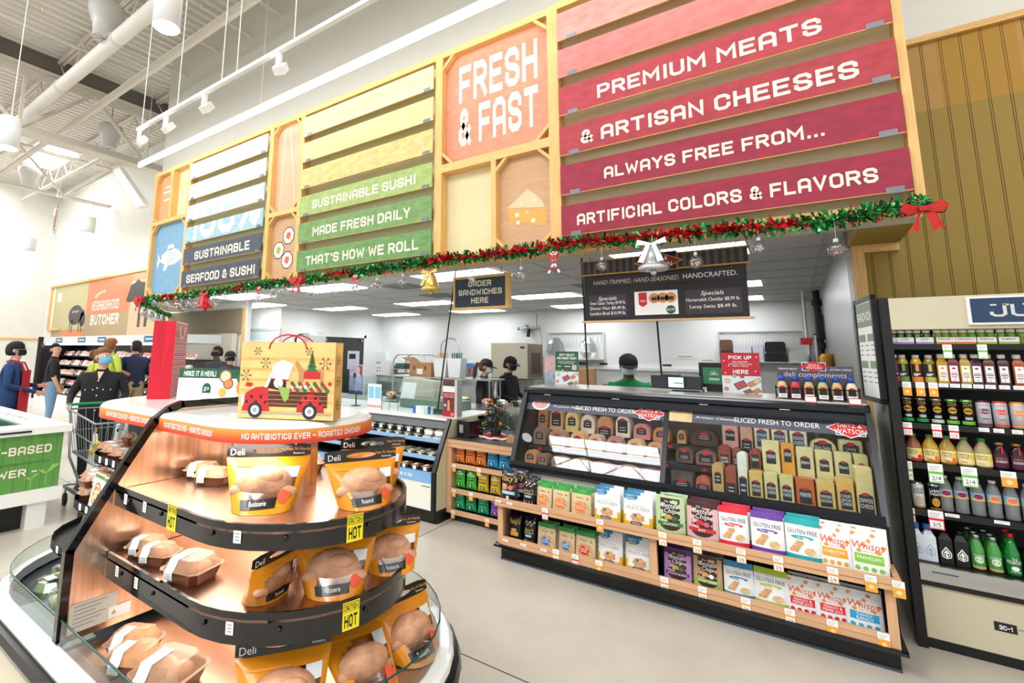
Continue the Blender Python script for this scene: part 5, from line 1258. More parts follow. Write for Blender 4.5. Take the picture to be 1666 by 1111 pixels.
# ---------------------------------------------------------------- snack bags
def snack(name, w, h, d, base, draw, kind='stand', band=None):
    """one snack bag mesh; draw(g, F) decorates the front; F(off)(u, v) in metres on the bulging front"""
    pr = (lambda v: (1 - v) ** .7 * .9 + .1 * (1 - v)) if kind == 'stand' else (lambda v: max(0, 1 - abs(2 * v - 1) ** 2.4) ** .6)
    dep = lambda u, v: d / 2 * max(0, 1 - abs(u) ** 2.4) ** .7 * pr(v) + .0015
    wf = lambda v: w / 2 * (1 if kind == 'stand' else 1 - .10 * math.sin(math.pi * v)) * (1 - .03 * v)
    wr = lambda u, v: .0018 * math.sin(9 * u + 14 * v) * math.sin(17 * v + 3)
    S = lambda sg: (lambda a, b: (wf(b) * (a * 2 - 1), sg * (dep(a * 2 - 1, b) + wr(a, b) * (1 if 0 < b < 1 else 0)), b * h))
    g = MB(); mf = (lambda u, v: band(u, v) or base) if band else None
    g.grid(S(-1), 10, 12, base, mf); g.grid(lambda a, b: S(1)(1 - a, b), 6, 5, base, (lambda u, v: mf(.5, v)) if band else None)
    g.add([S(-1)(i / 4, 0) for i in range(5)] + [S(1)(i / 4, 0) for i in (3, 2, 1)], [tuple(range(8))[::-1]], base)
    F = lambda off: (lambda u, v: (lambda q: (q[0], q[1] - off, q[2]))(S(-1)(min(1, max(0, u / (2 * wf(v / h)) + .5)), min(1, max(0, v / h)))))
    draw(g, F, w, h)
    return g.obj(name)
BB = lambda n, c, r=.3, **k: mat('bag_' + n, c, r, bump=(30, .25), **k)
KBLK, KBEI, KWHT, KGRN, KYEL, KBLU = BB('black', '#1d1c20'), BB('beige', '#d9c49a'), BB('white', '#eceff0'), BB('green', '#2f9a42'), BB('mustard', '#e6b32a'), BB('party_blue', '#2a7fae')
GOLDT = mat('gold_lettering', '#e3bd5a', .4); CRK = mat('cracker_tan', '#cf9f6c', .5, noise=(40, .25, 2)); ORG = mat('print_orange', '#ee7a34', .5); PBL = mat('print_blue', '#2f78c4', .5); PRD = mat('print_red', '#cc2b38', .5); PPU = mat('print_purple', '#3c2752', .5); LTB = mat('print_light_blue', '#9fd0dc', .5); DKB = mat('print_dark_brown', '#3b1f1e', .5); PGR = mat('print_green', '')
def R4(g, F, l, u0, u1, v0, v1, m): g.rect(F(.0006 + .0005 * l), u0, u1, v0, v1, m, 5, 3)
def D4(g, F, l, u, v, r, m, rv=None, jag=0, n=14): g.disc(F(.0006 + .0005 * l), u, v, r, m, rv, n, 2, 0, jag)
def T4(g, F, l, s, u, v, h, m, wmax=None, sh=0): g.text(s, F(.0008 + .0005 * l), u, v, h, m, wmax=wmax, shear=sh)
def art_pita(people):
    def f(g, F, w, h):
        if people:
            for k in range(9): D4(g, F, 1, -.4 * w + .1 * w * k, h * (.72 + .05 * (k % 3)), .05 * w, (LTB, ORG, PAPER)[k % 3], .035 * h, n=7)
            T4(g, F, 2, "Stacy's", 0, .5 * h, .12 * h, GOLDT, .75 * w, .25); T4(g, F, 2, 'RISE PROJECT', 0, .41 * h, .055 * h, PAPER, .75 * w); R4(g, F, 1, -.25 * w, .25 * w, .29 * h, .37 * h, LTB)
            for k in range(4): u = -.3 * w + .2 * w * k; D4(g, F, 1, u, .19 * h, .03 * w, CRK, n=7); R4(g, F, 1, u - .04 * w, u + .04 * w, .05 * h, .17 * h, (PAPER, ORG, LTB, ORG)[k])
        else:
            T4(g, F, 2, 'SIMPLY', .05 * w, .87 * h, .05 * h, PAPER, .4 * w); T4(g, F, 2, "Stacy's", 0, .68 * h, .19 * h, GOLDT, .85 * w, .25)
            R4(g, F, 1, -.36 * w, -.05 * w, .4 * h, .58 * h, CRK); D4(g, F, 1, .12 * w, .48 * h, .13 * w, mat('salami_pink', '#c9706a', .5), .08 * h); D4(g, F, 1, .28 * w, .54 * h, .06 * w, PRD)
            R4(g, F, 2, -.36 * w, .34 * w, .27 * h, .37 * h, LTB); R4(g, F, 1, -.1 * w, .05 * w, .12 * h, .22 * h, PAPER); T4(g, F, 3, 'PITA CHIPS', 0, .29 * h, .05 * h, PAPER, .6 * w)
    return f
def art_cheesepita(g, F, w, h):
    T4(g, F, 2, "Stacy's", 0, .68 * h, .2 * h, GOLDT, .85 * w, .25); R4(g, F, 1, -.3 * w, .3 * w, .22 * h, .38 * h, mat('cheddar_slab', '#e3b04a', .5)); R4(g, F, 2, -.22 * w, .16 * w, .36 * h, .5 * h, CRK); R4(g, F, 1, -.25 * w, .25 * w, .08 * h, .11 * h, PGREY)
def art_crouton(m, t):
    def f(g, F, w, h):
        T4(g, F, 1, "Olivia's", -.05 * w, .66 * h, .07 * h, INK, .5 * w); g.poly(F(.0012), [(.26 * w, .65 * h), (.36 * w, .65 * h), (.31 * w, .73 * h)], PGR)
        D4(g, F, 1, 0, .34 * h, .40 * w, CRK, .25 * h, .06, 20); D4(g, F, 2, 0, .34 * h, .25 * w, m, .165 * h, n=18); T4(g, F, 3, t[0], 0, .36 * h, .055 * h, PAPER, .36 * w); T4(g, F, 3, t[1], 0, .28 * h, .055 * h, PAPER, .42 * w)
    return f
def band_crouton(u, v): return KGRN if v > .82 else None
def art_seed(g, F, w, h):
    D4(g, F, 1, -.25 * w, .86 * h, .27 * w, KBLU, .1 * h, .05, 18); T4(g, F, 2, 'PARTY', -.25 * w, .86 * h, .06 * h, PAPER, .4 * w); T4(g, F, 2, 'PACK!', -.25 * w, .78 * h, .06 * h, PAPER, .4 * w)
    T4(g, F, 1, 'CRUNCHMASTER', .05 * w, .62 * h, .03 * h, PGREY, .5 * w); T4(g, F, 1, 'MULTI-SEED', .02 * w, .51 * h, .085 * h, PGREY, .78 * w)
    D4(g, F, 1, .02 * w, .3 * h, .24 * w, CRK, .13 * h, .1, 14); D4(g, F, 2, -.05 * w, .36 * h, .05 * w, PGR); R4(g, F, 3, -.2 * w, .18 * w, .1 * h, .18 * h, PPU); T4(g, F, 4, 'ORIGINAL', 0, .115 * h, .045 * h, PAPER, .3 * w)
def band_seed(u, v): return KYEL if v < .16 or (v < .42 and abs(u - .5) > .5 - .55 * (.42 - v)) else (KBLU if v > .93 and u < .6 else None)
def art_better(acc, flav, ball):
    def f(g, F, w, h):
        R4(g, F, 0, -.33 * w, .33 * w, .2 * h, .93 * h, DKB)
        T4(g, F, 2, 'The', -.12 * w, .82 * h, .05 * h, PAPER, .3 * w, .2); T4(g, F, 2, 'Better', 0, .69 * h, .12 * h, PAPER, .56 * w, .2); T4(g, F, 2, 'Chip', 0, .56 * h, .12 * h, PAPER, .46 * w, .2)
        D4(g, F, 1, -.06 * w, .44 * h, .13 * w, ball[0], .08 * h); D4(g, F, 1, .14 * w, .43 * h, .09 * w, ball[1], .06 * h)
        D4(g, F, 2, 0, .22 * h, .3 * w, DKB, .1 * h); R4(g, F, 3, -.42 * w, .42 * w, .24 * h, .33 * h, acc); T4(g, F, 5, flav, 0, .255 * h, .055 * h, PAPER, .7 * w)
    return f
def art_gf(c, name):
    def f(g, F, w, h):
        D4(g, F, 0, -.02 * w, .8 * h, .14 * w, PAPER, .04 * h); T4(g, F, 1, 'MILTONS', -.02 * w, .785 * h, .03 * h, PGREY, .2 * w)
        T4(g, F, 1, 'GLUTEN FREE', 0, .64 * h, .1 * h, PPU, .82 * w); D4(g, F, 0, 0, .56 * h, .32 * w, c, .045 * h); T4(g, F, 2, name, 0, .54 * h, .05 * h, PAPER, .5 * w)
        for k in range(4): R4(g, F, 1, (-.36 + .06 * k) * w, (-.12 + .05 * k) * w, (.22 + .06 * k) * h, (.3 + .06 * k) * h, CRK)
        D4(g, F, 2, .2 * w, .27 * h, .16 * w, mat('cracker_pale', '#dcb987', .5, noise=(60, .2, 2)), .085 * h, .05, 16)
    return f
def art_whisp(c, t):
    def f(g, F, w, h):
        for k in range(7): D4(g, F, 0, (-.38 + .13 * k) * w, (.9 - .12 * ((k * 3) % 4)) * h, .07 * w, mat('crisp_gold', '#dc9a3c', .5), .045 * h, n=10)
        T4(g, F, 2, 'Whisps', 0, .58 * h, .18 * h, mat('whisps_orange', '#e2562a', .5), .84 * w, .15); T4(g, F, 1, 'CHEESE CRISPS', 0, .52 * h, .03 * h, PRD, .6 * w)
        ls = t.split('/'); R4(g, F, 2, -.38 * w, .38 * w, .28 * h, .48 * h, c)
        for k, s_ in enumerate(ls): T4(g, F, 4, s_, 0, (.36 if len(ls) == 1 else .39 - .09 * k) * h, .075 * h, PAPER, .62 * w)
        for k in range(4): D4(g, F, 1, (-.32 + .21 * k) * w, .16 * h, .075 * w, c, .05 * h, n=12)
    return f
def topbot(top, bot, t=.84, b=.12): return lambda u, v: top if v > t else (bot if v < b else None)
KIND = {}
def K(key, *a, **k): KIND[key] = (a, k)
K('pita_big', .17, .25, .07, KBLK, art_pita(False), 'pillow'); K('pita_tall', .11, .21, .06, KBLK, art_pita(True), 'pillow'); K('pita_cheese', .115, .2, .05, KBLK, art_cheesepita, 'pillow')
K('crouton_o', .14, .19, .07, KBEI, art_crouton(ORG, ('SEA SALT', 'CROUTONS')), band=band_crouton); K('crouton_b', .14, .19, .07, KBEI, art_crouton(PBL, ('BAKED', 'CROUTONS')), band=band_crouton); K('crouton_r', .145, .19, .07, KBEI, art_crouton(PRD, ('PARMESAN', 'PEPPER')), band=band_crouton)
K('seed', .19, .235, .07, KWHT, art_seed, band=band_seed)
GRL = BB('pale_green', '#b9cfa0'); 
K('better_j', .185, .25, .06, GRL, art_better(mat('jal_green', '#3c7a3a', .5), 'JALAPENO', (mat('tomatillo', '#b8a84a', .5), PGR)), band=topbot(GRL, BB('leaf_green', '#5f9a44')))
K('better_b', .185, .25, .06, BB('pink', '#d9b3b0'), art_better(PRD, 'BEET', (PRD, mat('beet_pink', '#d05a6a', .5))), band=topbot(BB('maroon', '#4a2026'), BB('crimson', '#a81f38')))
K('better_s', .17, .215, .06, BB('lilac', '#b98fc0'), art_better(mat('plum', '#5a2a68', .5), 'SPINACH & KALE', (mat('tomatillo', ''), PGR)), band=topbot(BB('plum', '#5a2a68'), BB('violet', '#8a3f9a')))
K('better_c', .17, .215, .06, BB('kraft', '#c0a07a'), art_better(mat('lime', '#8cc43c', .5), 'CAULIFLOWER', (CRK, PAPER)), band=topbot(BB('brown', '#5c3f30'), BB('lime', '#9acb3a'), .9, .2))
for k, c, nm in (('r', '#d82c3e', 'Multi Seed'), ('p', '#6b3f9c', 'Multi Grain'), ('t', '#1fa5a8', 'Sea Salt'), ('b', '#2f86b8', 'Everything'), ('l', '#a9c136', 'Crispy Olive')):
    K('gf_' + k, .175, .245 if k in 'rpt' else .215, .06, KWHT, art_gf(mat('gf_' + k, c, .5), nm), band=topbot(BB('gf_' + k, c), BB('gf_' + k, c), .83, .13))
for k, c, nm in (('o', '#e6a52c', 'CHEDDAR'), ('g', '#7cc242', 'PARMESAN'), ('r', '#d8283c', 'ASIAGO &/PEPPER JACK'), ('b', '#2f9fd0', 'TANGY/RANCH')):
    K('wh_' + k, .165, .235 if k in 'og' else .205, .05, KWHT, art_whisp(mat('wh_' + k, c, .5), nm))
PROTO = {}
def put_snack(key, x, y, z, label, group, rz=0, rx_=-.12, w=None):
    if key not in PROTO:
        a, k = KIND[key]; o = snack('snack_bag', *a, **k); PROTO[key] = o; PROTO[key + '_w'] = a[0]
    else:
        o = PROTO[key].copy(); COL.objects.link(o)
    o.location = (x, y, z); o.rotation_euler = (rx_, 0, rz)
    if w: s = w / PROTO[key + '_w']; o.scale = (s, 1, 1)
    return tag(o, label, 'snack bag', group)
UP = 'snack bags on the upper rack shelf'; LW = 'snack bags on the lower rack shelf'
U = [('pita_big', -1.975, .17, 'big black pita chip bag overhanging the end of the upper shelf'), ('pita_tall', -1.815, .115, 'black bag with small figures on the upper shelf'), ('crouton_o', -1.685, .13, 'beige crouton bag with orange disc, %s of three on the upper shelf'), ('crouton_o', -1.545, .14, ''), ('crouton_o', -1.385, .155, ''),
     ('seed', -1.19, .19, 'white cracker bag with blue flag, %s of two on the upper shelf'), ('seed', -.975, .205, ''), ('better_j', -.76, .185, 'pale green chip bag with a dark brown front panel'), ('better_b', -.565, .19, 'pink chip bag with a dark maroon top'), ('gf_r', -.385, .165, 'white cracker bag with a red top'), ('gf_p', -.205, .175, 'white cracker bag with a purple top'),
     ('gf_t', -.03, .175, 'white cracker bag with a teal top'), ('wh_o', .12, .15, 'white cheese crisp bag with an orange banner'), ('wh_g', .27, .165, 'white cheese crisp bag with a green banner')]
cnt = {}
for k, x, w, l in U:
    c = cnt[k] = cnt.get(k, -1) + 1
    if k == 'crouton_o': l = 'beige crouton bag with orange disc, %s of three on the upper shelf' % ORD[c]
    if k == 'seed': l = 'white cracker bag with blue flag, %s of two on the upper shelf' % ORD[c]
    put_snack(k, x, 3.835 if k != 'pita_big' else 3.80, .445, l, UP, rz=random.uniform(-.08, .08), w=w)
    if k not in ('pita_big',): put_snack(k, x + .012, 3.90, .452, l.replace(' on the upper shelf', '') + ', copy behind, upper shelf', UP, rz=random.uniform(-.08, .08), w=w)
put_snack('pita_big', -1.93, 3.90, .45, 'second black pita chip bag close behind the overhanging one', UP, rz=.15, w=.16)
L_ = [('pita_cheese', -1.955, .115, 'black pita bag with yellow crackers'), ('pita_tall', -1.825, .105, 'black bag with small figures'), ('crouton_b', -1.68, .15, 'beige crouton bag with a blue disc, end one'), ('crouton_b', -1.515, .13, 'beige crouton bag with a blue disc, beside the red disc'), ('crouton_r', -1.37, .155, 'beige crouton bag with a red disc'), ('seed', -1.185, .18, 'white cracker bag with a blue flag, farther from the post'), ('seed', -.98, .195, 'white cracker bag with a blue flag, close to the post'),
      ('better_s', -.735, .17, 'lilac chip bag with a dark plum top'), ('better_c', -.555, .17, 'kraft chip bag with a lime green foot'), ('gf_b', -.38, .165, 'white cracker bag with blue top and foot'), ('gf_l', -.21, .18, 'white cracker bag with lime top and foot'), ('wh_r', -.055, .155, 'cheese crisp bag with red banner, beside the lime bag'), ('wh_r', .085, .15, 'cheese crisp bag with red banner, beside the blue banner'), ('wh_b', .225, .165, 'white cheese crisp bag with a blue banner')]
for k, x, w, l in L_:
    put_snack(k, x, 3.855, .137, l + ', lower shelf', LW, rz=random.uniform(-.08, .08), w=w)
    if k[:2] in ('se', 'cr', 'wh', 'be'): put_snack(k, x + .01, 3.915, .14, l + ', copy behind, lower shelf', LW, rz=random.uniform(-.06, .06), w=w)
# ---------------------------------------------------------------- things on the case top
TOPZ = 1.363
def card(name, label, x0, x1, y, z0, z1, draw, m=PAPER, rx_=-.06, rz=0, t=.004):
    g = MB(); w, h = (x1 - x0) / 2, z1 - z0; g.box(-w, w, -t / 2, t / 2, 0, h, m)
    o = tag(g.obj(name, None, ((x0 + x1) / 2, y, z0), rot=(rx_, 0, rz)), label, 'sign')
    g = MB(); draw(g, lambda k: planeY(-t / 2, 0, 0, .0006 + .0006 * k), w, h); g.obj('print', o)
    return o
FOODB = mat('food_brown', ''); FOODO = mat('food_orange', ''); FOODC = mat('food_cream', '')
def platters(g, F, w, h, top):
    g.rect(F(0), -w, w, 0, top * h, mat('pale_blue_print', '#dfe6ea', .5))
    for u, v, r, a, m in ((-.05, .2, .3, .5, mat('meat_red', '#b5545a', .5)), (.52, .24, .2, .5, FOODO), (.8, .32, .2, .6, FOODC), (.75, .05, .2, .6, FOODO), (.3, .02, .22, .5, FOODB)):
        c, s_ = math.cos(a), math.sin(a); k = r * w
        P = [(u * w + (x * c - y * s_) * k, v * h * .92 + .02 * h + (x * s_ + y * c) * k * .9) for x, y in ((-1, -.75), (1, -.75), (1, .75), (-1, .75))]
        P = [(max(-w, min(w, a_)), max(0, min(top * h, b_))) for a_, b_ in P]
        g.poly(F(1), P, INK); cxx = sum(p[0] for p in P) / 4; cyy = sum(p[1] for p in P) / 4; g.poly(F(2), [(cxx + (a_ - cxx) * .85, cyy + (b_ - cyy) * .85) for a_, b_ in P], m)
    for u, v, r, m in ((-.72, .3, .15, FOODC), (.05, .42, .13, mat('meat_red', '')), (-.35, .43, .12, mat('pale_grey_bowl', '#9fb3bc', .5)), (-.8, .1, .13, FOODO)): g.disc(F(1), u * w, v * h, r * w, INK, r * w * .9, 14); g.disc(F(2), u * w, v * h, r * w * .85, m, r * w * .75, 14)
def d_delay(g, F, w, h):
    g.rect(F(0), -w, w, .4 * h, h, DKG); btext(g, "DON'T DELAY,", F(1), 0, .86 * h, .07 * h, PAPER, w=1.3 * w); btext(g, 'PRE-ORDER TODAY!', F(1), 0, .76 * h, .07 * h, PAPER, w=1.7 * w)
    for k, q in enumerate((1.5, 1.3)): g.rect(F(1), -q * w / 2, q * w / 2, .69 * h - .05 * h * k, .7 * h - .05 * h * k, PAPER)
    g.rect(F(1), -.8 * w, -.5 * w, .54 * h, .56 * h, PAPER); g.rect(F(1), -.2 * w, .3 * w, .54 * h, .56 * h, PAPER); g.rect(F(1), .45 * w, .85 * w, .45 * h, .6 * h, mat('pale_pink_square', '#d9b6b8', .6)); g.rect(F(1), -w, -.3 * w, .385 * h, .43 * h, mat('light_green_strip', '#7fb56a', .5)); platters(g, F, w, h, .385)
card('pre_order_sign', "green card lettered DON'T DELAY, PRE-ORDER TODAY! on the deli case top", -1.93, -1.695, 4.72, TOPZ, 1.69, d_delay)
g = MB(); g.box(-.1, .1, -.002, .002, 0, .28, PAPER)
g.rect(planeY(-.0026), -.1, .1, .11, .28, mat('pink_grey_photo', '#c9a9a6', .5, noise=(20, .2, 3))); g.rect(planeY(-.0026), -.1, .1, 0, .11, mat('blue_grey_photo', '#9aa6b2', .5, noise=(20, .3, 3)))
tag(g.obj('photo_card', None, (-1.965, 4.79, TOPZ), rot=(-.05, 0, .3)), 'pinkish photo card half hidden behind the green pre-order card', 'sign')
def d_pick(g, F, w, h):
    g.rect(F(0), -w, w, .43 * h, h, mat('holiday_red', '#c01f36', .5)); btext(g, 'PICK UP', F(1), 0, .84 * h, .09 * h, PAPER, w=1.2 * w)
    for k, (s_, q) in enumerate((('PRE-ORDERED', .8), ('HOLIDAY MEALS AND', 1.2), ('PARTY TRAYS', .8))): g.text(s_, F(1), 0, (.76 - .055 * k) * h, .038 * h, PAPER, w=q * w)
    btext(g, 'HERE', F(1), 0, .48 * h, .1 * h, PAPER, w=.8 * w)
    for u, v in ((-.85, .8), (.75, .55), (-.8, .5), (.85, .9), (-.6, .68)): g.disc(F(1), u * w, v * h, .04 * w, PAPER, n=6)
    platters(g, F, w, h, .43)
card('pick_up_sign', 'red card lettered PICK UP pre-ordered holiday meals HERE', -.485, -.215, 4.74, TOPZ, 1.69, d_pick)
# scale / printer
t = thing('deli_scale', 'dark deli scale with a lit screen facing out', 'scale', (-.83, 4.72, TOPZ))
g = MB(); g.box(-.2, .2, -.06, .1, .0, .015, STAIN); g.box(-.195, .195, -.05, .06, .02, .125, mat('scale_dark_plastic', '#2b2e34', .4)); g.box(-.11, .03, -.055, .05, .125, .135, mat('scale_dark_plastic', '')); g.obj('body', t)
g = MB(); g.box(-.06, .08, -.056, -.05, .025, .12, BLACK); g.box(-.052, .065, -.058, -.056, .03, .113, mat('scale_screen', '#bfe0f0', .3, emit=1.2)); g.rect(planeY(-.0585), -.01, .062, .06, .07, mat('screen_green', '#2f8a4a', .4, emit=.5)); g.rect(planeY(-.0585), -.05, .05, .09, .1, PAPER); g.obj('screen', t)
g = MB(); g.box(-.02, .19, -.1, -.05, 0, .01, BLACK); g.obj('keypad', t)
t = thing('order_monitor', 'small black monitor with a green screen behind the scale', 'monitor', (-.56, 4.9, TOPZ))
g = MB(); g.box(-.115, .115, 0, .03, .03, .24, BLACK); g.box(-.06, .06, -.02, .08, 0, .03, BLACK); g.obj('housing', t)
g = MB(); g.box(-.085, .085, -.002, 0, .06, .2, mat('screen_dark_green', '#2a6a44', .3, emit=.35)); btext(g, 'ORDER', planeY(-.003), 0, .09, .02, PAPER, w=.08)
for k in range(5): a = math.pi / 4 * k; g.box(-.002, .002, -.003, -.0025, 0, .035, PAPER, Matrix.Translation((0, 0, .14)) @ Matrix.Rotation(a - math.pi / 2, 4, 'Y'))
g.obj('screen', t)
# condiments
t = thing('condiment_stand', 'black wire stand with a slate card lettered deli complements', 'display stand', (.12, 4.46, TOPZ))
g = MB()
for z in (.02, .075): g.tube([(-.235, -.045, z), (.235, -.045, z), (.235, .045, z), (-.235, .045, z)], .0035, BLACK, 5, True)
for i in range(7):
    x = -.235 + .47 * i / 6
    for y in (-.045, .045): g.cyl((x, y, 0), (x, y, .09), .003, BLACK, n=5)
g.obj('wire_frame', t)
g = MB(); g.box(-.22, .22, .055, .06, .0, .235, SLATE); f = planeY(.0545); f2 = planeY(.053); f3 = planeY(.0515); f4 = planeY(.05)
g.text('deli complements', f, .0, .155, .038, mat('pale_rose_lettering', '#d6c3c9', .5), w=.36); g.text('PREMIUM MEATS', f, -.155, .205, .012, PAPER, w=.11); g.text('ARTISAN CHEESES', f, .15, .205, .012, PAPER, w=.12)
g.rect(f2, -.07, .07, .2, .26, PAPER); g.rect(f3, -.066, .066, .204, .256, LNAVY); g.poly(f4, [(-.085, .23), (0, .19), (.085, .23), (0, .27)], LR); g.text('DIETZ &', planeY(.0485), 0, .233, .015, PAPER, w=.06); g.text('WATSON', planeY(.0485), 0, .213, .017, PAPER, w=.09); g.obj('header_card', t)
CAPB = mat('blue_squeeze_cap', '#1d4fb0', .35)
for i, c in enumerate(('#d9b67c', '#cf3a4c', '#cfae72', '#b7bf7c', '#d0b274', '#e6dcc4')):
    m = mat('sauce_' + c.strip('#'), c, .25); x = .12 - .195 + .078 * i
    o = tag(MB().lathe([(.028, 0), (.03, .01), (.03, .085), (.024, .105), (.017, .118), (.017, .122)], m, n=4 * 4, sx=1, sy=.75).obj('sauce_bottle', None, (x, 4.46, TOPZ + .004)), 'blue capped squeeze bottle of %s sauce, %s from the pick up card' % (('tan', 'red', 'ochre', 'pale green', 'sandy', 'white')[i], ORD[i]), 'sauce bottle', 'sauce bottles on the deli case')
    MB().lathe([(.02, .122), (.02, .15), (.012, .158), (.001, .158)], CAPB, n=14).obj('cap', o)
    g = MB(); f = planeY(-.0245); g.rect(planeY(-.0235), -.02, .02, .02, .075, LBLK); g.disc(planeY(-.0245), 0, .078, .016, LR, .009, 10); g.obj('label', o)
for i in range(6):
    g = MB(); x = -.195 + .078 * i; g.rect(planeY(-.0495), x - .026, x + .026, .008, .036, PAPER); g.rect(planeY(-.05), x - .015, x + .02, .02, .026, PGREY); g.obj('price_card', t)
for i in (2, 5):
    g = MB(); x = -.195 + .078 * i; g.rect(planeY(-.1625), x - .033, x + .033, -.065, .03, TRD); g.rect(planeY(-.163), x - .029, x + .029, -.06, -.012, PAPER); g.rect(planeY(-.163), x - .029, x + .029, -.006, .026, PAPER); g.text('$2.49', planeY(-.1635), x, -.045, .022, INK, wmax=.05); g.obj('sale_card', t)
# ================================================================ grab-and-go service case at the far left of the deli
SC_ = thing('service_case', 'long white and grey refrigerated service case with blue shelf strips', 'service case', (-5.9, 4.5, 0)); S0 = Vector((-5.9, 4.5, 0))
sx = lambda g, x0, x1, y0, y1, z0, z1, m: g.box(x0 - S0.x, x1 - S0.x, y0 - S0.y, y1 - S0.y, z0 - S0.z, z1 - S0.z, m)
CWHT = mat('case_white_front', '#eceae0', .4); CGREY = mat('visor_grey', '#4d5055', .4); BLUS = mat('blue_price_strip', '#8fb6dc', .4); BLUL = mat('blue_lower_panel', '#7fb0e0', .4); ENDP = mat('case_end_cream', '#d8d2b0', .5)
g = MB(); sx(g, -9.0, -2.955, 4.11, 5.2, 0, .12, BLACK); sx(g, -2.955, -2.93, 4.12, 4.5, 0, .12, BLACK); g.obj('kick_plate', SC_)
g = MB(); sx(g, -9.0, -2.97, 4.095, 4.14, .12, .375, CWHT); sx(g, -3.11, -3.0, 4.093, 4.095, .335, .343, mat('badge_blue', '#4a6fa8', .4)); g.obj('front_panel', SC_)
g = MB(); sx(g, -9.0, -2.97, 4.09, 4.14, .375, .475, BLUL); btext(g, 'GRAB N GO', planeY(-.411), -5.9 + 2.3 + S0.x + 5.9 + 5.9 - 2.3 + .0 if 0 else 2.55, .41, .03, PAPER, w=.25); g.obj('blue_panel', SC_)
g = MB(); g.prism([(4.098, .12), (4.098, .48), (4.19, .66), (4.37, .97), (4.9, .97), (4.9, .12)], lambda a, b, t: (t - S0.x, a - S0.y, b), -2.955, -2.935, ENDP); g.obj('end_panel', SC_)
g = MB()
for (a, b), (c, d) in (((4.09, .12), (4.09, .48)), ((4.09, .48), (4.18, .66)), ((4.18, .66), (4.36, .975))):
    v = Vector((0, c - a, d - b)).normalized(); w_ = Vector((0, -v.z, v.y)) * .014
    A, B = Vector((-2.965 - S0.x, a - S0.y, b)), Vector((-2.965 - S0.x, c - S0.y, d)); vs = [p + w_ * sw + Vector((q, 0, 0)) for p in (A, B) for q in (-.012, .034) for sw in (-1, 1)]
    g.add(vs, [(0, 1, 3, 2), (4, 6, 7, 5), (0, 4, 5, 1), (2, 3, 7, 6), (0, 2, 6, 4), (1, 5, 7, 3)], DBLK)
g.obj('end_trim', SC_)
for i, (z, y) in enumerate(((.745, 4.25), (.59, 4.165), (.47, 4.10))):
    g = MB(); sx(g, -9, -2.97, y, 4.85, z - .015, z, mat('case_shelf_dark', '#22252a', .4)); sh = g.obj('shelf', SC_)
    if i < 2:
        g = MB(); sx(g, -9, -2.975, y - .012, y - .002, z - .005, z + .035, BLUS); g.obj('price_strip', sh)
g = MB(); sx(g, -9, -2.97, 4.84, 4.86, .12, .96, mat('case_shelf_dark', '')); g.obj('back_panel', SC_)
g = MB(); g.prism([(4.30, .875), (4.50, .845), (4.52, .95), (4.365, .955), (4.34, .935)], lambda a, b, t: (t - S0.x, a - S0.y, b), -9, -2.97, CGREY); g.obj('visor', SC_)
g = MB(); sx(g, -9, -2.955, 4.355, 5.3, .953, .972, mat('white_counter', '#efefec', .3)); g.obj('counter_top', SC_)
g = MB(); sx(g, -9, -2.97, 4.56, 4.566, .972, 1.36, GC); g.obj('sneeze_guard', SC_)
g = MB(); sx(g, -2.985, -2.955, 4.50, 4.60, .972, 1.37, mat('guard_post', '#d2d4d2', .3, .5)); sx(g, -5.0, -4.98, 4.54, 4.59, .972, 1.37, mat('guard_post', '')); g.obj('guard_post', SC_)
for x in (-4.05, -3.93, -3.80): g = MB(); g.cyl((x - S0.x, 4.52 - S0.y, .972), (x - S0.x, 4.52 - S0.y, 1.08), .006, STAIN, n=6); g.obj('guard_pin', SC_)
area_light('service_case_strip', (-5.2, 4.5, .84), 4.2, .2, 10, (.95, .98, 1))
# packs on its shelves
PACKC = [mat('pack_cream', '#e5dcc4', .5), mat('pack_orange', '#e0906a', .5, noise=(30, .3, 2)), mat('pack_olive', '#a89c78', .5, noise=(30, .3, 2)), mat('pack_white', '#f0efea', .4)]
def deli_pack(kind):
    g = MB(); w, d, h = .058, .05, .042
    g.prism([(-w * .8, 0), (w * .8, 0), (w, h), (-w, h)], lambda a, b, t: (a, t, b), -d, d, INK if kind != 3 else PACKC[3])
    g.prism([(-w, h), (w, h), (w * .75, h + .016), (-w * .75, h + .016)], lambda a, b, t: (a, t, b), -d, d, CLAM)
    g.prism([(-w * .85, h * .6), (w * .85, h * .6), (w * .7, h + .012), (-w * .7, h + .012)], lambda a, b, t: (a, t, b), -d * .9, d * .9, PACKC[kind if kind < 3 else 0])
    g.add([(-w * .35, -d - .001, h * .2), (w * .35, -d - .001, h * .2), (w * .35, -d - .001, h), (-w * .35, -d - .001, h)], [(0, 1, 2, 3)], PAPER)
    g.add([(-w * .3, -d, h + .0165), (w * .3, -d, h + .0165), (w * .3, d * .3, h + .0165), (-w * .3, d * .3, h + .0165)], [(0, 1, 2, 3)], PAPER)
    return g.obj('deli_pack')
PK = {}
def put_pack(kind, x, y, z, label, grp):
    if kind in PK: o = PK[kind].copy(); COL.objects.link(o)
    else: o = PK[kind] = deli_pack(kind)
    o.location = (x, y, z); o.rotation_euler = (0, 0, random.uniform(-.05, .05)); tag(o, label, 'deli pack', grp)
kn = ('cream topped', 'orange topped', 'olive topped', 'white')
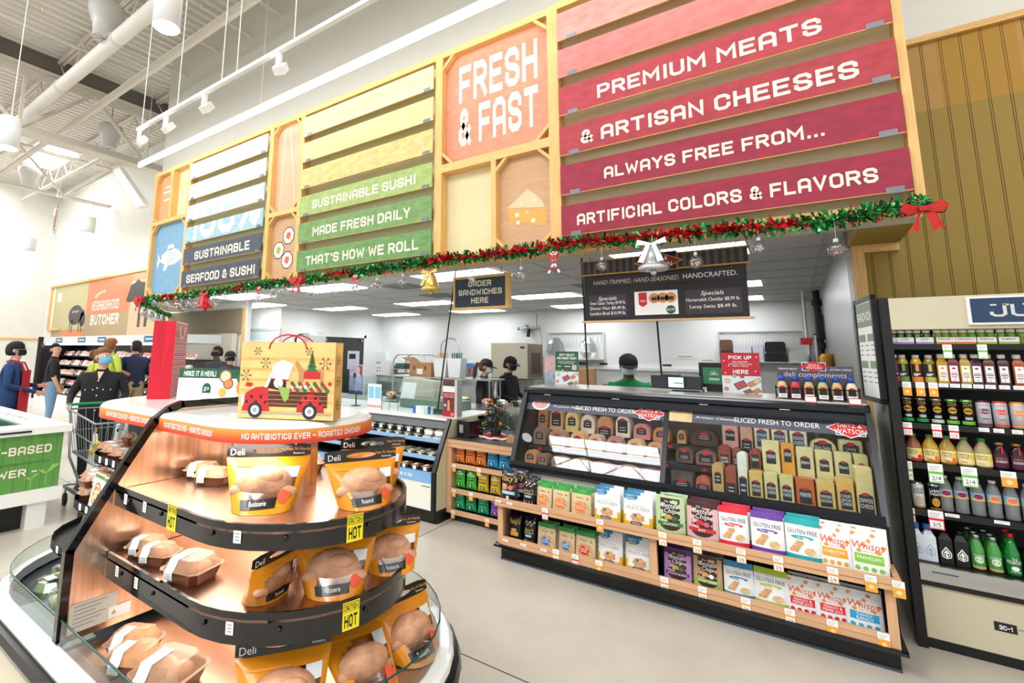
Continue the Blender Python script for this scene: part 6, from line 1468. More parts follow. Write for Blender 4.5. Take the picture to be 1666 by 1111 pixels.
for r, (z, y, xs, nm) in enumerate(((.746, 4.32, [-3.05 - .135 * i for i in range(13)], 'top'), (.591, 4.235, [-3.07 - .135 * i for i in range(10)], 'middle'), (.471, 4.17, [-3.09 - .135 * i for i in range(9)], 'bottom'))):
    for i, x in enumerate(xs):
        kd_ = (3 if i < 2 else (0 if i < 8 else 1)) if r == 0 else (0 if r == 1 else (1 if i < 4 else 0))
        put_pack(kd_, x, y, z, '%s pack, %s from the end panel, %s case shelf' % (kn[kd_], ordn(i), nm), 'packs on the %s service case shelf' % nm)
        if r == 0: put_pack(kd_, x + .01, y + .02, z + .06, '%s pack stacked on another, %s from the end panel, top case shelf' % (kn[kd_], ordn(i)), 'stacked packs on the top service case shelf')
        if r == 1: put_pack(kd_, x + .01, y + .12, z, '%s pack in the rear row, %s from the end panel, middle case shelf' % (kn[kd_], ordn(i)), 'rear packs on the middle service case shelf')
# posters and things on the service counter
CT = .973
def d_pp(g, F, w, h):
    g.rect(F(0), -w, w, 0, .66 * h, mat('poster_crimson', '#a8172f', .5)); g.rect(F(0), -w, w, .82 * h, h, mat('poster_food_dark', '#5a3a3a', .5, noise=(40, .5, 3)))
    g.rect(F(1), -.9 * w, .9 * w, .70 * h, .8 * h, mat('pale_blue_print', '')); g.text('HOLIDAY CATERING', F(1), 0, .58 * h, .035 * h, PAPER, wmax=1.7 * w); g.text('made for sharing', F(1), 0, .52 * h, .04 * h, PAPER, wmax=1.6 * w)
    g.rect(F(1), -.8 * w, .8 * w, .14 * h, .5 * h, mat('poster_food_dark', '')); g.poly(F(2), [(-.25 * w, .16 * h), (.25 * w, .16 * h), (.15 * w, .44 * h), (-.15 * w, .44 * h)], mat('crab_orange', '#e0865a', .5)); g.disc(F(2), -.6 * w, .3 * h, .17 * w, PAPER, n=12)
    g.rect(F(1), .35 * w, .9 * w, .03 * h, .1 * h, mat('crab_orange', ''))
card('catering_poster', 'crimson catering poster with food photo on the glass guard post', -3.17, -3.015, 4.545, CT, 1.37, d_pp, rx_=0)
def d_lady(g, F, w, h):
    g.rect(F(0), -w, w, 0, h, mat('photo_lilac', '#9c96b4', .5, noise=(9, .3, 3))); g.poly(F(1), [(-.1 * w, .15 * h), (.8 * w, .15 * h), (.7 * w, .65 * h), (.3 * w, .72 * h), (-.1 * w, .5 * h)], mat('photo_blue_shirt', '#aab4dc', .5)); g.disc(F(2), .3 * w, .82 * h, .25 * w, mat('photo_skin', '#c99a84', .5), .1 * h); g.poly(F(1), [(.2 * w, .95 * h), (.8 * w, .95 * h), (.85 * w, .55 * h), (.5 * w, .7 * h)], mat('photo_hair', '#6a3a3a', .5)); g.disc(F(2), -.2 * w, .62 * h, .22 * w, INK, .1 * h); g.rect(F(1), -w, w, 0, .12 * h, mat('photo_dark_blue', '#39406a', .5))
card('photo_poster', 'lilac photo poster of a person holding a phone, behind the yellow gift bag', -4.72, -4.47, 4.62, 1.12, 1.50, d_lady, rx_=0)
g = MB(); g.cyl((0, 0, 0), (0, 0, .2), .008, INK, n=6); g.box(-.05, .05, -.04, .04, 0, .01, INK); tag(g.obj('poster_stand', None, (-4.6, 4.635, CT)), 'thin black stand holding the lilac photo poster', 'stand')
def d_flyer(g, F, w, h):
    for u in (-.5, .5): g.rect(F(0), (u - .42) * w, (u + .42) * w, .42 * h, .9 * h, mat('flyer_cyan', '#86c4dc', .5))
    for k in range(6): g.disc(F(1), (-.85 + .34 * k) * w, .1 * h, .14 * w, mat('flyer_coral', '#e0776a', .5), .06 * h)
card('flyer_holder', 'clear flyer with pale cyan blocks and coral flowers on the white counter', -4.32, -4.10, 4.56, CT, 1.27, d_flyer, rx_=0)
t = thing('wrap_dispenser', 'white and blue roll box of plastic wrap on the white counter', 'wrap box', (-3.46, 4.60, CT + .0), .1)
MB().box(-.12, .12, -.035, .035, 0, .08, PAPER).obj('box', t); g = MB(); g.box(-.14, -.1, -.037, .037, -.0, .082, mat('wrap_blue', '#2f62b0', .4)); g.box(.06, .1, -.037, .037, 0, .082, mat('wrap_blue', '')); g.obj('blue_ends', t)
g = MB(); g.box(-.14, .14, -.05, .05, 0, .06, mat('smoked_plastic', '#3a3d40', .3)); tag(g.obj('black_tray', None, (-3.2, 4.66, CT)), 'low black plastic tray beside the wrap box', 'tray')
# sandwich station behind the guard
STN = thing('prep_station', 'stainless sandwich prep station behind the glass guard', 'prep table', (-4.6, 5.4, 0))
g = MB(); g.box(-2.2, 2.2, -.1, .5, 0, .95, STAIN); g.obj('cabinet', STN); g = MB(); g.box(-2.2, 2.2, -.12, .52, .95, .98, STAIN); g.obj('worktop', STN)
for i, (x, c, l) in enumerate(((-4.95, '#e0c79a', 'cream'), (-4.68, '#d9a66a', 'tan'), (-4.5, '#3a4238', 'dark'), (-3.72, '#e8dfc4', 'pale'), (-3.45, '#b8d08a', 'green'), (-3.1, '#c9764e', 'rust'), (-2.92, '#dfe6e0', 'clear'))):
    o = tag(MB().lathe([(.07, 0), (.085, .11), (.075, .11), (.06, .02)], CLAM if i % 3 else STAIN, n=12).obj('food_bin', None, (x, 5.42, .981)), 'round prep bin of %s filling, %s along the prep station' % (l, ORD[i]), 'food bin', 'prep bins')
    MB().lathe([(.062, .02), (.072, .1), (.05, .125), (.001, .13)], mat('bin_food_' + l, c, .6, noise=(40, .3, 2)), n=10).obj('food', o)
# slicer hood and box
g = MB(); g.prism([(-.35, 0), (.35, 0), (.3, .28), (-.22, .33)], lambda a, b, t: (a, t, b), -.2, .2, mat('beige_hood', '#cfc9b4', .4)); tag(g.obj('bread_warmer', None, (-4.35, 5.75, .981)), 'beige slanted bread warmer on the prep station', 'warmer')
g = MB(); g.box(-.4, .45, -.18, .18, 0, .1, mat('clear_green_lid', '#6f8076', .2)); tag(g.obj('cold_well_lid', None, (-3.72, 5.12, .98)), 'low dark green lid over the cold well of the prep station', 'lid')
g = MB(); g.prism([(-.14, 0), (.1, 0), (.12, .3), (-.1, .3)], lambda a, b, t: (a, t, b), -.002, .002, mat('white_sheet', '#e9edf0', .5)); tag(g.obj('paper_sheet', None, (-4.05, 5.0, .981), rot=(-.15, 0, 0)), 'white hanging paper sheet at the beige bread warmer', 'paper')
g = MB(); CARD = mat('cardboard', '#b48a5c', .7, noise=(8, .06, 3)); g.box(-.2, .2, -.14, .14, 0, .2, CARD); g.add([(-.2, -.14, .2), (-.32, -.2, .27), (-.3, .1, .28), (-.2, .14, .2)], [(0, 1, 2, 3)], CARD); g.rect(planeY(-.141), -.06, .05, .03, .11, PAPER)
for u in (-.11, .1): g.rect(planeY(-.141), u - .012, u + .012, .09, .15, INK)
tag(g.obj('cardboard_box', None, (-4.55, 6.05, 1.315)), 'open brown cardboard box on top of the bread warmer shelf', 'box')
g = MB(); g.box(-.9, .9, -.2, .2, 0, .02, STAIN); 
for q in (-.85, .85):
    for y in (-.15, .15): g.cyl((q, y, -.34), (q, y, 0), .012, STAIN, n=6)
tag(g.obj('over_shelf', None, (-4.2, 6.05, 1.295)), 'stainless shelf standing over the prep station', 'shelf')
for i, x in enumerate((-4.18, -3.93)):
    o = tag(MB().prism([(-.09, 0), (.09, 0), (.12, .27), (-.12, .27)], lambda a, b, t: (a, t, b), -.08, .08, mat('white_bucket', '#eef0f1', .4)).obj('utensil_tub', None, (x, 5.98, 1.317)), 'white plastic tub %s on the shelf above the prep station' % ('of wooden ended utensils' if i == 0 else 'of green handled utensils'), 'tub')
    for k in range(6):
        g = MB(); q = -.07 + .028 * k; g.box(q - .009, q + .009, -.02 + .01 * (k % 3), -.01 + .01 * (k % 3), .1, .34 + .01 * (k % 2), mat('utensil_wood', '#d0a070', .6) if i == 0 else mat('utensil_green', '#2f6a5a', .4)); g.obj('utensil', o)
# ---------------------------------------------------------------- low wooden chip counter with the small tree
CC_ = thing('chip_counter', 'low maple counter with three shelves of small chip bags', 'counter', (-2.5, 4.6, 0)); C0 = Vector((-2.5, 4.6, 0))
qx = lambda g, x0, x1, y0, y1, z0, z1, m: g.box(x0 - C0.x, x1 - C0.x, y0 - C0.y, y1 - C0.y, z0, z1, m)
g = MB(); qx(g, -2.9, -2.06, 4.34, 5.0, 0, .08, BLACK); g.obj('kick_plate', CC_)
g = MB(); qx(g, -2.93, -2.875, 4.28, 5.0, .08, .72, WOODV); g.obj('post', CC_)
g = MB(); qx(g, -2.935, -2.06, 4.27, 4.30, .715, .79, WOOD); qx(g, -2.935, -2.06, 4.268, 4.27, .75, .753, WDARK); g.obj('top_rail', CC_)
for z0, z1 in ((.515, .56), (.275, .32), (.07, .115)): g = MB(); qx(g, -2.875, -2.06, 4.28, 4.30, z0, z1, WOOD); qx(g, -2.875, -2.06, 4.30, 4.55, z0, z0 + .02, BLACK); g.obj('shelf', CC_)
g = MB(); qx(g, -2.93, -2.06, 4.55, 5.0, .08, .77, BLACK); g.obj('back_panel', CC_)
g = MB(); qx(g, -2.93, -2.05, 4.28, 5.15, .775, .795, mat('dark_counter_top', '#4b4845', .35)); g.obj('counter_top', CC_)
for z, xs in ((.56, (-2.84, -2.55)), (.32, (-2.84, -2.64)), (.115, (-2.85, -2.46))):
    for x in xs: shelf_tag(CC_, x - C0.x, 4.278 - C0.y, z - .015, 'oo', w=.045, h=.065)
def art_kettle(g, F, w, h):
    T4(g, F, 2, 'BOULDER', 0, .68 * h, .09 * h, PAPER, .7 * w); T4(g, F, 2, 'CANYON', 0, .57 * h, .09 * h, INK, .7 * w); R4(g, F, 1, -.3 * w, .3 * w, .45 * h, .5 * h, INK)
    D4(g, F, 1, 0, .22 * h, .16 * w, INK, .1 * h, n=12); D4(g, F, 2, 0, .24 * h, .07 * w, PAPER, .045 * h, n=8); R4(g, F, 2, -.05 * w, .05 * w, .13 * h, .19 * h, PAPER); D4(g, F, 0, 0, .84 * h, .2 * w, PAPER, .05 * h)
for k, c in (('o', '#e0752a'), ('b', '#2f93c9'), ('g', '#3fae3c'), ('y', '#cfae2c'), ('t', '#1f9a68'), ('p', '#7d55b0')): K('ket_' + k, .125, .185, .06, BB('kettle_' + k, c), art_kettle, 'pillow')
cn = dict(o='orange', b='blue', g='bright green', y='mustard yellow', t='deep green', p='purple')
for z, nm, row in ((.562, 'top', [(-2.815, 'o'), (-2.69, 'o'), (-2.565, 'o'), (-2.435, 'b'), (-2.305, 'b'), (-2.18, 'b')]), (.322, 'middle', [(-2.81, 'g'), (-2.675, 'g'), (-2.54, 'y'), (-2.405, 'y'), (-2.27, 'y')]), (.117, 'bottom', [(-2.815, 't'), (-2.68, 't'), (-2.54, 't'), (-2.40, 'p'), (-2.27, 'p')])):
    for i, (x, k) in enumerate(row): put_snack('ket_' + k, x, 4.345, z, '%s chip bag, %s from the post, %s counter shelf' % (cn[k], ORD[i], nm), 'chip bags on the %s counter shelf' % nm, random.uniform(-.1, .1), -.05)
TOPC = .796
t = thing('napkin_dispenser', 'black napkin dispenser beside the small christmas tree', 'dispenser', (-2.79, 4.5, TOPC), -.15)
MB().box(-.085, .085, -.11, .11, 0, .17, mat('dispenser_black', '#1a191b', .3)).obj('body', t); g = MB(); g.rect(planeY(-.111), -.05, 0, .05, .13, mat('dispenser_label', '#9a9896', .4)); g.rect(lambda u, v: (.086, u, v), -.09, .09, .03, .14, mat('dispenser_front', '#4a2026', .2)); g.obj('face', t)
t = thing('christmas_tree', 'small decorated christmas tree on a red skirt on the wooden counter', 'christmas tree', (-2.55, 4.62, TOPC))
g = MB(); N = 40
vs = [(0, 0, .03)] + [(.19 * (1 + .09 * math.sin(9 * a)) * math.cos(a), .13 * (1 + .09 * math.sin(9 * a)) * math.sin(a), .012 + .008 * math.sin(9 * a)) for a in [2 * math.pi * i / N for i in range(N)]]
g.add(vs, [(0, 1 + i, 1 + (i + 1) % N) for i in range(N)], mat('red_felt', '#b3121f', .8)); g.obj('tree_skirt', t)
g = MB(); g.tube(vs[1:], .012, mat('white_fur', '#f1efec', .9), 6, True); g.obj('skirt_trim', t)
g = MB(); g.cyl((0, 0, .02), (0, 0, .40), .012, mat('tree_stem', '#3a2a20', .8), n=6); g.cyl((0, 0, .02), (0, 0, .09), .05, mat('pot_black', '#20242a', .5), r1=.055, n=12); g.obj('trunk', t)
g = MB(); rr = random.Random(8); NEED = [mat('needle_green', '#1f5a34', .7), mat('needle_dark', '#123a22', .7), mat('needle_frost', '#c8d6cc', .6)]
for _ in range(900):
    z = rr.uniform(.08, .40); rad = (.165 * (1 - (z - .08) / .35)) * rr.uniform(.35, 1.05); a = rr.uniform(0, 6.283)
    p = Vector((rad * math.cos(a), rad * math.sin(a), z)); d = Vector((math.cos(a), math.sin(a), rr.uniform(-.5, .4))).normalized() * rr.uniform(.02, .045); s_ = Vector((rr.gauss(0, 1), rr.gauss(0, 1), rr.gauss(0, 1))).normalized() * .004
    g.add([p - s_, p + s_, p + d + s_, p + d - s_], [(0, 1, 2, 3)], NEED[2 if rr.random() < .08 else rr.randrange(2)])
g.obj('branches', t)
for k in range(16):
    z = .10 + .28 * ((k * 7) % 16) / 16; rad = .165 * (1 - (z - .08) / .35); a = -math.pi / 2 + (k % 7 - 3) * .45
    MB().sphere((rad * math.cos(a), rad * math.sin(a), z), .017, (mat('bauble_red', '#c21822', .2), mat('bauble_gold', '#d9a520', .2, .5), mat('bauble_blue', '#1f4fb0', .2))[(0, 0, 1, 0, 2, 1)[k % 6]], 10).obj('bauble', t)
MB().lathe([(.02, .40), (.012, .43), (.018, .46), (.004, .5), (.001, .60)], SILV, n=8).obj('spire', t)
g = MB(); g.box(-.06, .06, -.05, .05, 0, .055, CARD); tag(g.obj('small_box', None, (-2.28, 4.50, TOPC)), 'small brown box between the tree skirt and the deli case', 'box')
g = MB(); rr = random.Random(4)
g.lathe([(.07, 0), (.11, .08), (.10, .2), (.07, .3), (.09, .36), (.001, .37)], glass('crumpled_clear_film', '#eef0ee', .3, .15), n=9, smooth=False); tag(g.obj('clear_plastic_bag', None, (-2.42, 4.9, TOPC)), 'crumpled clear plastic bag standing behind the christmas tree', 'plastic bag')
# ================================================================ juice cooler by the beadboard wall
JC = thing('juice_cooler', 'tall black open cooler of juices and drinks with a JUICE header', 'cooler', (1.5, 4.7, 0)); J0 = Vector((1.5, 4.7, 0))
jx = lambda g, x0, x1, y0, y1, z0, z1, m: g.box(x0 - J0.x, x1 - J0.x, y0 - J0.y, y1 - J0.y, z0, z1, m)
JB = mat('cooler_black', '#0d0d0f', .45); JCREAM = mat('cooler_cream', '#c6bfa4', .5); JGREY = mat('cooler_side_grey', '#b9b6aa', .4, noise=(4, .12, 3, (6, 6, .5)))
g = MB(); jx(g, .49, 2.6, 4.22, 5.1, 0, .055, JB); g.obj('kick_plate', JC)
g = MB(); jx(g, .515, 2.6, 4.215, 5.1, .055, .345, JCREAM); jx(g, .80, .885, 4.213, 4.215, .178, .224, INK); btext(g, '3C-1', planeY(4.2125 - J0.y), .8425 - J0.x, .188, .022, PAPER, w=.05); jx(g, .89, .95, 4.213, 4.215, .2, .208, PGREY); g.obj('base_panel', JC)
g = MB(); jx(g, .515, 2.6, 4.19, 4.22, .375, .462, STAIN); jx(g, .57, .68, 4.188, 4.19, .425, .431, mat('badge_navy', '#2c3f78', .4)); jx(g, .515, 2.6, 4.20, 4.22, .345, .378, JB); g.obj('steel_front', JC)
g = MB(); jx(g, .475, .52, 4.19, 4.30, 0, 2.04, JB); g.obj('front_frame', JC)
g = MB(); jx(g, .478, .512, 4.30, 5.12, 0, 2.04, JGREY); jx(g, .512, .52, 4.30, 5.1, .4, 1.84, JB); g.obj('side_panel', JC)
g = MB(); jx(g, .52, 2.6, 4.19, 4.6, 1.838, 2.035, JCREAM); jx(g, .52, 2.6, 4.6, 5.1, 1.95, 2.035, JB); g.obj('header', JC)
g = MB(); jx(g, .858, 1.6, 4.17, 4.19, 1.86, 2.022, PAPER); jx(g, .872, 1.586, 4.165, 4.17, 1.872, 2.012, mat('sign_navy', '#1f3a5a', .5)); p = g.obj('header_sign', JC)
g = MB(); btext(g, 'JUICE', planeY(4.164 - J0.y), 1.13 - J0.x, 1.903, .07, mat('letter_grey', '#c9c9c9', .5), w=.37, hw=.5)
for q in (.957, 1.005, 1.083, 1.12): g.rect(planeY(4.164 - J0.y), q - J0.x - .008, q - J0.x + .018, 1.967, 1.976, mat('letter_grey', ''))
g.obj('lettering', p)
g = MB(); jx(g, .52, 2.6, 4.95, 5.1, .36, 1.95, JB); g.obj('back_panel', JC)
SHZ = (1.745, 1.51, 1.265, 1.03, .755, .46)
for z in SHZ:
    g = MB(); jx(g, .52, 2.6, 4.24, 4.95, z - .012, z, JB); jx(g, .52, 2.6, 4.232, 4.24, z - .03, z + .004, JB); g.obj('shelf', JC)
area_light('cooler_lamp', (1.6, 4.42, 1.825), 2.0, .06, 3.2, (1, .96, .9))
jt = lambda x, z, k, t='2/6', w=.05, h=.075: shelf_tag(JC, x - J0.x, 4.229 - J0.y, z, k, w, h, t)
for x in (.763, .908): jt(x, 1.738, 'g', '', .04, .075)
for x in (.564, .624, .681): jt(x, 1.508, 'oo', w=.04)
for x in (.727, .775, .823, .871, .919, .974, 1.029, 1.08): jt(x, 1.508, 'w', w=.042, h=.05)
for x, t in ((.545, '1/3'), (.673, '5/3'), (.745, '1/3')): jt(x, 1.262, 'r', t, .042, .07)
for x in (.869, .927, .998, 1.06): jt(x, 1.262, 'w', w=.042, h=.05)
for x in (.53, .645, .785): jt(x, 1.027, 'g', '2/4', .065 if x > .6 else .03, .1)
jt(.939, 1.027, 'oo', w=.06, h=.075)
jt(.522, .757, 'r', '', .02); jt(.622, .757, 'r', '3/5', .065, .095); jt(.692, .757, 'w', w=.06, h=.04); jt(.888, .757, 'w', w=.06, h=.04)
BLG = {}
def bottle(key, prof, mbody, capr, capz0, capz1, mcap, lab, n=16, sq=None):
    """lathe bottle: body mesh with cap and label children"""
    o = MB().lathe(prof, mbody, n=n if not sq else 4).obj('drink_bottle') if not sq else None
    if sq:
        w, h = sq; g = MB()
        rng = [(w, 0), (w, h * .72), (w * .55, h * .86), (w * .5, h * .9)]
        for (a, z0), (b, z1) in zip(rng[:-1], rng[1:]): g.add([(-a, -a, z0), (a, -a, z0), (a, a, z0), (-a, a, z0), (-b, -b, z1), (b, -b, z1), (b, b, z1), (-b, b, z1)], [(0, 1, 5, 4), (1, 2, 6, 5), (2, 3, 7, 6), (3, 0, 4, 7)], mbody)
        o = g.obj('drink_bottle')
    if capr: MB().lathe([(capr, capz0), (capr, capz1), (capr * .9, capz1 + .002), (.001, capz1 + .002)], mcap, n=14).obj('cap', o)
    if lab: g = MB(); lab(g); g.obj('label', o)
    BLG[key] = o; return o
def cylfn(r, off): return lambda u, v: ((r + off) * math.sin(u / r), -(r + off) * math.cos(u / r), v)
used = set()
def put_b(key, x, z, label, grp, y=4.31, cat='drink bottle', s=1.0, rz=0):
    o = BLG[key]
    if key in used: o = dup(o)
    used.add(key); o.location = (x, y, z); o.rotation_euler = (0, 0, rz); o.scale = (s,) * 3
    return tag(o, label, cat, grp)
def rectc(g, r, u0, u1, z0, z1, m, off=.0008, n=8): g.rect(cylfn(r, off), u0, u1, z0, z1, m, n, 1)
def textc(g, r, s, u, z, h, m, wmax, off=.002, sh=0): g.text(s, cylfn(r, off), u, z, h, m, wmax=wmax, shear=sh)
# row A: small shots in paper carriers
SH = mat('shot_white_cap', '#eceadf', .4)
for k, c in (('s', '#4a4a5c'), ('i', '#a99a3a'), ('e', '#7d9a3c')):
    m = mat('shot_' + k, c, .2)
    bottle('shot_' + k, [(.019, 0), (.02, .01), (.02, .06), (.015, .07), (.015, .074)], m, .018, .072, .088, SH, lambda g: g.disc(cylfn(.02, .001), 0, .056, .012, mat('shot_leaf', '#6fc24a', .4), .01, 8))
cm = dict(s='purple grey', i='golden', e='green')
xs = [.535, .572, .61, .648, .69, .74, .775, .812, .85, .886, .925, .962, 1.005, 1.045, 1.085]
for i, x in enumerate(xs):
    k = 's' if i < 5 else ('i' if i < 9 else 'e'); put_b('shot_' + k, x, 1.746, 'tiny %s shot bottle, %s from the black frame, top shelf' % (cm[k], ORD[i]), 'shot bottles on the top cooler shelf', 4.30)
for i, (x0, x1, t, c) in enumerate(((.525, .545, '', '#9a8ec9'), (.547, .628, 'SLEEP', '#9a8ec9'), (.636, .716, 'SLEEP', '#9a8ec9'), (.728, .81, 'IMMUNITY', '#e8762c'), (.812, .897, 'IMMUNITY', '#e8762c'), (.901, .98, 'ENERGY', '#a8b83c'), (.988, 1.068, 'ENERGY', '#a8b83c'))):
    g = MB(); w = (x1 - x0) / 2; g.box(-w, w, -.002, 0, .0, .042, PAPER); g.rect(planeY(-.0026), -w, w, 0, .013, mat('carrier_' + c.strip('#'), c, .5))
    if t: g.text(t, planeY(-.0026), 0, .024, .011, INK, wmax=w * 1.6)
    tag(g.obj('carrier_card', None, ((x0 + x1) / 2, 4.268, 1.749)), 'white carrier card before the shots, %s from the black frame%s' % (ORD[i], ', lettered ' + t if t else ''), 'carrier card', 'shot carrier cards')
# row B
CLRC = mat('clear_cap', '#d9d6cc', .3); LDK = mat('label_charcoal', '#26262a', .5)
def labB(c, tc):
    def f(g):
        rectc(g, .027, -.03, .03, .035, .115, LDK); rectc(g, .027, -.03, .03, .004, .035, mat('foot_' + c.strip('#'), c, .5)); rectc(g, .027, -.008, .006, .07, .112, mat('foot_' + c.strip('#'), c, .5), .0014, 3); rectc(g, .027, -.02, .01, .05, .056, PAPER, .0016, 4); rectc(g, .027, -.02, .0, .042, .047, PAPER, .0016, 4)
    return f
PB = [(.026, 0), (.027, .008), (.027, .125), (.018, .148), (.016, .152)]
for k, b, c in (('bg', '#b3a13a', '#6f9a4a'), ('bo', '#c9a02c', '#f08a2c'), ('by', '#8a7a3a', '#c9b85a'), ('br', '#5a2020', '#b8203a')): bottle(k, PB, mat('juice_' + b.strip('#'), b, .12, coat=.4), .017, .152, .17, CLRC, labB(c, c))
for x, k, l in ((.528, 'br', 'dark red juice bottle half behind the black frame'), (.567, 'bg', 'olive juice bottle with a dark label and green foot'), (.63, 'bo', 'golden juice bottle with a dark label and orange foot'), (.688, 'by', 'olive juice bottle with a dark label and khaki foot')): put_b(k, x, 1.511, l + ', second shelf', 'bottles on the second cooler shelf')
def labS(c, r=.023):
    def f(g):
        fn = planeY(-r - .0008); f2 = planeY(-r - .0015); g.rect(fn, -.017, .017, .015, .108, PAPER); g.disc(f2, 0, .092, .008, c, .006, 9); g.rect(f2, -.012, .012, .062, .067, PGREY); g.rect(f2, -.014, .014, .052, .058, c); g.rect(f2, -.011, .011, .038, .045, PGREY); g.disc(f2, 0, .026, .003, PGR, n=6)
    return f
for k, b, c in (('q1', '#c9982c', '#ee8a3a'), ('q2', '#7a1a30', '#c2203c'), ('q3', '#b8952a', '#e0a030'), ('q4', '#4a2340', '#8a3a4a'), ('q5', '#6a2a24', '#1f7a5a'), ('q6', '#3a1a24', '#a8203a'), ('q7', '#a04a1c', '#f0985a')):
    bottle(k, None, mat('juice_' + b.strip('#'), b, .15, coat=.4), .017, .155, .176, SH, labS(mat('lab_' + c.strip('#'), c, .5)), sq=(.023, .178))
for x, k, l in ((.742, 'q1', 'amber'), (.79, 'q2', 'crimson'), (.84, 'q3', 'yellow'), (.886, 'q4', 'plum'), (.938, 'q5', 'brown red with a green label block'), (.995, 'q6', 'near black red'), (1.055, 'q7', 'rust orange')): put_b(k, x, 1.511, 'square white capped bottle, %s, second cooler shelf' % l, 'bottles on the second cooler shelf')
# row C cans
def can(key, r, h, mb, mt, lab): 
    o = MB().lathe([(r * .85, 0), (r, .006), (r, h - .012), (r * .84, h - .002), (r * .8, h), (r * .75, h - .004), (.001, h - .004)], mb, n=18, mfun=lambda j: mb if j < 2 else mt).obj('drink_can')
    g = MB(); lab(g); g.obj('label', o); BLG[key] = o
ALU = mat('can_silver', '#b9bbbe', .3, .8); KBK = mat('can_black', '#0e0e10', .25, .3); KGD = mat('can_gold', '#c9983a', .35, .4)
def labZ(m):
    def f(g): textc(g, .0285, 'ZOA', 0, .112, .024, KGD, .04); g.disc(cylfn(.0285, .0015), 0, .085, .019, KGD, .019, 14); rectc(g, .0285, -.014, .014, .082, .088, KBK, .0025, 4); rectc(g, .0285, -.016, .016, .034, .05, ALU, .001, 4); rectc(g, .0285, -.035, .035, .006, .026, m, .001)
    return f
for k, c, mt in (('z1', '#1f9a4a', ALU), ('z2', '#c9d6cc', ALU), ('z3', '#6fc23a', mat('can_green_top', '#7fd06a', .35, .5))): can(k, .0285, .152, KBK, mt, labZ(mat('zf_' + c.strip('#'), c, .4)))
for i, (x, k) in enumerate(((.565, 'z1'), (.63, 'z1'), (.697, 'z2'), (.763, 'z3'), (.828, 'z3'))): put_b(k, x, 1.266, 'black and gold energy can, %s from the black frame' % ORD[i], 'energy cans', 4.32, 'drink can')
for k, c in (('h1', '#6a2148'), ('h2', '#e0483c'), ('h3', '#e8953c')):
    m = mat('hb_' + c.strip('#'), c, .4)
    def labH(g, m=m): g.disc(cylfn(.031, .001), 0, .09, .024, m, .018, 16); g.disc(cylfn(.031, .0016), 0, .09, .021, PAPER, .0155, 16); g.disc(cylfn(.031, .0022), 0, .09, .0195, m, .014, 16); textc(g, .031, 'hi-ball', 0, .085, .012, PAPER, .034, .003); rectc(g, .031, -.04, .04, .008, .02, m); rectc(g, .031, -.02, .02, .125, .128, m); rectc(g, .031, -.014, .014, .045, .05, m)
    can(k, .031, .152, mat('can_pale_grey', '#c2c4c9', .35, .3), m, labH)
for x, k, l in ((.896, 'h1', 'plum'), (.963, 'h2', 'coral red'), (1.032, 'h3', 'orange'), (1.098, 'h3', 'second orange')): put_b(k, x, 1.266, 'pale grey sparkling can with %s oval and stripe' % l, 'sparkling cans', 4.32, 'drink can')
# row D
LYEL = mat('label_cream_yellow', '#efe0a0', .5)
def labC(c, fruit):
    def f(g):
        r = .0375; rectc(g, r, -.042, .042, .012, .08, LYEL, .0008, 10); textc(g, r, 'SANTA', -.012, .06, .013, PGR if 0 else INK, .045); textc(g, r, 'CRUZ', -.012, .045, .013, INK, .04); g.disc(cylfn(r, .0016), .022, .055, .014, mat('lemon', '#f0cf3a', .4), .016, 10)
        if fruit: g.disc(cylfn(r, .0024), .02, .032, .012, fruit, n=10); rectc(g, r, -.02, .042, .012, .022, fruit, .0014, 6)
        rectc(g, r, -.03, .0, .022, .026, PGREY, .0016, 4)
    return f
SZ = [(.034, 0), (.0375, .008), (.0375, .085), (.034, .105), (.016, .14), (.015, .15)]
STRAW = mat('strawberry', '#d8283a', .4); PEACH = mat('peach_fruit', '#ee7a3a', .4)
for k, c, fr in (('s1', '#9a5a44', STRAW), ('s2', '#c9a03a', PEACH), ('s3', '#b8923a', PEACH), ('s4', '#a89a68', None)): bottle(k, SZ, mat('lemonade_' + c.strip('#'), c, .15, coat=.4), .018, .15, .165, mat('green_cap', '#2f9a4a', .4), labC(c, fr))
for i, (x, k) in enumerate(((.573, 's1'), (.648, 's2'), (.722, 's3'), (.795, 's4'), (.868, 's4'))): put_b(k, x, 1.031, '%s lemonade bottle, %s from the black frame, cream yellow label' % (('reddish', 'golden', 'dull gold', 'greyish', 'greyish')[i], ORD[i]), 'lemonade bottles', 4.32)
def labP(g): r = .031; rectc(g, r, -.035, .035, .012, .085, mat('grape_label', '#4a1f38', .5), .0008, 8); textc(g, r, 'SAMBUCOL', 0, .058, .011, KGD, .05); textc(g, r, 'ELDERBERRY', 0, .04, .013, PAPER, .05); rectc(g, r, .0, .006, .09, .135, STRAW, .002, 2)
bottle('gr', [(.029, 0), (.031, .008), (.031, .1), (.02, .125), (.017, .135)], mat('grape_juice', '#2f1420', .15), .019, .135, .15, mat('gold_cap', '#a58a4a', .35, .5), labP)
for i, x in enumerate((.938, 1.005, 1.07)): put_b('gr', x, 1.031, 'dark purple berry juice bottle with a red strip, %s after the lemonades' % ORD[i], 'berry juice bottles', 4.32)
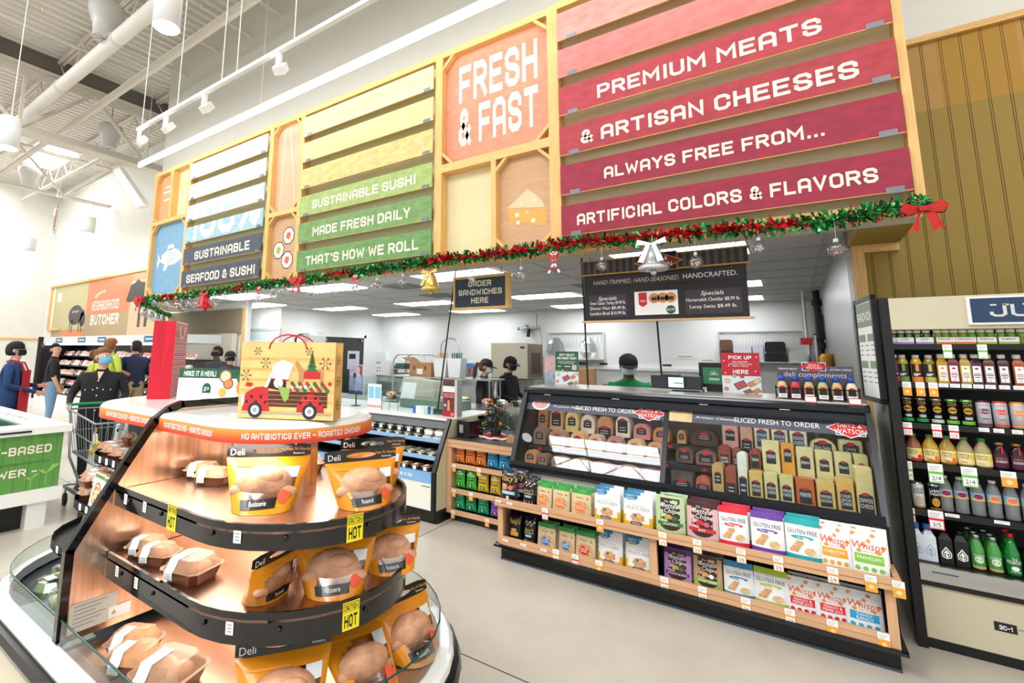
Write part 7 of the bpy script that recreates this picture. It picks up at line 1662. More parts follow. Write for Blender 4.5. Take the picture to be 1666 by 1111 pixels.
# row E
def labL(dark):
    def f(g): textc(g, .029, 'Liquid', 0, .105, .02, INK if not dark else PAPER, .046); textc(g, .029, 'Death', 0, .085, .02, INK if not dark else PAPER, .046); g.disc(cylfn(.029, .001), 0, .045, .018, KGD if dark else mat('skull_tan', '#c9b79a', .5), .026, 12); rectc(g, .029, -.03, .03, .004, .012, KGD, .001)
    return f
can('l1', .029, .15, mat('can_white', '#e3e1da', .35), ALU, labL(False)); can('l2', .029, .15, KBK, ALU, labL(True))
put_b('l1', .568, .756, 'white tall can lettered Liquid Death', 'tall water cans', 4.32, 'drink can'); put_b('l2', .641, .756, 'black tall can lettered Liquid Death', 'tall water cans', 4.32, 'drink can')
PETM = mat('clear_water_bottle', '#8b8f92', .12, alpha=.75, coat=.5)
for k, c in (('w1', '#8a1f48'), ('w2', '#e8764a')):
    m = mat('wl_' + c.strip('#'), c, .4)
    def labW(g, m=m): rectc(g, .031, -.036, .036, .085, .13, mat('water_label_blue', '#7fb0c9', .5), .0008); rectc(g, .031, -.036, .036, .085, .095, mat('water_label_yellow', '#d9b84a', .5), .0012); g.disc(cylfn(.031, .0018), 0, .108, .022, PAPER, .017, 14); g.disc(cylfn(.031, .0024), 0, .108, .02, m, .015, 14)
    bottle(k, [(.028, 0), (.031, .008), (.029, .04), (.031, .075), (.031, .135), (.022, .17), (.014, .19)], PETM, .0155, .19, .205, WHITE, labW)
for i, (x, k) in enumerate(((.69, 'w1'), (.755, 'w1'), (.822, 'w1'), (.888, 'w2'), (.955, 'w2'), (1.022, 'w2'))): put_b(k, x, .756, 'clear sparkling water bottle with %s label oval, %s after the black can' % ('maroon' if k == 'w1' else 'coral', ORD[i]), 'sparkling water bottles', 4.32)
# row F
def labA(dark):
    def f(g):
        m = PAPER if dark else mat('drop_blue', '#9fb6d0', .5); fn = planeY(-.0285); f2 = planeY(-.0293); f3 = planeY(-.03)
        for s_, ff, mm in ((1, fn, m), (.78, f2, mat('can_black_matte', '#141416', .5) if dark else PAPER), (.6, f3, m), (.42, planeY(-.0307), mat('can_black_matte', '') if dark else PAPER)): g.poly(ff, [(0, .055 + .042 * s_), (-.022 * s_, .055 + .008 * s_), (-.02 * s_, .055 - .018 * s_), (0, .055 - .026 * s_), (.02 * s_, .055 - .018 * s_), (.022 * s_, .055 + .008 * s_)], mm)
        g.rect(planeY(-.0314), -.004, .004, .03, .062, m); g.poly(planeY(-.0314), [(-.012, .06), (.012, .06), (0, .076)], m)
    return f
bottle('a1', None, mat('carton_white', '#dfe4ee', .4), .02, .175, .205, mat('carton_blue_cap', '#2f72c4', .4), labA(False), sq=(.028, .19)); bottle('a2', None, mat('can_black_matte', '#141416', .5), .016, .17, .19, KBK, labA(True), sq=(.028, .19))
for i, (x, k) in enumerate(((.535, 'a1'), (.59, 'a1'), (.657, 'a2'), (.723, 'a2'))): put_b(k, x, .461, '%s water bottle with a drop emblem, %s from the black frame, lowest shelf' % ('white blue capped' if k == 'a1' else 'matte black', ORD[i]), 'drop emblem bottles', 4.31)
def labG(g): g.disc(cylfn(.029, .001), 0, .055, .019, mat('pale_green_print', '#cfe6c4', .5), .019, 14); textc(g, .029, 'MOUNTAIN', 0, .075, .009, PAPER, .045); textc(g, .029, 'VALLEY', 0, .064, .009, PAPER, .04); rectc(g, .029, -.035, .035, .006, .02, mat('tan_foot', '#c9a97a', .5))
bottle('g1', [(.027, 0), (.029, .008), (.029, .11), (.02, .145), (.013, .165)], mat('green_can_bottle', '#4f9a4e', .2), .0155, .165, .185, ALU, labG)
def labM(g): textc(g, .03, 'THE', 0, .085, .01, PAPER, .02); textc(g, .03, 'MOUNTAIN', 0, .064, .02, PAPER, .06); g.disc(cylfn(.03, .001), 0, .04, .016, PAPER, .012, 12); textc(g, .03, 'WATER', 0, .018, .01, PAPER, .04)
bottle('g2', [(.028, 0), (.03, .008), (.03, .12), (.02, .16), (.0135, .2)], mat('deep_green_glass', '#0f7a2c', .08, coat=.5), .015, .2, .222, mat('red_cap', '#d02838', .3, .3), labM)
for i, (x, y, k) in enumerate(((.79, 4.31, 'g1'), (.795, 4.39, 'g1'), (.785, 4.47, 'g1'), (.857, 4.31, 'g1'), (.862, 4.39, 'g1'), (.852, 4.47, 'g1'))): put_b(k, x, .461, 'pale green metal bottle, %s column after the black ones, %s row back' % (ORD[i // 3], ORD[i % 3]), 'pale green metal bottles', y)
for i, (x, y) in enumerate(((.927, 4.31), (.93, 4.4), (1.0, 4.31), (1.07, 4.31))): put_b('g2', x, .461, 'deep green glass water bottle with red cap, %s after the pale green ones' % ORD[i], 'green glass bottles', y)
# menu panel hung on the cooler side
t = thing('menu_display', 'black framed menu panel with white and green print on the cooler side', 'menu panel', (.44, 4.47, 1.37), math.atan2(-.48, .06) + 0)
P0, P1 = Vector((.40, 4.70, 0)), Vector((.452, 4.235, 0)); d = (P1 - P0); L = d.length; t.location = (*((P0 + P1) / 2).xy, 1.37); t.rotation_euler = (0, 0, math.atan2(d.y, d.x))
g = MB(); L /= 2; HH = .70
for b_ in ((-L, L, -.012, .016, 0, .03), (-L, L, -.012, .016, HH - .03, HH), (-L, -L + .03, -.012, .016, 0, HH), (L - .03, L, -.012, .016, 0, HH)): g.box(*b_, JB)
g.obj('frame', t)
g = MB(); g.box(-L + .03, L - .03, -.004, .0, .03, HH - .03, PAPER); f = planeY(-.005); SAGE = mat('menu_sage', '#7f9478', .5)
g.rect(f, -L + .04, L - .04, HH - .2, HH - .04, SAGE); btext(g, 'SANDWICH', planeY(-.006), 0, HH - .16, .06, PAPER, w=L * 1.5)
for r_ in range(2):
    for c_ in range(2): g.rect(f, -L + .05 + c_ * L * .92, -L + .03 + c_ * L * .92 + L * .8, .40 - r_ * .18, .45 - r_ * .18, SAGE)
    for k in range(3):
        for c_ in range(3): g.rect(f, -L + .05 + c_ * L * .6, -L + .03 + c_ * L * .6 + L * .45, .37 - r_ * .18 - k * .032, .378 - r_ * .18 - k * .032, PGREY)
g.obj('menu_sheet', t)
# ================================================================ hanging signs and the kitchen behind the counters
t = thing('sandwich_sign', 'hanging pine framed slate sign lettered ORDER SANDWICHES HERE', 'hanging sign', (-2.77, 4.7, 2.145))
g = MB(); w, h = .36, .385
for b in ((-w, w, -.03, .03, 0, .03), (-w, w, -.03, .03, h - .03, h), (-w, -w + .025, -.03, .03, .03, h - .03), (w - .045, w, -.03, .03, .03, h - .03)): g.box(*b, PINE)
g.obj('frame', t)
g = MB(); g.box(-w + .025, w - .045, -.02, .02, .03, h - .03, mat('slate_sign', '#33414d', .5)); p = g.obj('board', t)
g = MB(); f = planeY(-.0205)
for s, z, q in (('ORDER', .26, .3), ('SANDWICHES', .165, .56), ('HERE', .07, .22)): btext(g, s, f, -.01, z, .065, OFFW, w=q)
g.obj('lettering', p)
g = MB()
for x in (-.25, .25): g.cyl((x, 0, h), (x, 0, .555), .004, BLACK, n=5)
g.obj('cable', t)
MBK = mat('menu_black', '#17141a', .4); MPL = mat('menu_plum', '#2d2229', .45); MGD = mat('menu_gold', '#b58f45', .4, .4); AW = mat('awning_grey', '#5a504e', .6); AWD = mat('awning_dark', '#37302f', .6)
t = thing('menu_board', 'wide hanging black menu board with striped awning top over the deli case', 'menu board', (-.91, 4.62, 1.96))
g = MB(); g.box(-.66, .66, -.02, .02, .015, .46, MBK); g.box(-.64, .64, -.024, -.02, .325, .425, MPL); g.obj('board', t)
g = MB()
for i in range(46): x = -.675 + i * .0294; g.box(x, x + .0294, -.05, .02, .45, .575, (AW, AWD)[i % 2] if i % 4 else STAIN if 0 else AW)
g.box(-.69, .69, -.06, .02, .44, .452, MGD); g.box(-.69, .69, -.06, .02, .573, .585, MGD); g.obj('awning', t)
g = MB(); g.box(-.69, .69, -.03, .03, 0, .016, mat('light_wood_rail', '#d2b07a', .5)); g.obj('bottom_rail', t)
g = MB(); f0, f1, f2, f3 = planeY(-.062), planeY(-.064), planeY(-.066), planeY(-.068)
g.rect(f0, -.135, .17, .435, .6, MGD); g.rect(f1, -.127, .162, .442, .593, MBK); g.poly(f2, [(-.19, .515), (.015, .425), (.22, .515), (.015, .605)], MGD); g.poly(f3, [(-.165, .515), (.015, .436), (.195, .515), (.015, .594)], mat('crest_dark_red', '#8a1a20', .4))
g.text('DIETZ &', planeY(-.07), .015, .525, .038, PAPER, wmax=.16); g.text('WATSON', planeY(-.07), .015, .47, .042, PAPER, wmax=.22); g.obj('crest', t)
g = MB(); f = planeY(-.0245); g.text('HAND-TRIMMED. HAND-SEASONED.', f, -.2, .352, .042, mat('menu_cream', '#d6c8b8', .5), w=.74, shear=.25); g.text('HANDCRAFTED.', f, .40, .355, .044, PAPER, w=.40); g.obj('headline', t)
for x0, x1, L in ((-.615, -.275, ('Oven Classic Turkey $9.49 lb.', 'Dinner Ham $8.49 lb.', 'London Broil $10.99 lb.')), (.205, .615, ('Horseradish Cheddar $8.99 lb.', 'Lacey Swiss $8.49 lb.'))):
    g = MB(); g.rect(planeY(-.021), x0, x1, .05, .255, mat('menu_panel_dark', '#3a3038', .45)); f = planeY(-.0216); c = (x0 + x1) / 2; g.text('Specials', f, c, .205, .036, PAPER, w=.17, shear=.3)
    for k, s in enumerate(L): g.text(s, f, c, (.165 if len(L) == 3 else .155) - .048 * k * (1 if len(L) == 3 else 1.2), .03, PAPER, wmax=(x1 - x0) * .95)
    g.obj('specials_panel', t)
g = MB(); f, f2, f3 = planeY(-.021), planeY(-.0216), planeY(-.0222); g.rect(f, -.205, .15, .055, .265, PAPER); g.poly(f2, [(-.17, .255), (-.1, .255), (-.1, .15), (-.135, .125), (-.17, .15)], LR); g.text('TRIO', f3, -.135, .17, .02, PAPER, wmax=.05)
for u in (-.04, .03, .095): g.disc(f2, u, .2, .045, FOODO, n=14); g.rect(f3, u - .022, u + .022, .18, .21, LBLK)
g.disc(f2, .09, .095, .038, DKG, n=16); g.text('$10.99', f3, .09, .085, .022, PAPER, wmax=.06); g.obj('promo_sheet', t)
g = MB()
for x in (-.6, .6): g.cyl((x, 0, .58), (x, 0, .735), .004, BLACK, n=5)
g.obj('cable', t)
for i, (p0, p1) in enumerate((((-3.12, 4.72, 2.68), (-3.30, 4.62, .98)), ((-1.64, 4.75, 2.69), (-1.63, 4.8, 1.365)), ((-.975, 4.68, 2.69), (-.958, 4.80, 1.365)))):
    tag(MB().cyl(p0, p1, .009, BLACK, n=6).obj('power_cord'), 'thin black cord dropping from the ceiling, %s' % ('to the prep counter beside the sandwich sign', 'to the deli case beside the menu board', 'to the deli case from below the menu board')[i], 'cord')
# freezer window, clock, dispensers, door
t = thing('window_unit', 'grey framed pass-through window with white shelves behind glass', 'window', (-10.75, 7.34, 1.0))
g = MB()
for b in ((-1.0, .9, -.03, 0, 1.16, 1.22), (-1.0, -.92, -.03, 0, 0, 1.16), (.82, .9, -.03, 0, 0, 1.16)): g.box(*b, mat('window_frame_grey', '#b9bcbc', .4))
g.obj('frame', t); MB().box(-.92, .82, -.012, -.006, 0, 1.16, mat('frosted_blue_glass', '#cfe0e6', .25)).obj('pane', t)
g = MB()
for z in (.3, .62, .9): g.box(-.9, .8, -.016, -.012, z, z + .03, WHITE); 
for k in range(10): g.box(-.85 + .16 * k, -.75 + .16 * k, -.018, -.013, .33 + .3 * (k % 2), .47 + .3 * (k % 2), (mat('shelf_good_grey', '#9fb0ac', .5), PAPER)[k % 2])
g.obj('shelf_goods', t)
wallx = lambda x, y, z: Matrix.Translation((x, y, z)) @ Matrix.Rotation(math.pi / 2, 4, 'Z')
g = MB(); g.cyl((-9.89, 7.95, 1.93), (-9.86, 7.95, 1.93), .17, INK, n=24); g.cyl((-9.865, 7.95, 1.93), (-9.855, 7.95, 1.93), .14, PAPER, n=24); tag(g.obj('wall_clock'), 'round black rimmed wall clock beside the black door', 'clock')
g = MB(); g.prism([(0, 0), (.28, 0), (.3, .2), (.22, .26), (0, .26)], lambda a, b, q: (-9.89 + a, q, 1.86 + b), 8.0, 8.52, mat('grey_evaporator', '#c3c6c4', .4)); tag(g.obj('wall_cooler_unit'), 'grey wall mounted cooler unit above the yellow bag', 'cooling unit')
t = thing('door_leaf', 'black double swing door with small light window in the kitchen side wall', 'door', (-9.9, 9.4, 0))
g = MB(); g.box(0, .04, -.78, .76, 0, 2.06, mat('black_door', '#34363a', .4)); g.box(.04, .045, -.01, .0, 0, 2.06, INK); g.obj('panel', t); g = MB(); g.box(.04, .05, .15, .6, 1.2, 1.7, mat('door_window_pale', '#c9cfd0', .3)); g.box(.05, .052, .2, .45, 1.48, 1.62, INK); g.obj('window', t)
g = MB(); g.box(0, .06, -.86, -.78, 0, 2.14, WHITE); g.box(0, .06, .76, .84, 0, 2.14, WHITE); g.box(0, .06, -.86, .84, 2.06, 2.14, WHITE); g.obj('frame', t); g = MB()
for y in (-.7, .66): g.box(.04, .1, y - .06, y + .06, 1.94, 2.02, mat('grey_clip', ''))
g.obj('closer', t)
t = thing('soap_station', 'white soap station box lettered in blue on the back wall', 'dispenser', (-9.75, 10.95, 1.02))
g = MB(); g.box(-.38, .38, -.2, 0, 0, .42, WHITE); g.box(-.2, .2, -.2, 0, .42, .66, mat('dispenser_pale', '#e6ebee', .3)); g.obj('housing', t); g = MB(); f = planeY(-.201); btext(g, 'CHIIN', f, -.12, .32, .07, mat('letter_blue', '#2a3f8f', .5), w=.28)
for k in range(6): g.disc(f, -.2 + .1 * (k % 3), .2 - .08 * (k // 3), .02, (INK, PRD)[k % 2], .03, 6)
g.obj('print', t)
for i, (x, z, m, l) in enumerate(((-9.3, 1.2, mat('switch_dark', '#7a6a6a', .5), 'small dark wall switch plate right beside the soap station'), (-9.0, 1.25, WHITE, 'white towel box on the wall beside the pan rack'))): g = MB(); g.box(-.06 - .08 * i, .06 + .08 * i, -.08, 0, -.1 - .1 * i, .1 + .1 * i, m); tag(g.obj('wall_box', None, (x, 10.95, z)), l, 'wall box')
t = thing('pan_rack', 'rounded steel tube rack holding stacked coloured pans', 'rack', (-7.75, 9.9, 0))
for y in (-.25, .25):
    P = [(-.55, y, .0), (-.55, y, 1.35)] + [(-.55 + .25 - .25 * math.cos(a), y, 1.38 + .25 * math.sin(a)) for a in (.4, .8, 1.2, 1.57)] + [(.3 + .25 * math.sin(a), y, 1.38 + .25 * math.cos(a)) for a in (0, .4, .8, 1.2, 1.57)] + [(.55, y, 0)]
    MB().tube(P, .022, mat('rack_tube', '#cfd1cd', .35, .5), 6).obj('tube_frame', t)
g = MB()
for z in (.75, 1.0, 1.25): g.box(-.54, .54, -.26, .26, z, z + .015, STAIN)
g.obj('shelves', t)
for i, (x, z, c) in enumerate(((-.38, 1.27, '#2f6a58'), (-.1, 1.27, '#3a3a3e'), (.3, 1.27, '#b03038'), (-.38, 1.02, '#3f5a58'), (-.1, 1.02, '#6a6e70'), (.3, 1.02, '#c8404a'))):
    g = MB(); g.box(-.14, .14, -.2, .2, 0, .13, mat('pan_' + c.strip('#'), c, .4)); tag(g.obj('stacked_pan', None, (-7.75 + x, 9.9, z - .0)), '%s pan on the rounded tube rack, %s shelf' % (('dark green', 'black', 'red', 'dull teal', 'grey', 'bright red')[i], ('upper', 'lower')[i // 3]), 'pan', 'pans on the tube rack')
t = thing('spray_faucet', 'tall looped pre-rinse faucet over the back sink', 'faucet', (-7.1, 10.5, .9))
P = [(-.3, 0, 0), (-.3, 0, .95)] + [(-.3 + .28 - .28 * math.cos(a), 0, .95 + .2 * math.sin(a)) for a in (.5, 1, 1.57, 2.1, 2.6, 3.1)] + [(.26, 0, .1)]
MB().tube(P, .018, STAIN, 6).obj('riser', t); MB().tube([(.05, -.1, .55), (.1, -.1, .2), (.12, -.1, -.1), (.4, -.12, -.25), (.6, -.1, -.2)], .015, BLACK, 6).obj('hose', t)
g = MB(); g.box(-2.2, 1.6, -.35, .35, -.9, 0, STAIN); g.box(-2.2, 1.6, .3, .35, 0, .2, STAIN); g.obj('sink', t)
t = thing('hand_dispenser', 'grey hand soap dispenser with blue top on the back wall', 'dispenser', (-6.74, 10.95, 1.05)); g = MB(); g.lathe([(.12, 0), (.17, .08), (.17, .3), (.12, .38)], mat('dispenser_grey', '#9aa3a8', .3), n=14, sy=.6); g.obj('housing', t); g = MB(); g.box(-.1, .1, -.12, -.03, .28, .37, mat('dispenser_blue', '#3f8fd0', .3)); g.rect(planeY(-.105), -.04, .04, .12, .24, PRD); g.obj('top', t)
# ice machine
t = thing('ice_machine', 'big beige steel ice machine above its dark slanted bin', 'ice machine', (-4.85, 9.6, 0))
g = MB(); g.box(-.5, .36, -.1, .7, 1.16, 1.9, mat('beige_steel', '#c4bda8', .35, .6)); g.rect(planeY(-.101), .2, .3, 1.78, 1.83, LNAVY); g.obj('head', t)
g = MB(); g.box(.36, .365, -.08, .68, 1.18, 1.88, mat('grille_brown', '#6e6252', .5))
for k in range(8): g.box(.365, .37, .1 + .06 * k, .12 + .06 * k, 1.25, 1.7, INK)
g.obj('side_grille', t); g = MB(); g.prism([(-.45, 0), (.7, 0), (.7, 1.15), (-.05, 1.15), (-.45, .7)], lambda a, b, q: (q, a, b), -.55, .5, STAIN); g.obj('bin', t); g = MB(); g.prism([(-.47, .68), (-.06, 1.14), (-.07, 1.155), (-.485, .69)], lambda a, b, q: (q, a, b), -.5, .45, mat('bin_lid_dark', '#5b5850', .4)); g.obj('lid', t)
t = thing('valve_cluster', 'cluster of pipe valves with a copper stub high on the back wall', 'valves', (-5.07, 10.9, 2.28)); g = MB(); g.cyl((-.28, -.05, 0), (.28, -.05, .02), .03, STAIN, n=8); g.cyl((0, -.05, 0), (-.03, -.05, -.2), .045, INK, n=8); g.sphere((-.05, -.06, .02), .07, STAIN, 8); g.sphere((-.27, -.05, 0), .04, mat('valve_teal', '#3f7a80', .4), 8); g.obj('valves', t); MB().cyl((.2, -.05, 0), (.2, -.05, .35), .012, mat('copper_pipe', '#c0703f', .3, .8), n=6).obj('copper_stub', t); MB().tube([(.28, -.05, 0), (.33, -.05, -.3), (.25, -.05, -.9)], .01, PGREY, 5).obj('drain_tube', t)
# wall racks
def wire_rack(x0, x1, z0, z1, y, label, mesh):
    t = thing('wall_rack', label, 'rack', ((x0 + x1) / 2, y, z0)); a, h = (x1 - x0) / 2, z1 - z0; m = mat('white_wire', '#dcdcd6', .4)
    g = MB(); g.box(-a, a, -.35, 0, 0, .015, m); g.obj('shelf', t); g = MB()
    for x in (-a, a): g.cyl((x, -.02, -.05), (x, -.02, h), .018, m, n=6)
    g.cyl((-a, -.02, h), (a, -.02, h), .018, m, n=6)
    for k in range(mesh): x = -a + 2 * a * k / mesh; g.cyl((x, -.01, h * .45), (x + 2 * a / mesh * .9, -.01, h), .004, m, n=4, caps=False); g.cyl((x + 2 * a / mesh * .9, -.01, h * .45), (x, -.01, h), .004, m, n=4, caps=False)
    g.obj('wire_back', t); return t
wire_rack(-1.13, .25, 1.57, 2.14, 10.93, 'white wire rack of trays and boxes on the wall above the pick up card', 26)
wire_rack(-4.62, -3.33, 1.57, 2.17, 10.93, 'white wire rack of clear bags on the wall beside the ice machine', 14)
for i, (x, w, z0, h, c, l) in enumerate(((-.99, .1, 1.585, .2, '#4a342b', 'lower brown tray stack'), (-.99, .1, 1.79, .19, '#6a4a3a', 'upper brown tray stack'), (-.72, .15, 1.585, .15, '#d9d3e4', 'lower lilac white carton'), (-.72, .15, 1.74, .12, '#e4e0ea', 'upper lilac white carton'), (-.5, .09, 1.585, .3, '#ded8e6', 'tall pale lilac sleeve'), (-.235, .16, 1.585, .17, '#161616', 'lower black tray stack'), (-.235, .155, 1.76, .18, '#121212', 'upper black tray stack'), (.08, .13, 1.585, .19, '#d6d6cf', 'clear lid stack'))):
    g = MB(); g.prism([(-w, 0), (w, 0), (w * .96, h * .85), (w * .8, h), (-w * .8, h), (-w * .96, h * .85)], lambda a, b, q: (a, q, b), -.15, .1, mat('rack_' + c.strip('#'), c, .45)); tag(g.obj('tray_stack', None, (x, 10.74, z0)), l + ' on the wire rack above the pick up card', 'trays', 'goods on the wire rack')
for i, (x, m, z, l) in enumerate(((-4.36, glass('clear_bag_film', '#e3e6e6', .3, .2), 1.6, 'bundle of clear bags'), (-4.3, mat('black_bag_film', '#25262a', .3), 1.55, 'bundle of crumpled black bags'), (-3.6, glass('clear_bag_film', ''), 1.6, 'wide hank of clear bags'))):
    g = MB(); g.lathe([(.12, 0), (.19, .12), (.15, .32), (.06, .45 if i != 1 else .33)], m, n=7, smooth=False, sx=1.2, sy=.6); tag(g.obj('bag_bundle', None, (x + .12 * (i == 1), 10.72 - .28 * (i == 1), z - .3 * (i == 1)), i * .5), l + ' on the wall rack next to the ice machine', 'bags')
t = thing('wall_ledge', 'long low white ledge of the back wall with black magnets', 'ledge', (-2.8, 10.95, 1.36)); MB().box(-1.75, 1.75, -.08, 0, 0, .06, WHITE).obj('ledge', t)
for k, x in enumerate((-1.6, -1.1, -.62, .65, 1.7)): MB().box(x, x + .17, -.085, -.08, .1, .14, INK).obj('magnet', t)
for i, (x0, x1, z0, z1) in enumerate(((-1.5, -1.2, 1.55, 1.73), (-1.92, -1.56, 1.62, 1.69))): g = MB(); g.box(x0, x1, 10.94, 10.948, z0, z1, PAPER); g.rect(planeY(10.939), x0 + .05, x1 - .05, z0 + .03, z0 + .05, mat('note_tan', '#cfae8c', .6)); tag(g.obj('paper_note'), 'pale paper note taped to the back wall, %s' % ('taller, with tan marks', 'long and low')[i], 'paper')
for i, (x, y, w, h, z) in enumerate(((-3.2, 9.3, .18, .45, .96), (-2.62, 9.2, .22, .2, .96), (.2, 9.0, .25, .3, 1.22))): g = MB(); g.box(-w, w, -.15, .15, 0, h, CARD); tag(g.obj('carton', None, (x, y, z), .2), 'brown cardboard carton, %s' % ('tall and upright on the back counter', 'low and open beside the worker in green', 'half hidden behind the condiment card')[i], 'carton')
t = thing('back_counter', 'stainless back counter along the kitchen wall behind the deli worker', 'counter', (-1.9, 9.3, 0)); MB().box(-1.7, 2.2, -.3, .4, 0, .95, STAIN).obj('cabinet', t)
t = thing('hose_reel', 'black hose and valve stack hanging on the steel wall', 'hose', (.36, 9.4, 1.5)); g = MB(); g.cyl((0, 0, 0), (0, 0, 1.18), .045, INK, n=8)
for z in (.12, .3, .44, .95): g.cyl((0, 0, z), (0, 0, z + .09), .075, INK, n=10)
g.prism([(-.03, .5), (.26, .52), (.3, .62), (.0, .85)], lambda a, b, q: (a, q, b), -.05, .05, INK); g.obj('valve_stack', t); g = MB(); g.cyl((-.16, 0, .45), (-.16, 0, 1.2), .018, WHITE, n=6); g.obj('white_pipe', t); g = MB(); g.box(-.24, -.1, -.05, .05, .36, .46, PRD); g.obj('red_handle', t)
t = thing('wire_stand', 'chrome wire stand with an amber jar by the steel wall', 'stand', (.36, 8.0, 0)); g = MB()
for x in (-.1, .08): g.cyl((x, 0, 0), (x, 0, 1.95), .012, STAIN, n=6)
g.box(-.12, .1, -.15, .15, 1.5, 1.515, STAIN); g.obj('frame', t); tag(MB().lathe([(.08, 0), (.085, .16), (.05, .2), (.001, .2)], mat('amber_jar', '#cf8f2c', .3), n=12).obj('amber_jar', None, (.36, 7.98, 1.516)), 'amber plastic jar on the chrome wire stand', 'jar')
g = MB(); g.box(-.14, .1, -.25, .2, 0, .5, STAIN); tag(g.obj('steel_hood', None, (.31, 9.9, 1.95)), 'stainless steel hood box high on the kitchen right wall', 'hood')
# tall beige cooler panel at the wing wall
g = MB(); g.box(-12.3, -9.5, 5.86, 5.98, .1, 2.02, mat('beige_cooler_panel', '#d8d2bd', .4)); tag(g.obj('tall_cooler'), 'tall plain beige cooler panel below the grooved wall', 'panel')
# ================================================================ butcher wall, meat case, freezer and cart at the far left
BY = 6.195
g = MB(); f = planeY(BY); f1, f2, f3 = planeY(BY - .004), planeY(BY - .008), planeY(BY - .012)
OLV = mat('mural_sage', '#bfb78c', .7); SALM = mat('mural_salmon', '#e08a66', .7); TAU = mat('mural_taupe', '#b59d78', .7); BEI = mat('mural_beige', '#dcc09c', .7); SIL = mat('mural_charcoal', '#54514f', .7); MW = mat('mural_white', '#f0e6d8', .7)
g.rect(f, -21.5, -9.9, 2.05, 3.85, TAU); g.rect(f1, -21.5, -18.5, 2.3, 3.85, OLV); g.rect(f1, -20.4, -18.5, 2.05, 2.3, SALM); g.rect(f1, -18.5, -15.35, 2.75, 3.85, SALM); g.rect(f1, -15.35, -9.9, 2.05, 3.62, BEI)
g.disc(f2, -19.35, 2.78, .62, SIL, .33, 20); g.disc(f2, -18.72, 2.62, .22, SIL, .24, 12)
for x in (-19.8, -19.6, -19.0, -18.8): g.rect(f2, x, x + .07, 2.2, 2.6, SIL)
g.poly(f2, [(-18.8, 2.95), (-18.6, 2.9), (-18.65, 2.72), (-18.85, 2.75)], SIL)
g.poly(f2, [(-15.6, 3.05), (-15.35, 3.0), (-15.1, 3.02), (-14.9, 2.85), (-14.2, 2.8), (-12.6, 2.85), (-12.4, 3.5), (-14.2, 3.5), (-14.7, 3.55), (-14.95, 3.65), (-15.1, 3.55), (-15.35, 3.5)], SIL)
for x in (-14.75, -14.35, -12.9): g.rect(f2, x, x + .16, 2.28, 2.9, SIL)
for k in range(6): g.rect(f3, -19.65 + k * .1, -19.6 + k * .1, 2.85 + .03 * (k % 2), 2.9 + .03 * (k % 2), MW)
btext(g, 'NEIGHBORHOOD', f2, -17.05, 2.86, .3, MW, w=2.0); btext(g, 'BUTCHER', f2, -17.0, 2.4, .33, MW, w=2.1, hw=.75)
for k in range(5): a = 2.6 - .25 * k; g.rect(f2, -17.2 + .75 * math.cos(a), -17.1 + .75 * math.cos(a), 3.1 + .3 * math.sin(a), 3.19 + .3 * math.sin(a), MW)
g.rect(f2, -21.2, -20.8, 3.3, 3.62, MW)
m_ = tag(g.obj('butcher_mural'), 'painted NEIGHBORHOOD BUTCHER mural with a pig and a cow', 'mural')
g = MB(); g.box(-21.8, -9.9, 6.14, 6.2, 3.85, 3.92, PINEH); g.box(-21.85, -21.75, 6.14, 6.2, 2.35, 3.92, PINE); g.box(-21.85, -20.6, 6.14, 6.2, 2.29, 2.36, PINEH); struct(g.obj('trim_4'))
MC = thing('meat_case', 'long open refrigerated meat case below the butcher mural', 'meat case', (-14, 5.5, 0)); m0 = Vector((-14, 5.5, 0))
mx = lambda g, *b: g.box(b[0] - m0.x, b[1] - m0.x, b[2] - m0.y, b[3] - m0.y, b[4], b[5], b[6])
g = MB(); mx(g, -17.6, -9.9, 4.92, 6.1, 1.80, 1.98, mat('header_pale_blue', '#d9dfe0', .4))
for x in (-16.6, -15.0, -13.75, -11.3): mx(g, x, x + .48, 4.915, 4.92, 1.82, 1.95, mat('header_blue_label', '#3f6f96', .5)); mx(g, x + .08, x + .4, 4.912, 4.915, 1.87, 1.9, PAPER)
g.obj('header', MC)
g = MB(); mx(g, -17.6, -9.9, 4.97, 5.02, 1.76, 1.80, LEDM); g.obj('light_strip', MC)
g = MB(); mx(g, -17.6, -9.9, 6.0, 6.1, 0, 1.8, mat('meat_case_back', '#4a403c', .6)); mx(g, -17.65, -17.6, 4.9, 6.1, 0, 1.98, BLACK); g.obj('back_panel', MC)
g = MB(); mx(g, -17.6, -9.9, 4.85, 6.1, 0, .45, WHITE); g.obj('base', MC)
SHM = [(1.46, 5.3), (1.2, 5.2), (.95, 5.1), (.7, 5.0), (.46, 4.9)]
for z, y in SHM: g = MB(); mx(g, -17.6, -9.9, y, 6.0, z - .02, z, BLACK); g.obj('shelf', MC)
MEATC = [mat('meat_' + n, c, .4, noise=(9, .25, 3)) for n, c in (('rose', '#c4686a'), ('coral', '#d98c6a'), ('dark', '#6a4038'), ('pale', '#dcb8a8'))]; MP = []
for i, m in enumerate(MEATC):
    g = MB(); g.box(-.09, .09, -.02, .02, 0, .14, PAPER if i != 2 else INK); g.box(-.08, .08, -.028, -.02, .035, .135, m); g.rect(planeY(-.029), .02, .07, .01, .05, PAPER); MP.append(g.obj('meat_tray'))
first = [True] * 4; rr = random.Random(21); MN = ('rose', 'coral', 'dark', 'pale')
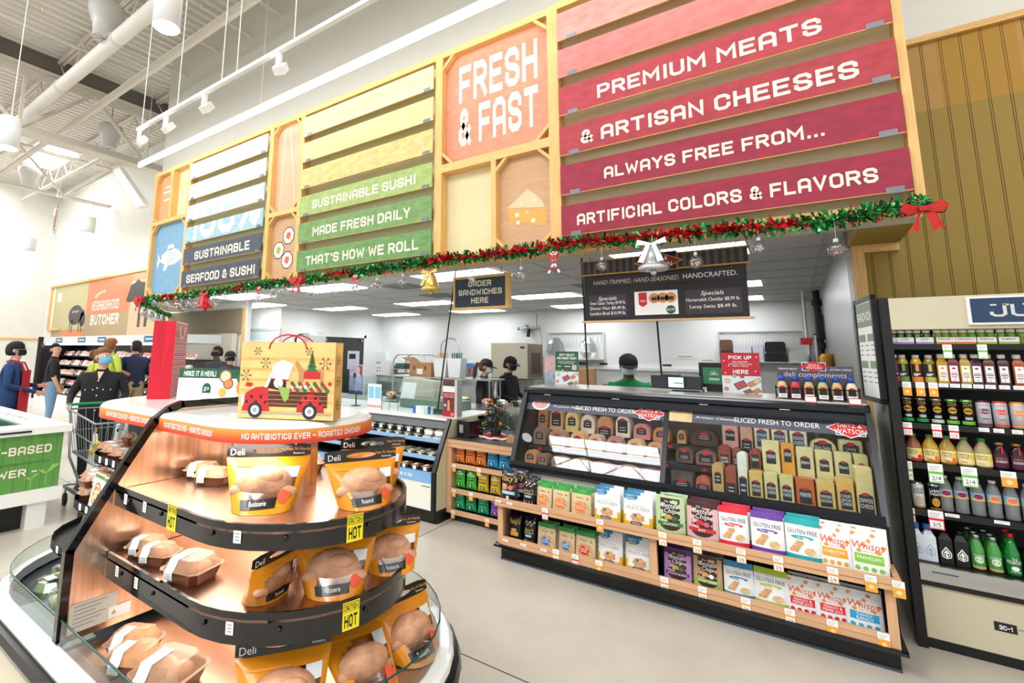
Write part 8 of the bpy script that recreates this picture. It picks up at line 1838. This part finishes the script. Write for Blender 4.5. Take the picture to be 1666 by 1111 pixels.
for s, (z, y) in enumerate(SHM):
    for i in range(34):
        k = rr.choice((0, 1, 2, 3) if s else (2, 2, 1, 3)); o = MP[k]
        if not first[k]: o = o.copy(); COL.objects.link(o)
        first[k] = False; o.location = (-17.4 + .218 * i, y + .12, z + .002); o.rotation_euler = (-.5, 0, rr.uniform(-.1, .1)); o.scale = (1, 1, rr.uniform(.85, 1.15))
        tag(o, '%s meat tray, %s along from the open glass door, %s meat shelf' % (MN[k], ordn(i), ('top', 'second', 'third', 'fourth', 'lowest')[s]), 'meat tray', 'trays on the %s meat shelf' % ('top', 'second', 'third', 'fourth', 'lowest')[s])
t = thing('glass_door', 'open black framed glass cooler door at the end of the meat case', 'glass door', (-17.7, 4.85, .25), -.75)
g = MB()
for b in ((-1.3, 0, -.03, .03, 0, .07), (-1.3, 0, -.03, .03, 1.65, 1.74), (-1.3, -1.22, -.03, .03, .07, 1.65), (-.08, 0, -.03, .03, .07, 1.65), (-.7, -.62, -.03, .03, .07, 1.65)): g.box(*b, BLACK)
g.obj('frame', t); MB().box(-1.22, -.08, -.005, .005, .07, 1.65, glass('door_glass', '#e2e6da', .12)).obj('pane', t); g = MB(); g.cyl((-.15, -.06, .5), (-.15, -.06, 1.2), .02, BLACK, n=6); g.obj('handle', t); MB().box(-1.2, -.1, -.2, .2, -.25, 0, WHITE).obj('sill_base', t)
# green freezer
FZ = thing('chest_freezer', 'white chest freezer with a green PLANT-BASED POWER side', 'freezer', (-5.76, 1.9, 0))
GRN = mat('freezer_green', '#5f9a4a', .45, noise=(3, .08, 3, (1, 9, .6))); GDK = mat('freezer_groove', '#4a7f3a', .6); g = MB(); g.box(-2.8, -.03, -2.6, -.03, .3, .87, GRN)
for k in range(26): y = -2.58 + k * .1; g.box(-.03, -.0285, y, y + .004, .36, .87, GDK)
g.box(-.03, -.026, -2.6, -.12, .60, .61, GDK); g.obj('side_panel', FZ)
g = MB(); F = lambda k: (lambda u, v: (-.0275 + .001 * k, u, v)); LEAF = mat('freezer_leaf', '#8fc45f', .5)
btext(g, 'PLANT-BASED', F(1), -.115, .683, .074, OFFW, w=.70, align='r'); btext(g, 'POWER -', F(1), -.21, .49, .066, OFFW, w=.43, align='r')
for u, v, sc in ((-.135, .385, .66), (-.25, .385, .42)):
    g.poly(F(0), [(u - .004, v), (u + .004, v), (u + .006, v + .19 * sc), (u - .002, v + .19 * sc)], LEAF)
    g.poly(F(0), [(u, v + .16 * sc), (u + .05 * sc, v + .18 * sc), (u + .16 * sc, v + .27 * sc), (u + .06 * sc, v + .27 * sc)], LEAF); g.poly(F(0), [(u, v + .15 * sc), (u - .04 * sc, v + .16 * sc), (u - .11 * sc, v + .22 * sc), (u - .03 * sc, v + .21 * sc)], LEAF)
g.obj('lettering', FZ)
g = MB(); g.box(-2.83, .0, -2.62, .0, .24, .355, WHITE); g.obj('bumper', FZ); g = MB(); g.box(-2.7, -.15, -2.5, -.2, 0, .24, BLACK); g.obj('kick_plate', FZ); g = MB(); g.box(-.18, -.04, -.25, -.1, 0, .24, IWHITE); g.obj('foot', FZ)
g = MB()
for b in ((-.28, .02, -2.64, .02), (-2.84, -2.5, -2.64, .02), (-2.5, -.28, -.25, .02)): g.box(b[0], b[1], b[2], b[3], .86, .925, WHITE)
g.obj('rim', FZ); MB().box(.02, .03, -2.6, -.3, .885, .9, INK).obj('grip_rail', FZ); MB().box(-2.5, -.28, -2.6, -.25, .902, .91, GLS).obj('glass_lid', FZ)
g = MB()
for k in range(8): g.rect(lambda u, v: (u, v, .926), -2.2 + .2 * k, -2.1 + .2 * k, -.17, -.12, (PRD, PGREY)[k % 2 and 1])
g.obj('rim_print', FZ); g = MB(); g.box(-2.5, -.28, -2.6, -.25, .6, .61, mat('freezer_inside', '#b9bcc0', .5)); g.obj('basket_floor', FZ)
for k in range(14): g = MB(); g.box(-.1, .1, -.13, .13, 0, .14, (mat('frozen_red', '#b03a40', .4), mat('frozen_white', '#dfe2e6', .4), mat('frozen_pink', '#d09a9c', .4))[k % 3]); tag(g.obj('frozen_pack', None, (-6.3 - .24 * (k % 7), 1.1 - .36 * (k // 7), .612), .1 * (k % 3)), '%s frozen pack inside the chest freezer, %s along its %s row' % (('red', 'white', 'pink')[k % 3], ORD[k % 7], ('far', 'near')[k // 7]), 'frozen pack', 'packs in the chest freezer')
# shopping cart
WIRE = mat('cart_grey_wire', '#8f9498', .4, .5)
CA = thing('shopping_cart', 'grey wire shopping cart with a green handle pushed by the woman', 'shopping cart', (-6.0, 2.31, 0), -.15)
g = MB(); top = [(-.42, -.27, 1.0), (.5, -.2, .93), (.5, .2, .93), (-.42, .27, 1.0)]; bot = [(-.36, -.2, .55), (.42, -.15, .52), (.42, .15, .52), (-.36, .2, .55)]
for L in (top, bot): g.tube(L, .011, WIRE, 6, True)
mid = [tuple((Vector(a) + Vector(b)) / 2) for a, b in zip(top, bot)]; g.tube(mid, .006, WIRE, 5, True)
for i in range(4):
    for k in range(9 if i % 2 == 0 else 7):
        n = 9 if i % 2 == 0 else 7; A = Vector(top[i]).lerp(Vector(top[(i + 1) % 4]), k / n); B = Vector(bot[i]).lerp(Vector(bot[(i + 1) % 4]), k / n); g.cyl(A, B, .004, WIRE, n=4, caps=False)
for k in range(1, 8): g.cyl(Vector(bot[0]).lerp(Vector(bot[1]), k / 8), Vector(bot[3]).lerp(Vector(bot[2]), k / 8), .004, WIRE, n=4, caps=False)
g.obj('basket', CA); g = MB()
for y in (-.25, .25): g.tube([(-.5, y, 1.04), (-.44, y, 1.0), (-.38, y * .9, .5), (.35, y * .8, .25), (-.4, y, .2)], .014, WIRE, 6)
g.tube([(-.4, -.25, .2), (.4, -.2, .2), (.4, .2, .2), (-.4, .25, .2)], .012, WIRE, 6, True); g.obj('frame', CA); MB().cyl((-.5, -.27, 1.04), (-.5, .27, 1.04), .017, mat('cart_green_handle', '#1f8a4a', .4), n=10).obj('handle', CA)
for x in (-.4, .4):
    for y in (-.22, .22): g = MB(); g.cyl((x, y - .015, .06), (x, y + .015, .06), .06, INK, n=14); g.cyl((x, y, .06), (x, y, .2), .01, WIRE, n=6); g.obj('wheel', CA)
for i, (x, y, z) in enumerate(((-5.98, 2.2, .60), (-5.92, 2.28, .60), (-5.95, 2.22, .67))): tag(MB().sphere((0, 0, 0), .035, mat('lemon_yellow', '#d9bf3a', .5), 10, 1.5).obj('lemon', None, (x, y, z), i), 'yellow lemon in the cart, %s' % ('nearest the freezer', 'farther from the freezer', 'on top of the other two')[i], 'lemon', 'lemons in the cart')
# ================================================================ people
import bmesh
SKINM = {k: mat('skin_' + k, c, .5) for k, c in (('light', '#d9a58c'), ('tan', '#c48c6c'), ('deep', '#6a4432'))}
def cloth(n, c): return mat('cloth_' + n, c, .85, noise=(30, .08, 3), bump=(14, .25))
SHOE = mat('shoe_dark', '#2a2624', .6)
def person(label, loc, yaw, H, top, bottom, skin='light', girth=1.0, sleeve='short', arms=None, lean=0, look=0, nod=0, hair=None, cap=None, mask=None, apron=None, pony=False, glasses=False, bald=False, capback=False):
    k = H / 1.75; sm = SKINM[skin]
    A = arms or {-1: ((-.25, .02, 1.14), (-.24, -.06, .90)), 1: ((.25, .02, 1.14), (.24, -.06, .90))}
    V = []; E = []; S = []
    def v(p, r): V.append((Vector(p), r if isinstance(r, tuple) else (r, r))); return len(V) - 1
    def e(a, b, m): E.append((a, b)); S.append((a, b, m))
    T = 'top'; gx = girth
    pel = v((0, 0, .95), (.165 * gx, .12 * gx)); sp = v((0, 0, 1.13), (.158 * gx, .115 * gx)); ch = v((0, .005, 1.31), (.175 * gx, .12 * gx)); nb = v((0, .015, 1.455), .085); nk = v((0, .0, 1.525), .055)
    e(pel, sp, T); e(sp, ch, T); e(ch, nb, T); e(nb, nk, 'skin')
    h1 = v((0, -.025, 1.59), .066); h2 = v((0, -.012, 1.66), .092); h3 = v((0, .0, 1.72), .066)
    e(nk, h1, 'skin'); e(h1, h2, 'skin'); e(h2, h3, 'skin')
    for s in (-1, 1):
        sh = v((s * .185 * (.6 + .4 * gx), .01, 1.405), .068); el = v(A[s][0], .047); wr = v(A[s][1], .029)
        e(ch, sh, T); e(sh, el, T); e(el, wr, T if sleeve == 'long' else 'skin')
        d = (Vector(A[s][1]) - Vector(A[s][0])).normalized(); sd = Vector((-s, 0, 0)) if abs(d.x) < .8 else Vector((0, -1, 0)); sd = (sd - d * sd.dot(d)).normalized(); nr = d.cross(sd)
        W_ = Vector(A[s][1]); pm = v(W_ + d * .055, (.036, .02)); e(wr, pm, 'skin')
        for q, (o, L) in enumerate(((-.026, .06), (-.009, .072), (.009, .068), (.024, .052))):
            f1 = v(W_ + d * .095 + nr * o, .0095); f2 = v(W_ + d * (.095 + L * .55) + nr * o * 1.05 + sd * .012, .0085); f3 = v(W_ + d * (.095 + L * .85) + nr * o + sd * .035, .0075); e(pm, f1, 'skin'); e(f1, f2, 'skin'); e(f2, f3, 'skin')
        th = v(W_ + d * .06 - nr * .042 + sd * .012, .0105); t2 = v(W_ + d * .095 - nr * .045 + sd * .03, .009); e(pm, th, 'skin'); e(th, t2, 'skin')
        hp = v((s * .095 * gx, 0, .9), .105 * gx); kn = v((s * .11, -.015, .5), .066); an = v((s * .115, .02, .1), .044); to = v((s * .125, -.13, .04), .035)
        e(pel, hp, 'bottom'); e(hp, kn, 'bottom'); e(kn, an, 'bottom'); e(an, to, 'shoe')
    Rl = Matrix.Rotation(lean, 4, 'X')
    def bend(p):
        if lean and p.z > .95: q = p - Vector((0, 0, .95)); return (Rl @ q.to_4d()).to_3d() + Vector((0, 0, .95))
        return p
    HC = Vector((0, 0, 1.53)); HR = Matrix.Rotation(look, 3, 'Z') @ Matrix.Rotation(nod, 3, 'X')
    hd = lambda p: bend(HC + HR @ (Vector(p) - HC)) * k
    bm = bmesh.new(); ly = bm.verts.layers.skin.verify(); bv = []
    for i, (p, r) in enumerate(V):
        q = hd(p) if i in (h1, h2, h3) else bend(p) * k
        b = bm.verts.new(q); b[ly].radius = (r[0] * k, r[1] * k); b[ly].use_root = (i == pel); bv.append(b)
    for a, b in E: bm.edges.new((bv[a], bv[b]))
    me = bpy.data.meshes.new('person'); bm.to_mesh(me); bm.free()
    tmp = bpy.data.objects.new('person_base', me); COL.objects.link(tmp)
    sk = tmp.modifiers.new('skin', 'SKIN'); sk.use_smooth_shade = True; sb = tmp.modifiers.new('smooth', 'SUBSURF'); sb.levels = sb.render_levels = 2
    dg = bpy.context.evaluated_depsgraph_get(); nm = bpy.data.meshes.new_from_object(tmp.evaluated_get(dg)); nm.name = 'person'
    bpy.data.objects.remove(tmp)
    P = [b[0] for b in V]; Q = [hd(p) if i in (h1, h2, h3) else bend(p) * k for i, p in enumerate(P)]
    mats = {'top': top, 'skin': sm, 'bottom': bottom, 'shoe': SHOE}; keys = list(mats); nm.materials.clear()
    for q in keys: nm.materials.append(mats[q])
    segs = []
    for a, b, m in S:
        r = max(sum(V[a][1]) / 2, .02), max(sum(V[b][1]) / 2, .02)
        segs.append((Q[a], Q[b] - Q[a], r, keys.index(m)))
    for p in nm.polygons:
        c = p.center; best = 9; bi = 0
        for A0, D, r, mi in segs:
            t = max(0, min(1, (c - A0).dot(D) / max(D.length_squared, 1e-9))); d = (c - A0 - D * t).length / (r[0] + (r[1] - r[0]) * t) / k
            if d < best: best = d; bi = mi
        if sleeve == 'short' and 0: pass
        if bi == 0 and c.z < .93 * k and not lean: bi = 2 if c.z < .9 * k else 0
        p.material_index = bi; p.use_smooth = True
    o = bpy.data.objects.new('person', nm); COL.objects.link(o); o.location = loc; o.rotation_euler = (0, 0, yaw); tag(o, label, 'person')
    def part(nm_, g, m=None):
        g.v = [tuple(hd(p)) for p in g.v]; return g.obj(nm_, o)
    hcn = (0, -.012, 1.655)
    g = MB()
    for s in (-1, 1): g.sphere((s * .032, -.094, 1.665), .011, PAPER, 8); g.sphere((s * .032, -.101, 1.665), .007, INK, 8); g.box(s * .032 - .018, s * .032 + .018, -.101, -.09, 1.684, 1.689, hair or INK)
    part('eyes', g)
    g = MB(); g.lathe([(.008, 0), (.017, .004), (.012, .02), (.006, .045)], sm, (0, -.1, 1.622), 8); part('nose', g)
    g = MB()
    for s in (-1, 1): g.sphere((s * .09, .005, 1.645), .026, sm, 8, .4, .75, 1.2)
    part('ears', g)
    if not mask: g = MB(); g.sphere((0, -.088, 1.592), .022, mat('lip', '#a8645a', .5), 8, 1.2, .5, .35); part('mouth', g)
    if hair and not bald:
        g = MB(); g.lathe([(.001, .118), (.055, .11), (.094, .07), (.107, .015), (.106, -.035), (.088, -.085)], hair, (0, .016, 1.66), 18, sy=1.02)
        vs = []
        for p in g.v:
            p = Vector(p)
            if p.y < -.055 and p.z < 1.72: p.y = -.045; p.x *= .98
            if p.y < .035 and p.z < 1.675: p.x *= .7; p.y *= .4
            vs.append(tuple(p + Vector((math.sin(p.z * 90 + p.x * 70), math.cos(p.x * 80), math.sin(p.y * 90))) * .007))
        g.v = vs; part('hair', g)
    if pony: g = MB(); g.tube([(0, .1, 1.68), (0, .16, 1.66), (0, .18, 1.58), (0, .165, 1.48), (0, .15, 1.38)], [.02, .035, .038, .03, .012], hair, 8); part('ponytail', g)
    if cap:
        g = MB(); g.lathe([(.001, .112), (.05, .106), (.088, .075), (.104, .03), (.105, .0)], cap, (0, .004, 1.675), 20); s = 1 if capback else -1
        n = 9; L = [(.085 * math.cos(math.pi * i / n), s * (.06 + .125 * math.sin(math.pi * i / n)), 1.682 - .012 * math.sin(math.pi * i / n)) for i in range(n + 1)]
        g.add(L + [(a, b, c + .006) for a, b, c in L], [tuple(range(n + 1)), tuple(range(2 * n + 1, n, -1))], cap); part('cap', g)
    if mask:
        g = MB(); g.grid(lambda a, b: (.082 * math.sin((a - .5) * 2.6), -.012 - .104 * math.cos((a - .5) * 2.6) * (1 - .12 * abs(b - .55)) - .012 * math.sin(math.pi * b) * math.cos((a - .5) * 2.6), 1.575 + .085 * b), 10, 5, mask); part('face_mask', g)
        g = MB()
        for s in (-1, 1): g.tube([(s * .08, -.05, 1.645), (s * .092, .0, 1.655), (s * .09, .012, 1.63), (s * .08, -.045, 1.59)], .0022, PAPER if mask is not CAPK else INK, 4)
        part('mask_loops', g)
    if glasses:
        g = MB()
        for s in (-1, 1): g.tube([(s * .032 + .02 * math.cos(a), -.108, 1.665 + .015 * math.sin(a)) for a in [i * .785 for i in range(8)]], .002, INK, 4, True); g.cyl((s * .052, -.105, 1.667), (s * .092, 0, 1.66), .002, INK, n=4)
        part('glasses', g)
    if apron:
        g = MB(); n = 8
        for w, z0, z1, c in ((.20, .55, 1.12, 1.04), (.12, 1.12, 1.36, 1.02)):
            g.grid(lambda a, b: ((a - .5) * 2 * w * gx, (-.125 * gx - .03) * math.cos((a - .5) * 1.6) * c, z0 + (z1 - z0) * b), n, 4, apron)
        g.v = [tuple(bend(Vector(p)) * k) for p in g.v]; g.obj('apron', o)
        g = MB()
        for s in (-1, 1): g.tube([tuple(bend(Vector(p)) * k) for p in ((s * .11, -.15, 1.35), (s * .09, -.10, 1.47), (s * .05, .09, 1.49))], .012, apron, 5)
        g.obj('apron_strap', o)
    return o
CAPK = mat('cap_black', '#17181b', .8); HBR = mat('hair_brown', '#5d4330', .8); HBK = mat('hair_black', '#1c1716', .8); HLT = mat('hair_auburn', '#7a5236', .7)
KH = cloth('khaki', '#a8946c'); JN = cloth('denim', '#6f93b4'); BKC = cloth('black', '#17181c'); NV = cloth('navy', '#1d2740'); LM = cloth('lime', '#b9c94e'); HOOD = cloth('blue_hoodie', '#1f3a66'); GS = cloth('grey_shirt', '#3f4046'); GRS = cloth('kelly_green', '#1f8a4c'); BKP = cloth('black_trousers', '#202127')
MBL = mat('mask_blue', '#6fb4d6', .7); MWH = mat('mask_pale', '#c9d8de', .7)
face = lambda dx, dy: math.atan2(dx, -dy)
arm_f = lambda s, ex=.27, ez=1.15, wx=.2, wy=-.3, wz=1.05: ((s * ex, .0, ez), (s * wx, wy, wz))
w_ = person('woman in black buttoned shirt and blue mask pushing the cart', (-6.80, 2.52, 0), face(.85, -.55), 1.65, BKC, BKP, 'light', 1.3, 'long', {-1: ((-.3, -.04, 1.17), (-.24, -.30, 1.08)), 1: ((.3, -.04, 1.17), (.24, -.30, 1.08))}, look=.75, hair=HLT, mask=MBL)
person('worker in blue hoodie, red apron and black cap', (-9.15, 2.25, 0), face(.35, .75), 1.72, HOOD, HOOD, 'light', 1.35, 'long', {-1: arm_f(-1, wx=.12), 1: arm_f(1, .31, 1.14, .2, -.28, 1.12)}, hair=HBK, cap=CAPK, mask=CAPK, apron=cloth('red_apron', '#c01c28'))
person('man in black polo and blue jeans, seen from behind', (-11.75, 3.5, 0), face(.25, .9), 1.73, BKC, JN, 'light', 1.2, 'short', {-1: ((-.29, .0, 1.15), (-.22, -.1, .93)), 1: ((.29, .0, 1.15), (.27, -.12, .95))}, look=-.9, hair=HBK, glasses=True)
person('man in lime green shirt and orange cap, seen from behind', (-10.75, 4.08, 0), face(-.2, .9), 1.84, LM, KH, 'tan', 1.45, 'short', {-1: arm_f(-1, .3, 1.18, .1, -.3, 1.12), 1: arm_f(1, .32, 1.18, .1, -.3, 1.12)}, look=.5, hair=HLT, cap=mat('cap_orange', '#c4552a', .8))
person('second person in lime green half hidden behind the woman', (-11.75, 4.2, 0), face(.5, .9), 1.62, LM, KH, 'tan', 1.3, 'short', hair=HBR)
person('man with black hair, navy shirt and khaki trousers', (-10.95, 4.62, 0), face(-.85, -.1), 1.81, NV, KH, 'tan', 1.25, 'long', {-1: arm_f(-1, .28, 1.17, -.05, -.22, 1.16), 1: arm_f(1, .28, 1.17, .05, -.24, 1.18)}, hair=HBK, glasses=True)
person('person in grey blue shirt standing behind the man in navy', (-10.9, 4.68 + .55, 0), face(.6, .6), 1.6, cloth('grey_blue', '#5d6f96'), KH, 'tan', 1.2, 'long', hair=HBK)
person('kitchen worker in black mask and dark hair behind the meal card', (-9.62, 5.62, 0), face(.55, -.8), 1.72, GS, BKP, 'deep', 1.0, 'long', hair=HBK, mask=CAPK, look=-.5)
person('kitchen worker in dark cap turned sideways beside the yellow bag', (-9.0, 5.55, 0), face(.9, -.15), 1.62, GS, BKP, 'light', 1.0, 'long', hair=HBK, cap=CAPK, mask=CAPK)
person('woman with a ponytail, black cap and grey shirt at the prep table', (-3.66, 6.3, 0), face(.9, .2), 1.56, GS, BKP, 'light', 1.05, 'long', {-1: arm_f(-1), 1: arm_f(1)}, hair=HBR, cap=CAPK, mask=MWH, pony=True, nod=.25)
person('worker with black cap close behind the woman with the ponytail', (-3.55, 6.85, 0), face(.9, -.1), 1.60, BKC, BKP, 'light', 1.0, 'long', {-1: arm_f(-1), 1: arm_f(1)}, hair=HBK, cap=CAPK, mask=CAPK, nod=.3)
person('deli worker in green shirt, black cap and pale mask bending forward', (-1.52, 5.85, 0), face(.27, -.95), 1.66, GRS, BKP, 'deep', 1.1, 'short', {-1: ((-.28, -.05, 1.16), (-.16, -.3, 1.02)), 1: ((.28, -.05, 1.16), (.16, -.3, 1.02))}, lean=.2, nod=.12, hair=HBK, cap=CAPK, mask=MWH)
g = MB()
for q in (1.36, 1.27, 1.18, 1.09, 1.0): g.sphere((0, -.158 - .012 * (q < 1.3), q), .009, PAPER, 6)
for u in (-.13, -.05, .06, .14): g.sphere((u, -.15, 1.25), .008, PAPER, 6)
g.v = [tuple(Vector(p) * (1.65 / 1.75)) for p in g.v]; g.obj('shirt_buttons', w_)
g = MB(); g.add([(-.035, -.075, 1.47), (.035, -.075, 1.47), (.0, -.148, 1.36)], [(0, 1, 2)], SKINM['light']); g.v = [tuple(Vector(p) * (1.65 / 1.75)) for p in g.v]; g.obj('open_collar', w_)
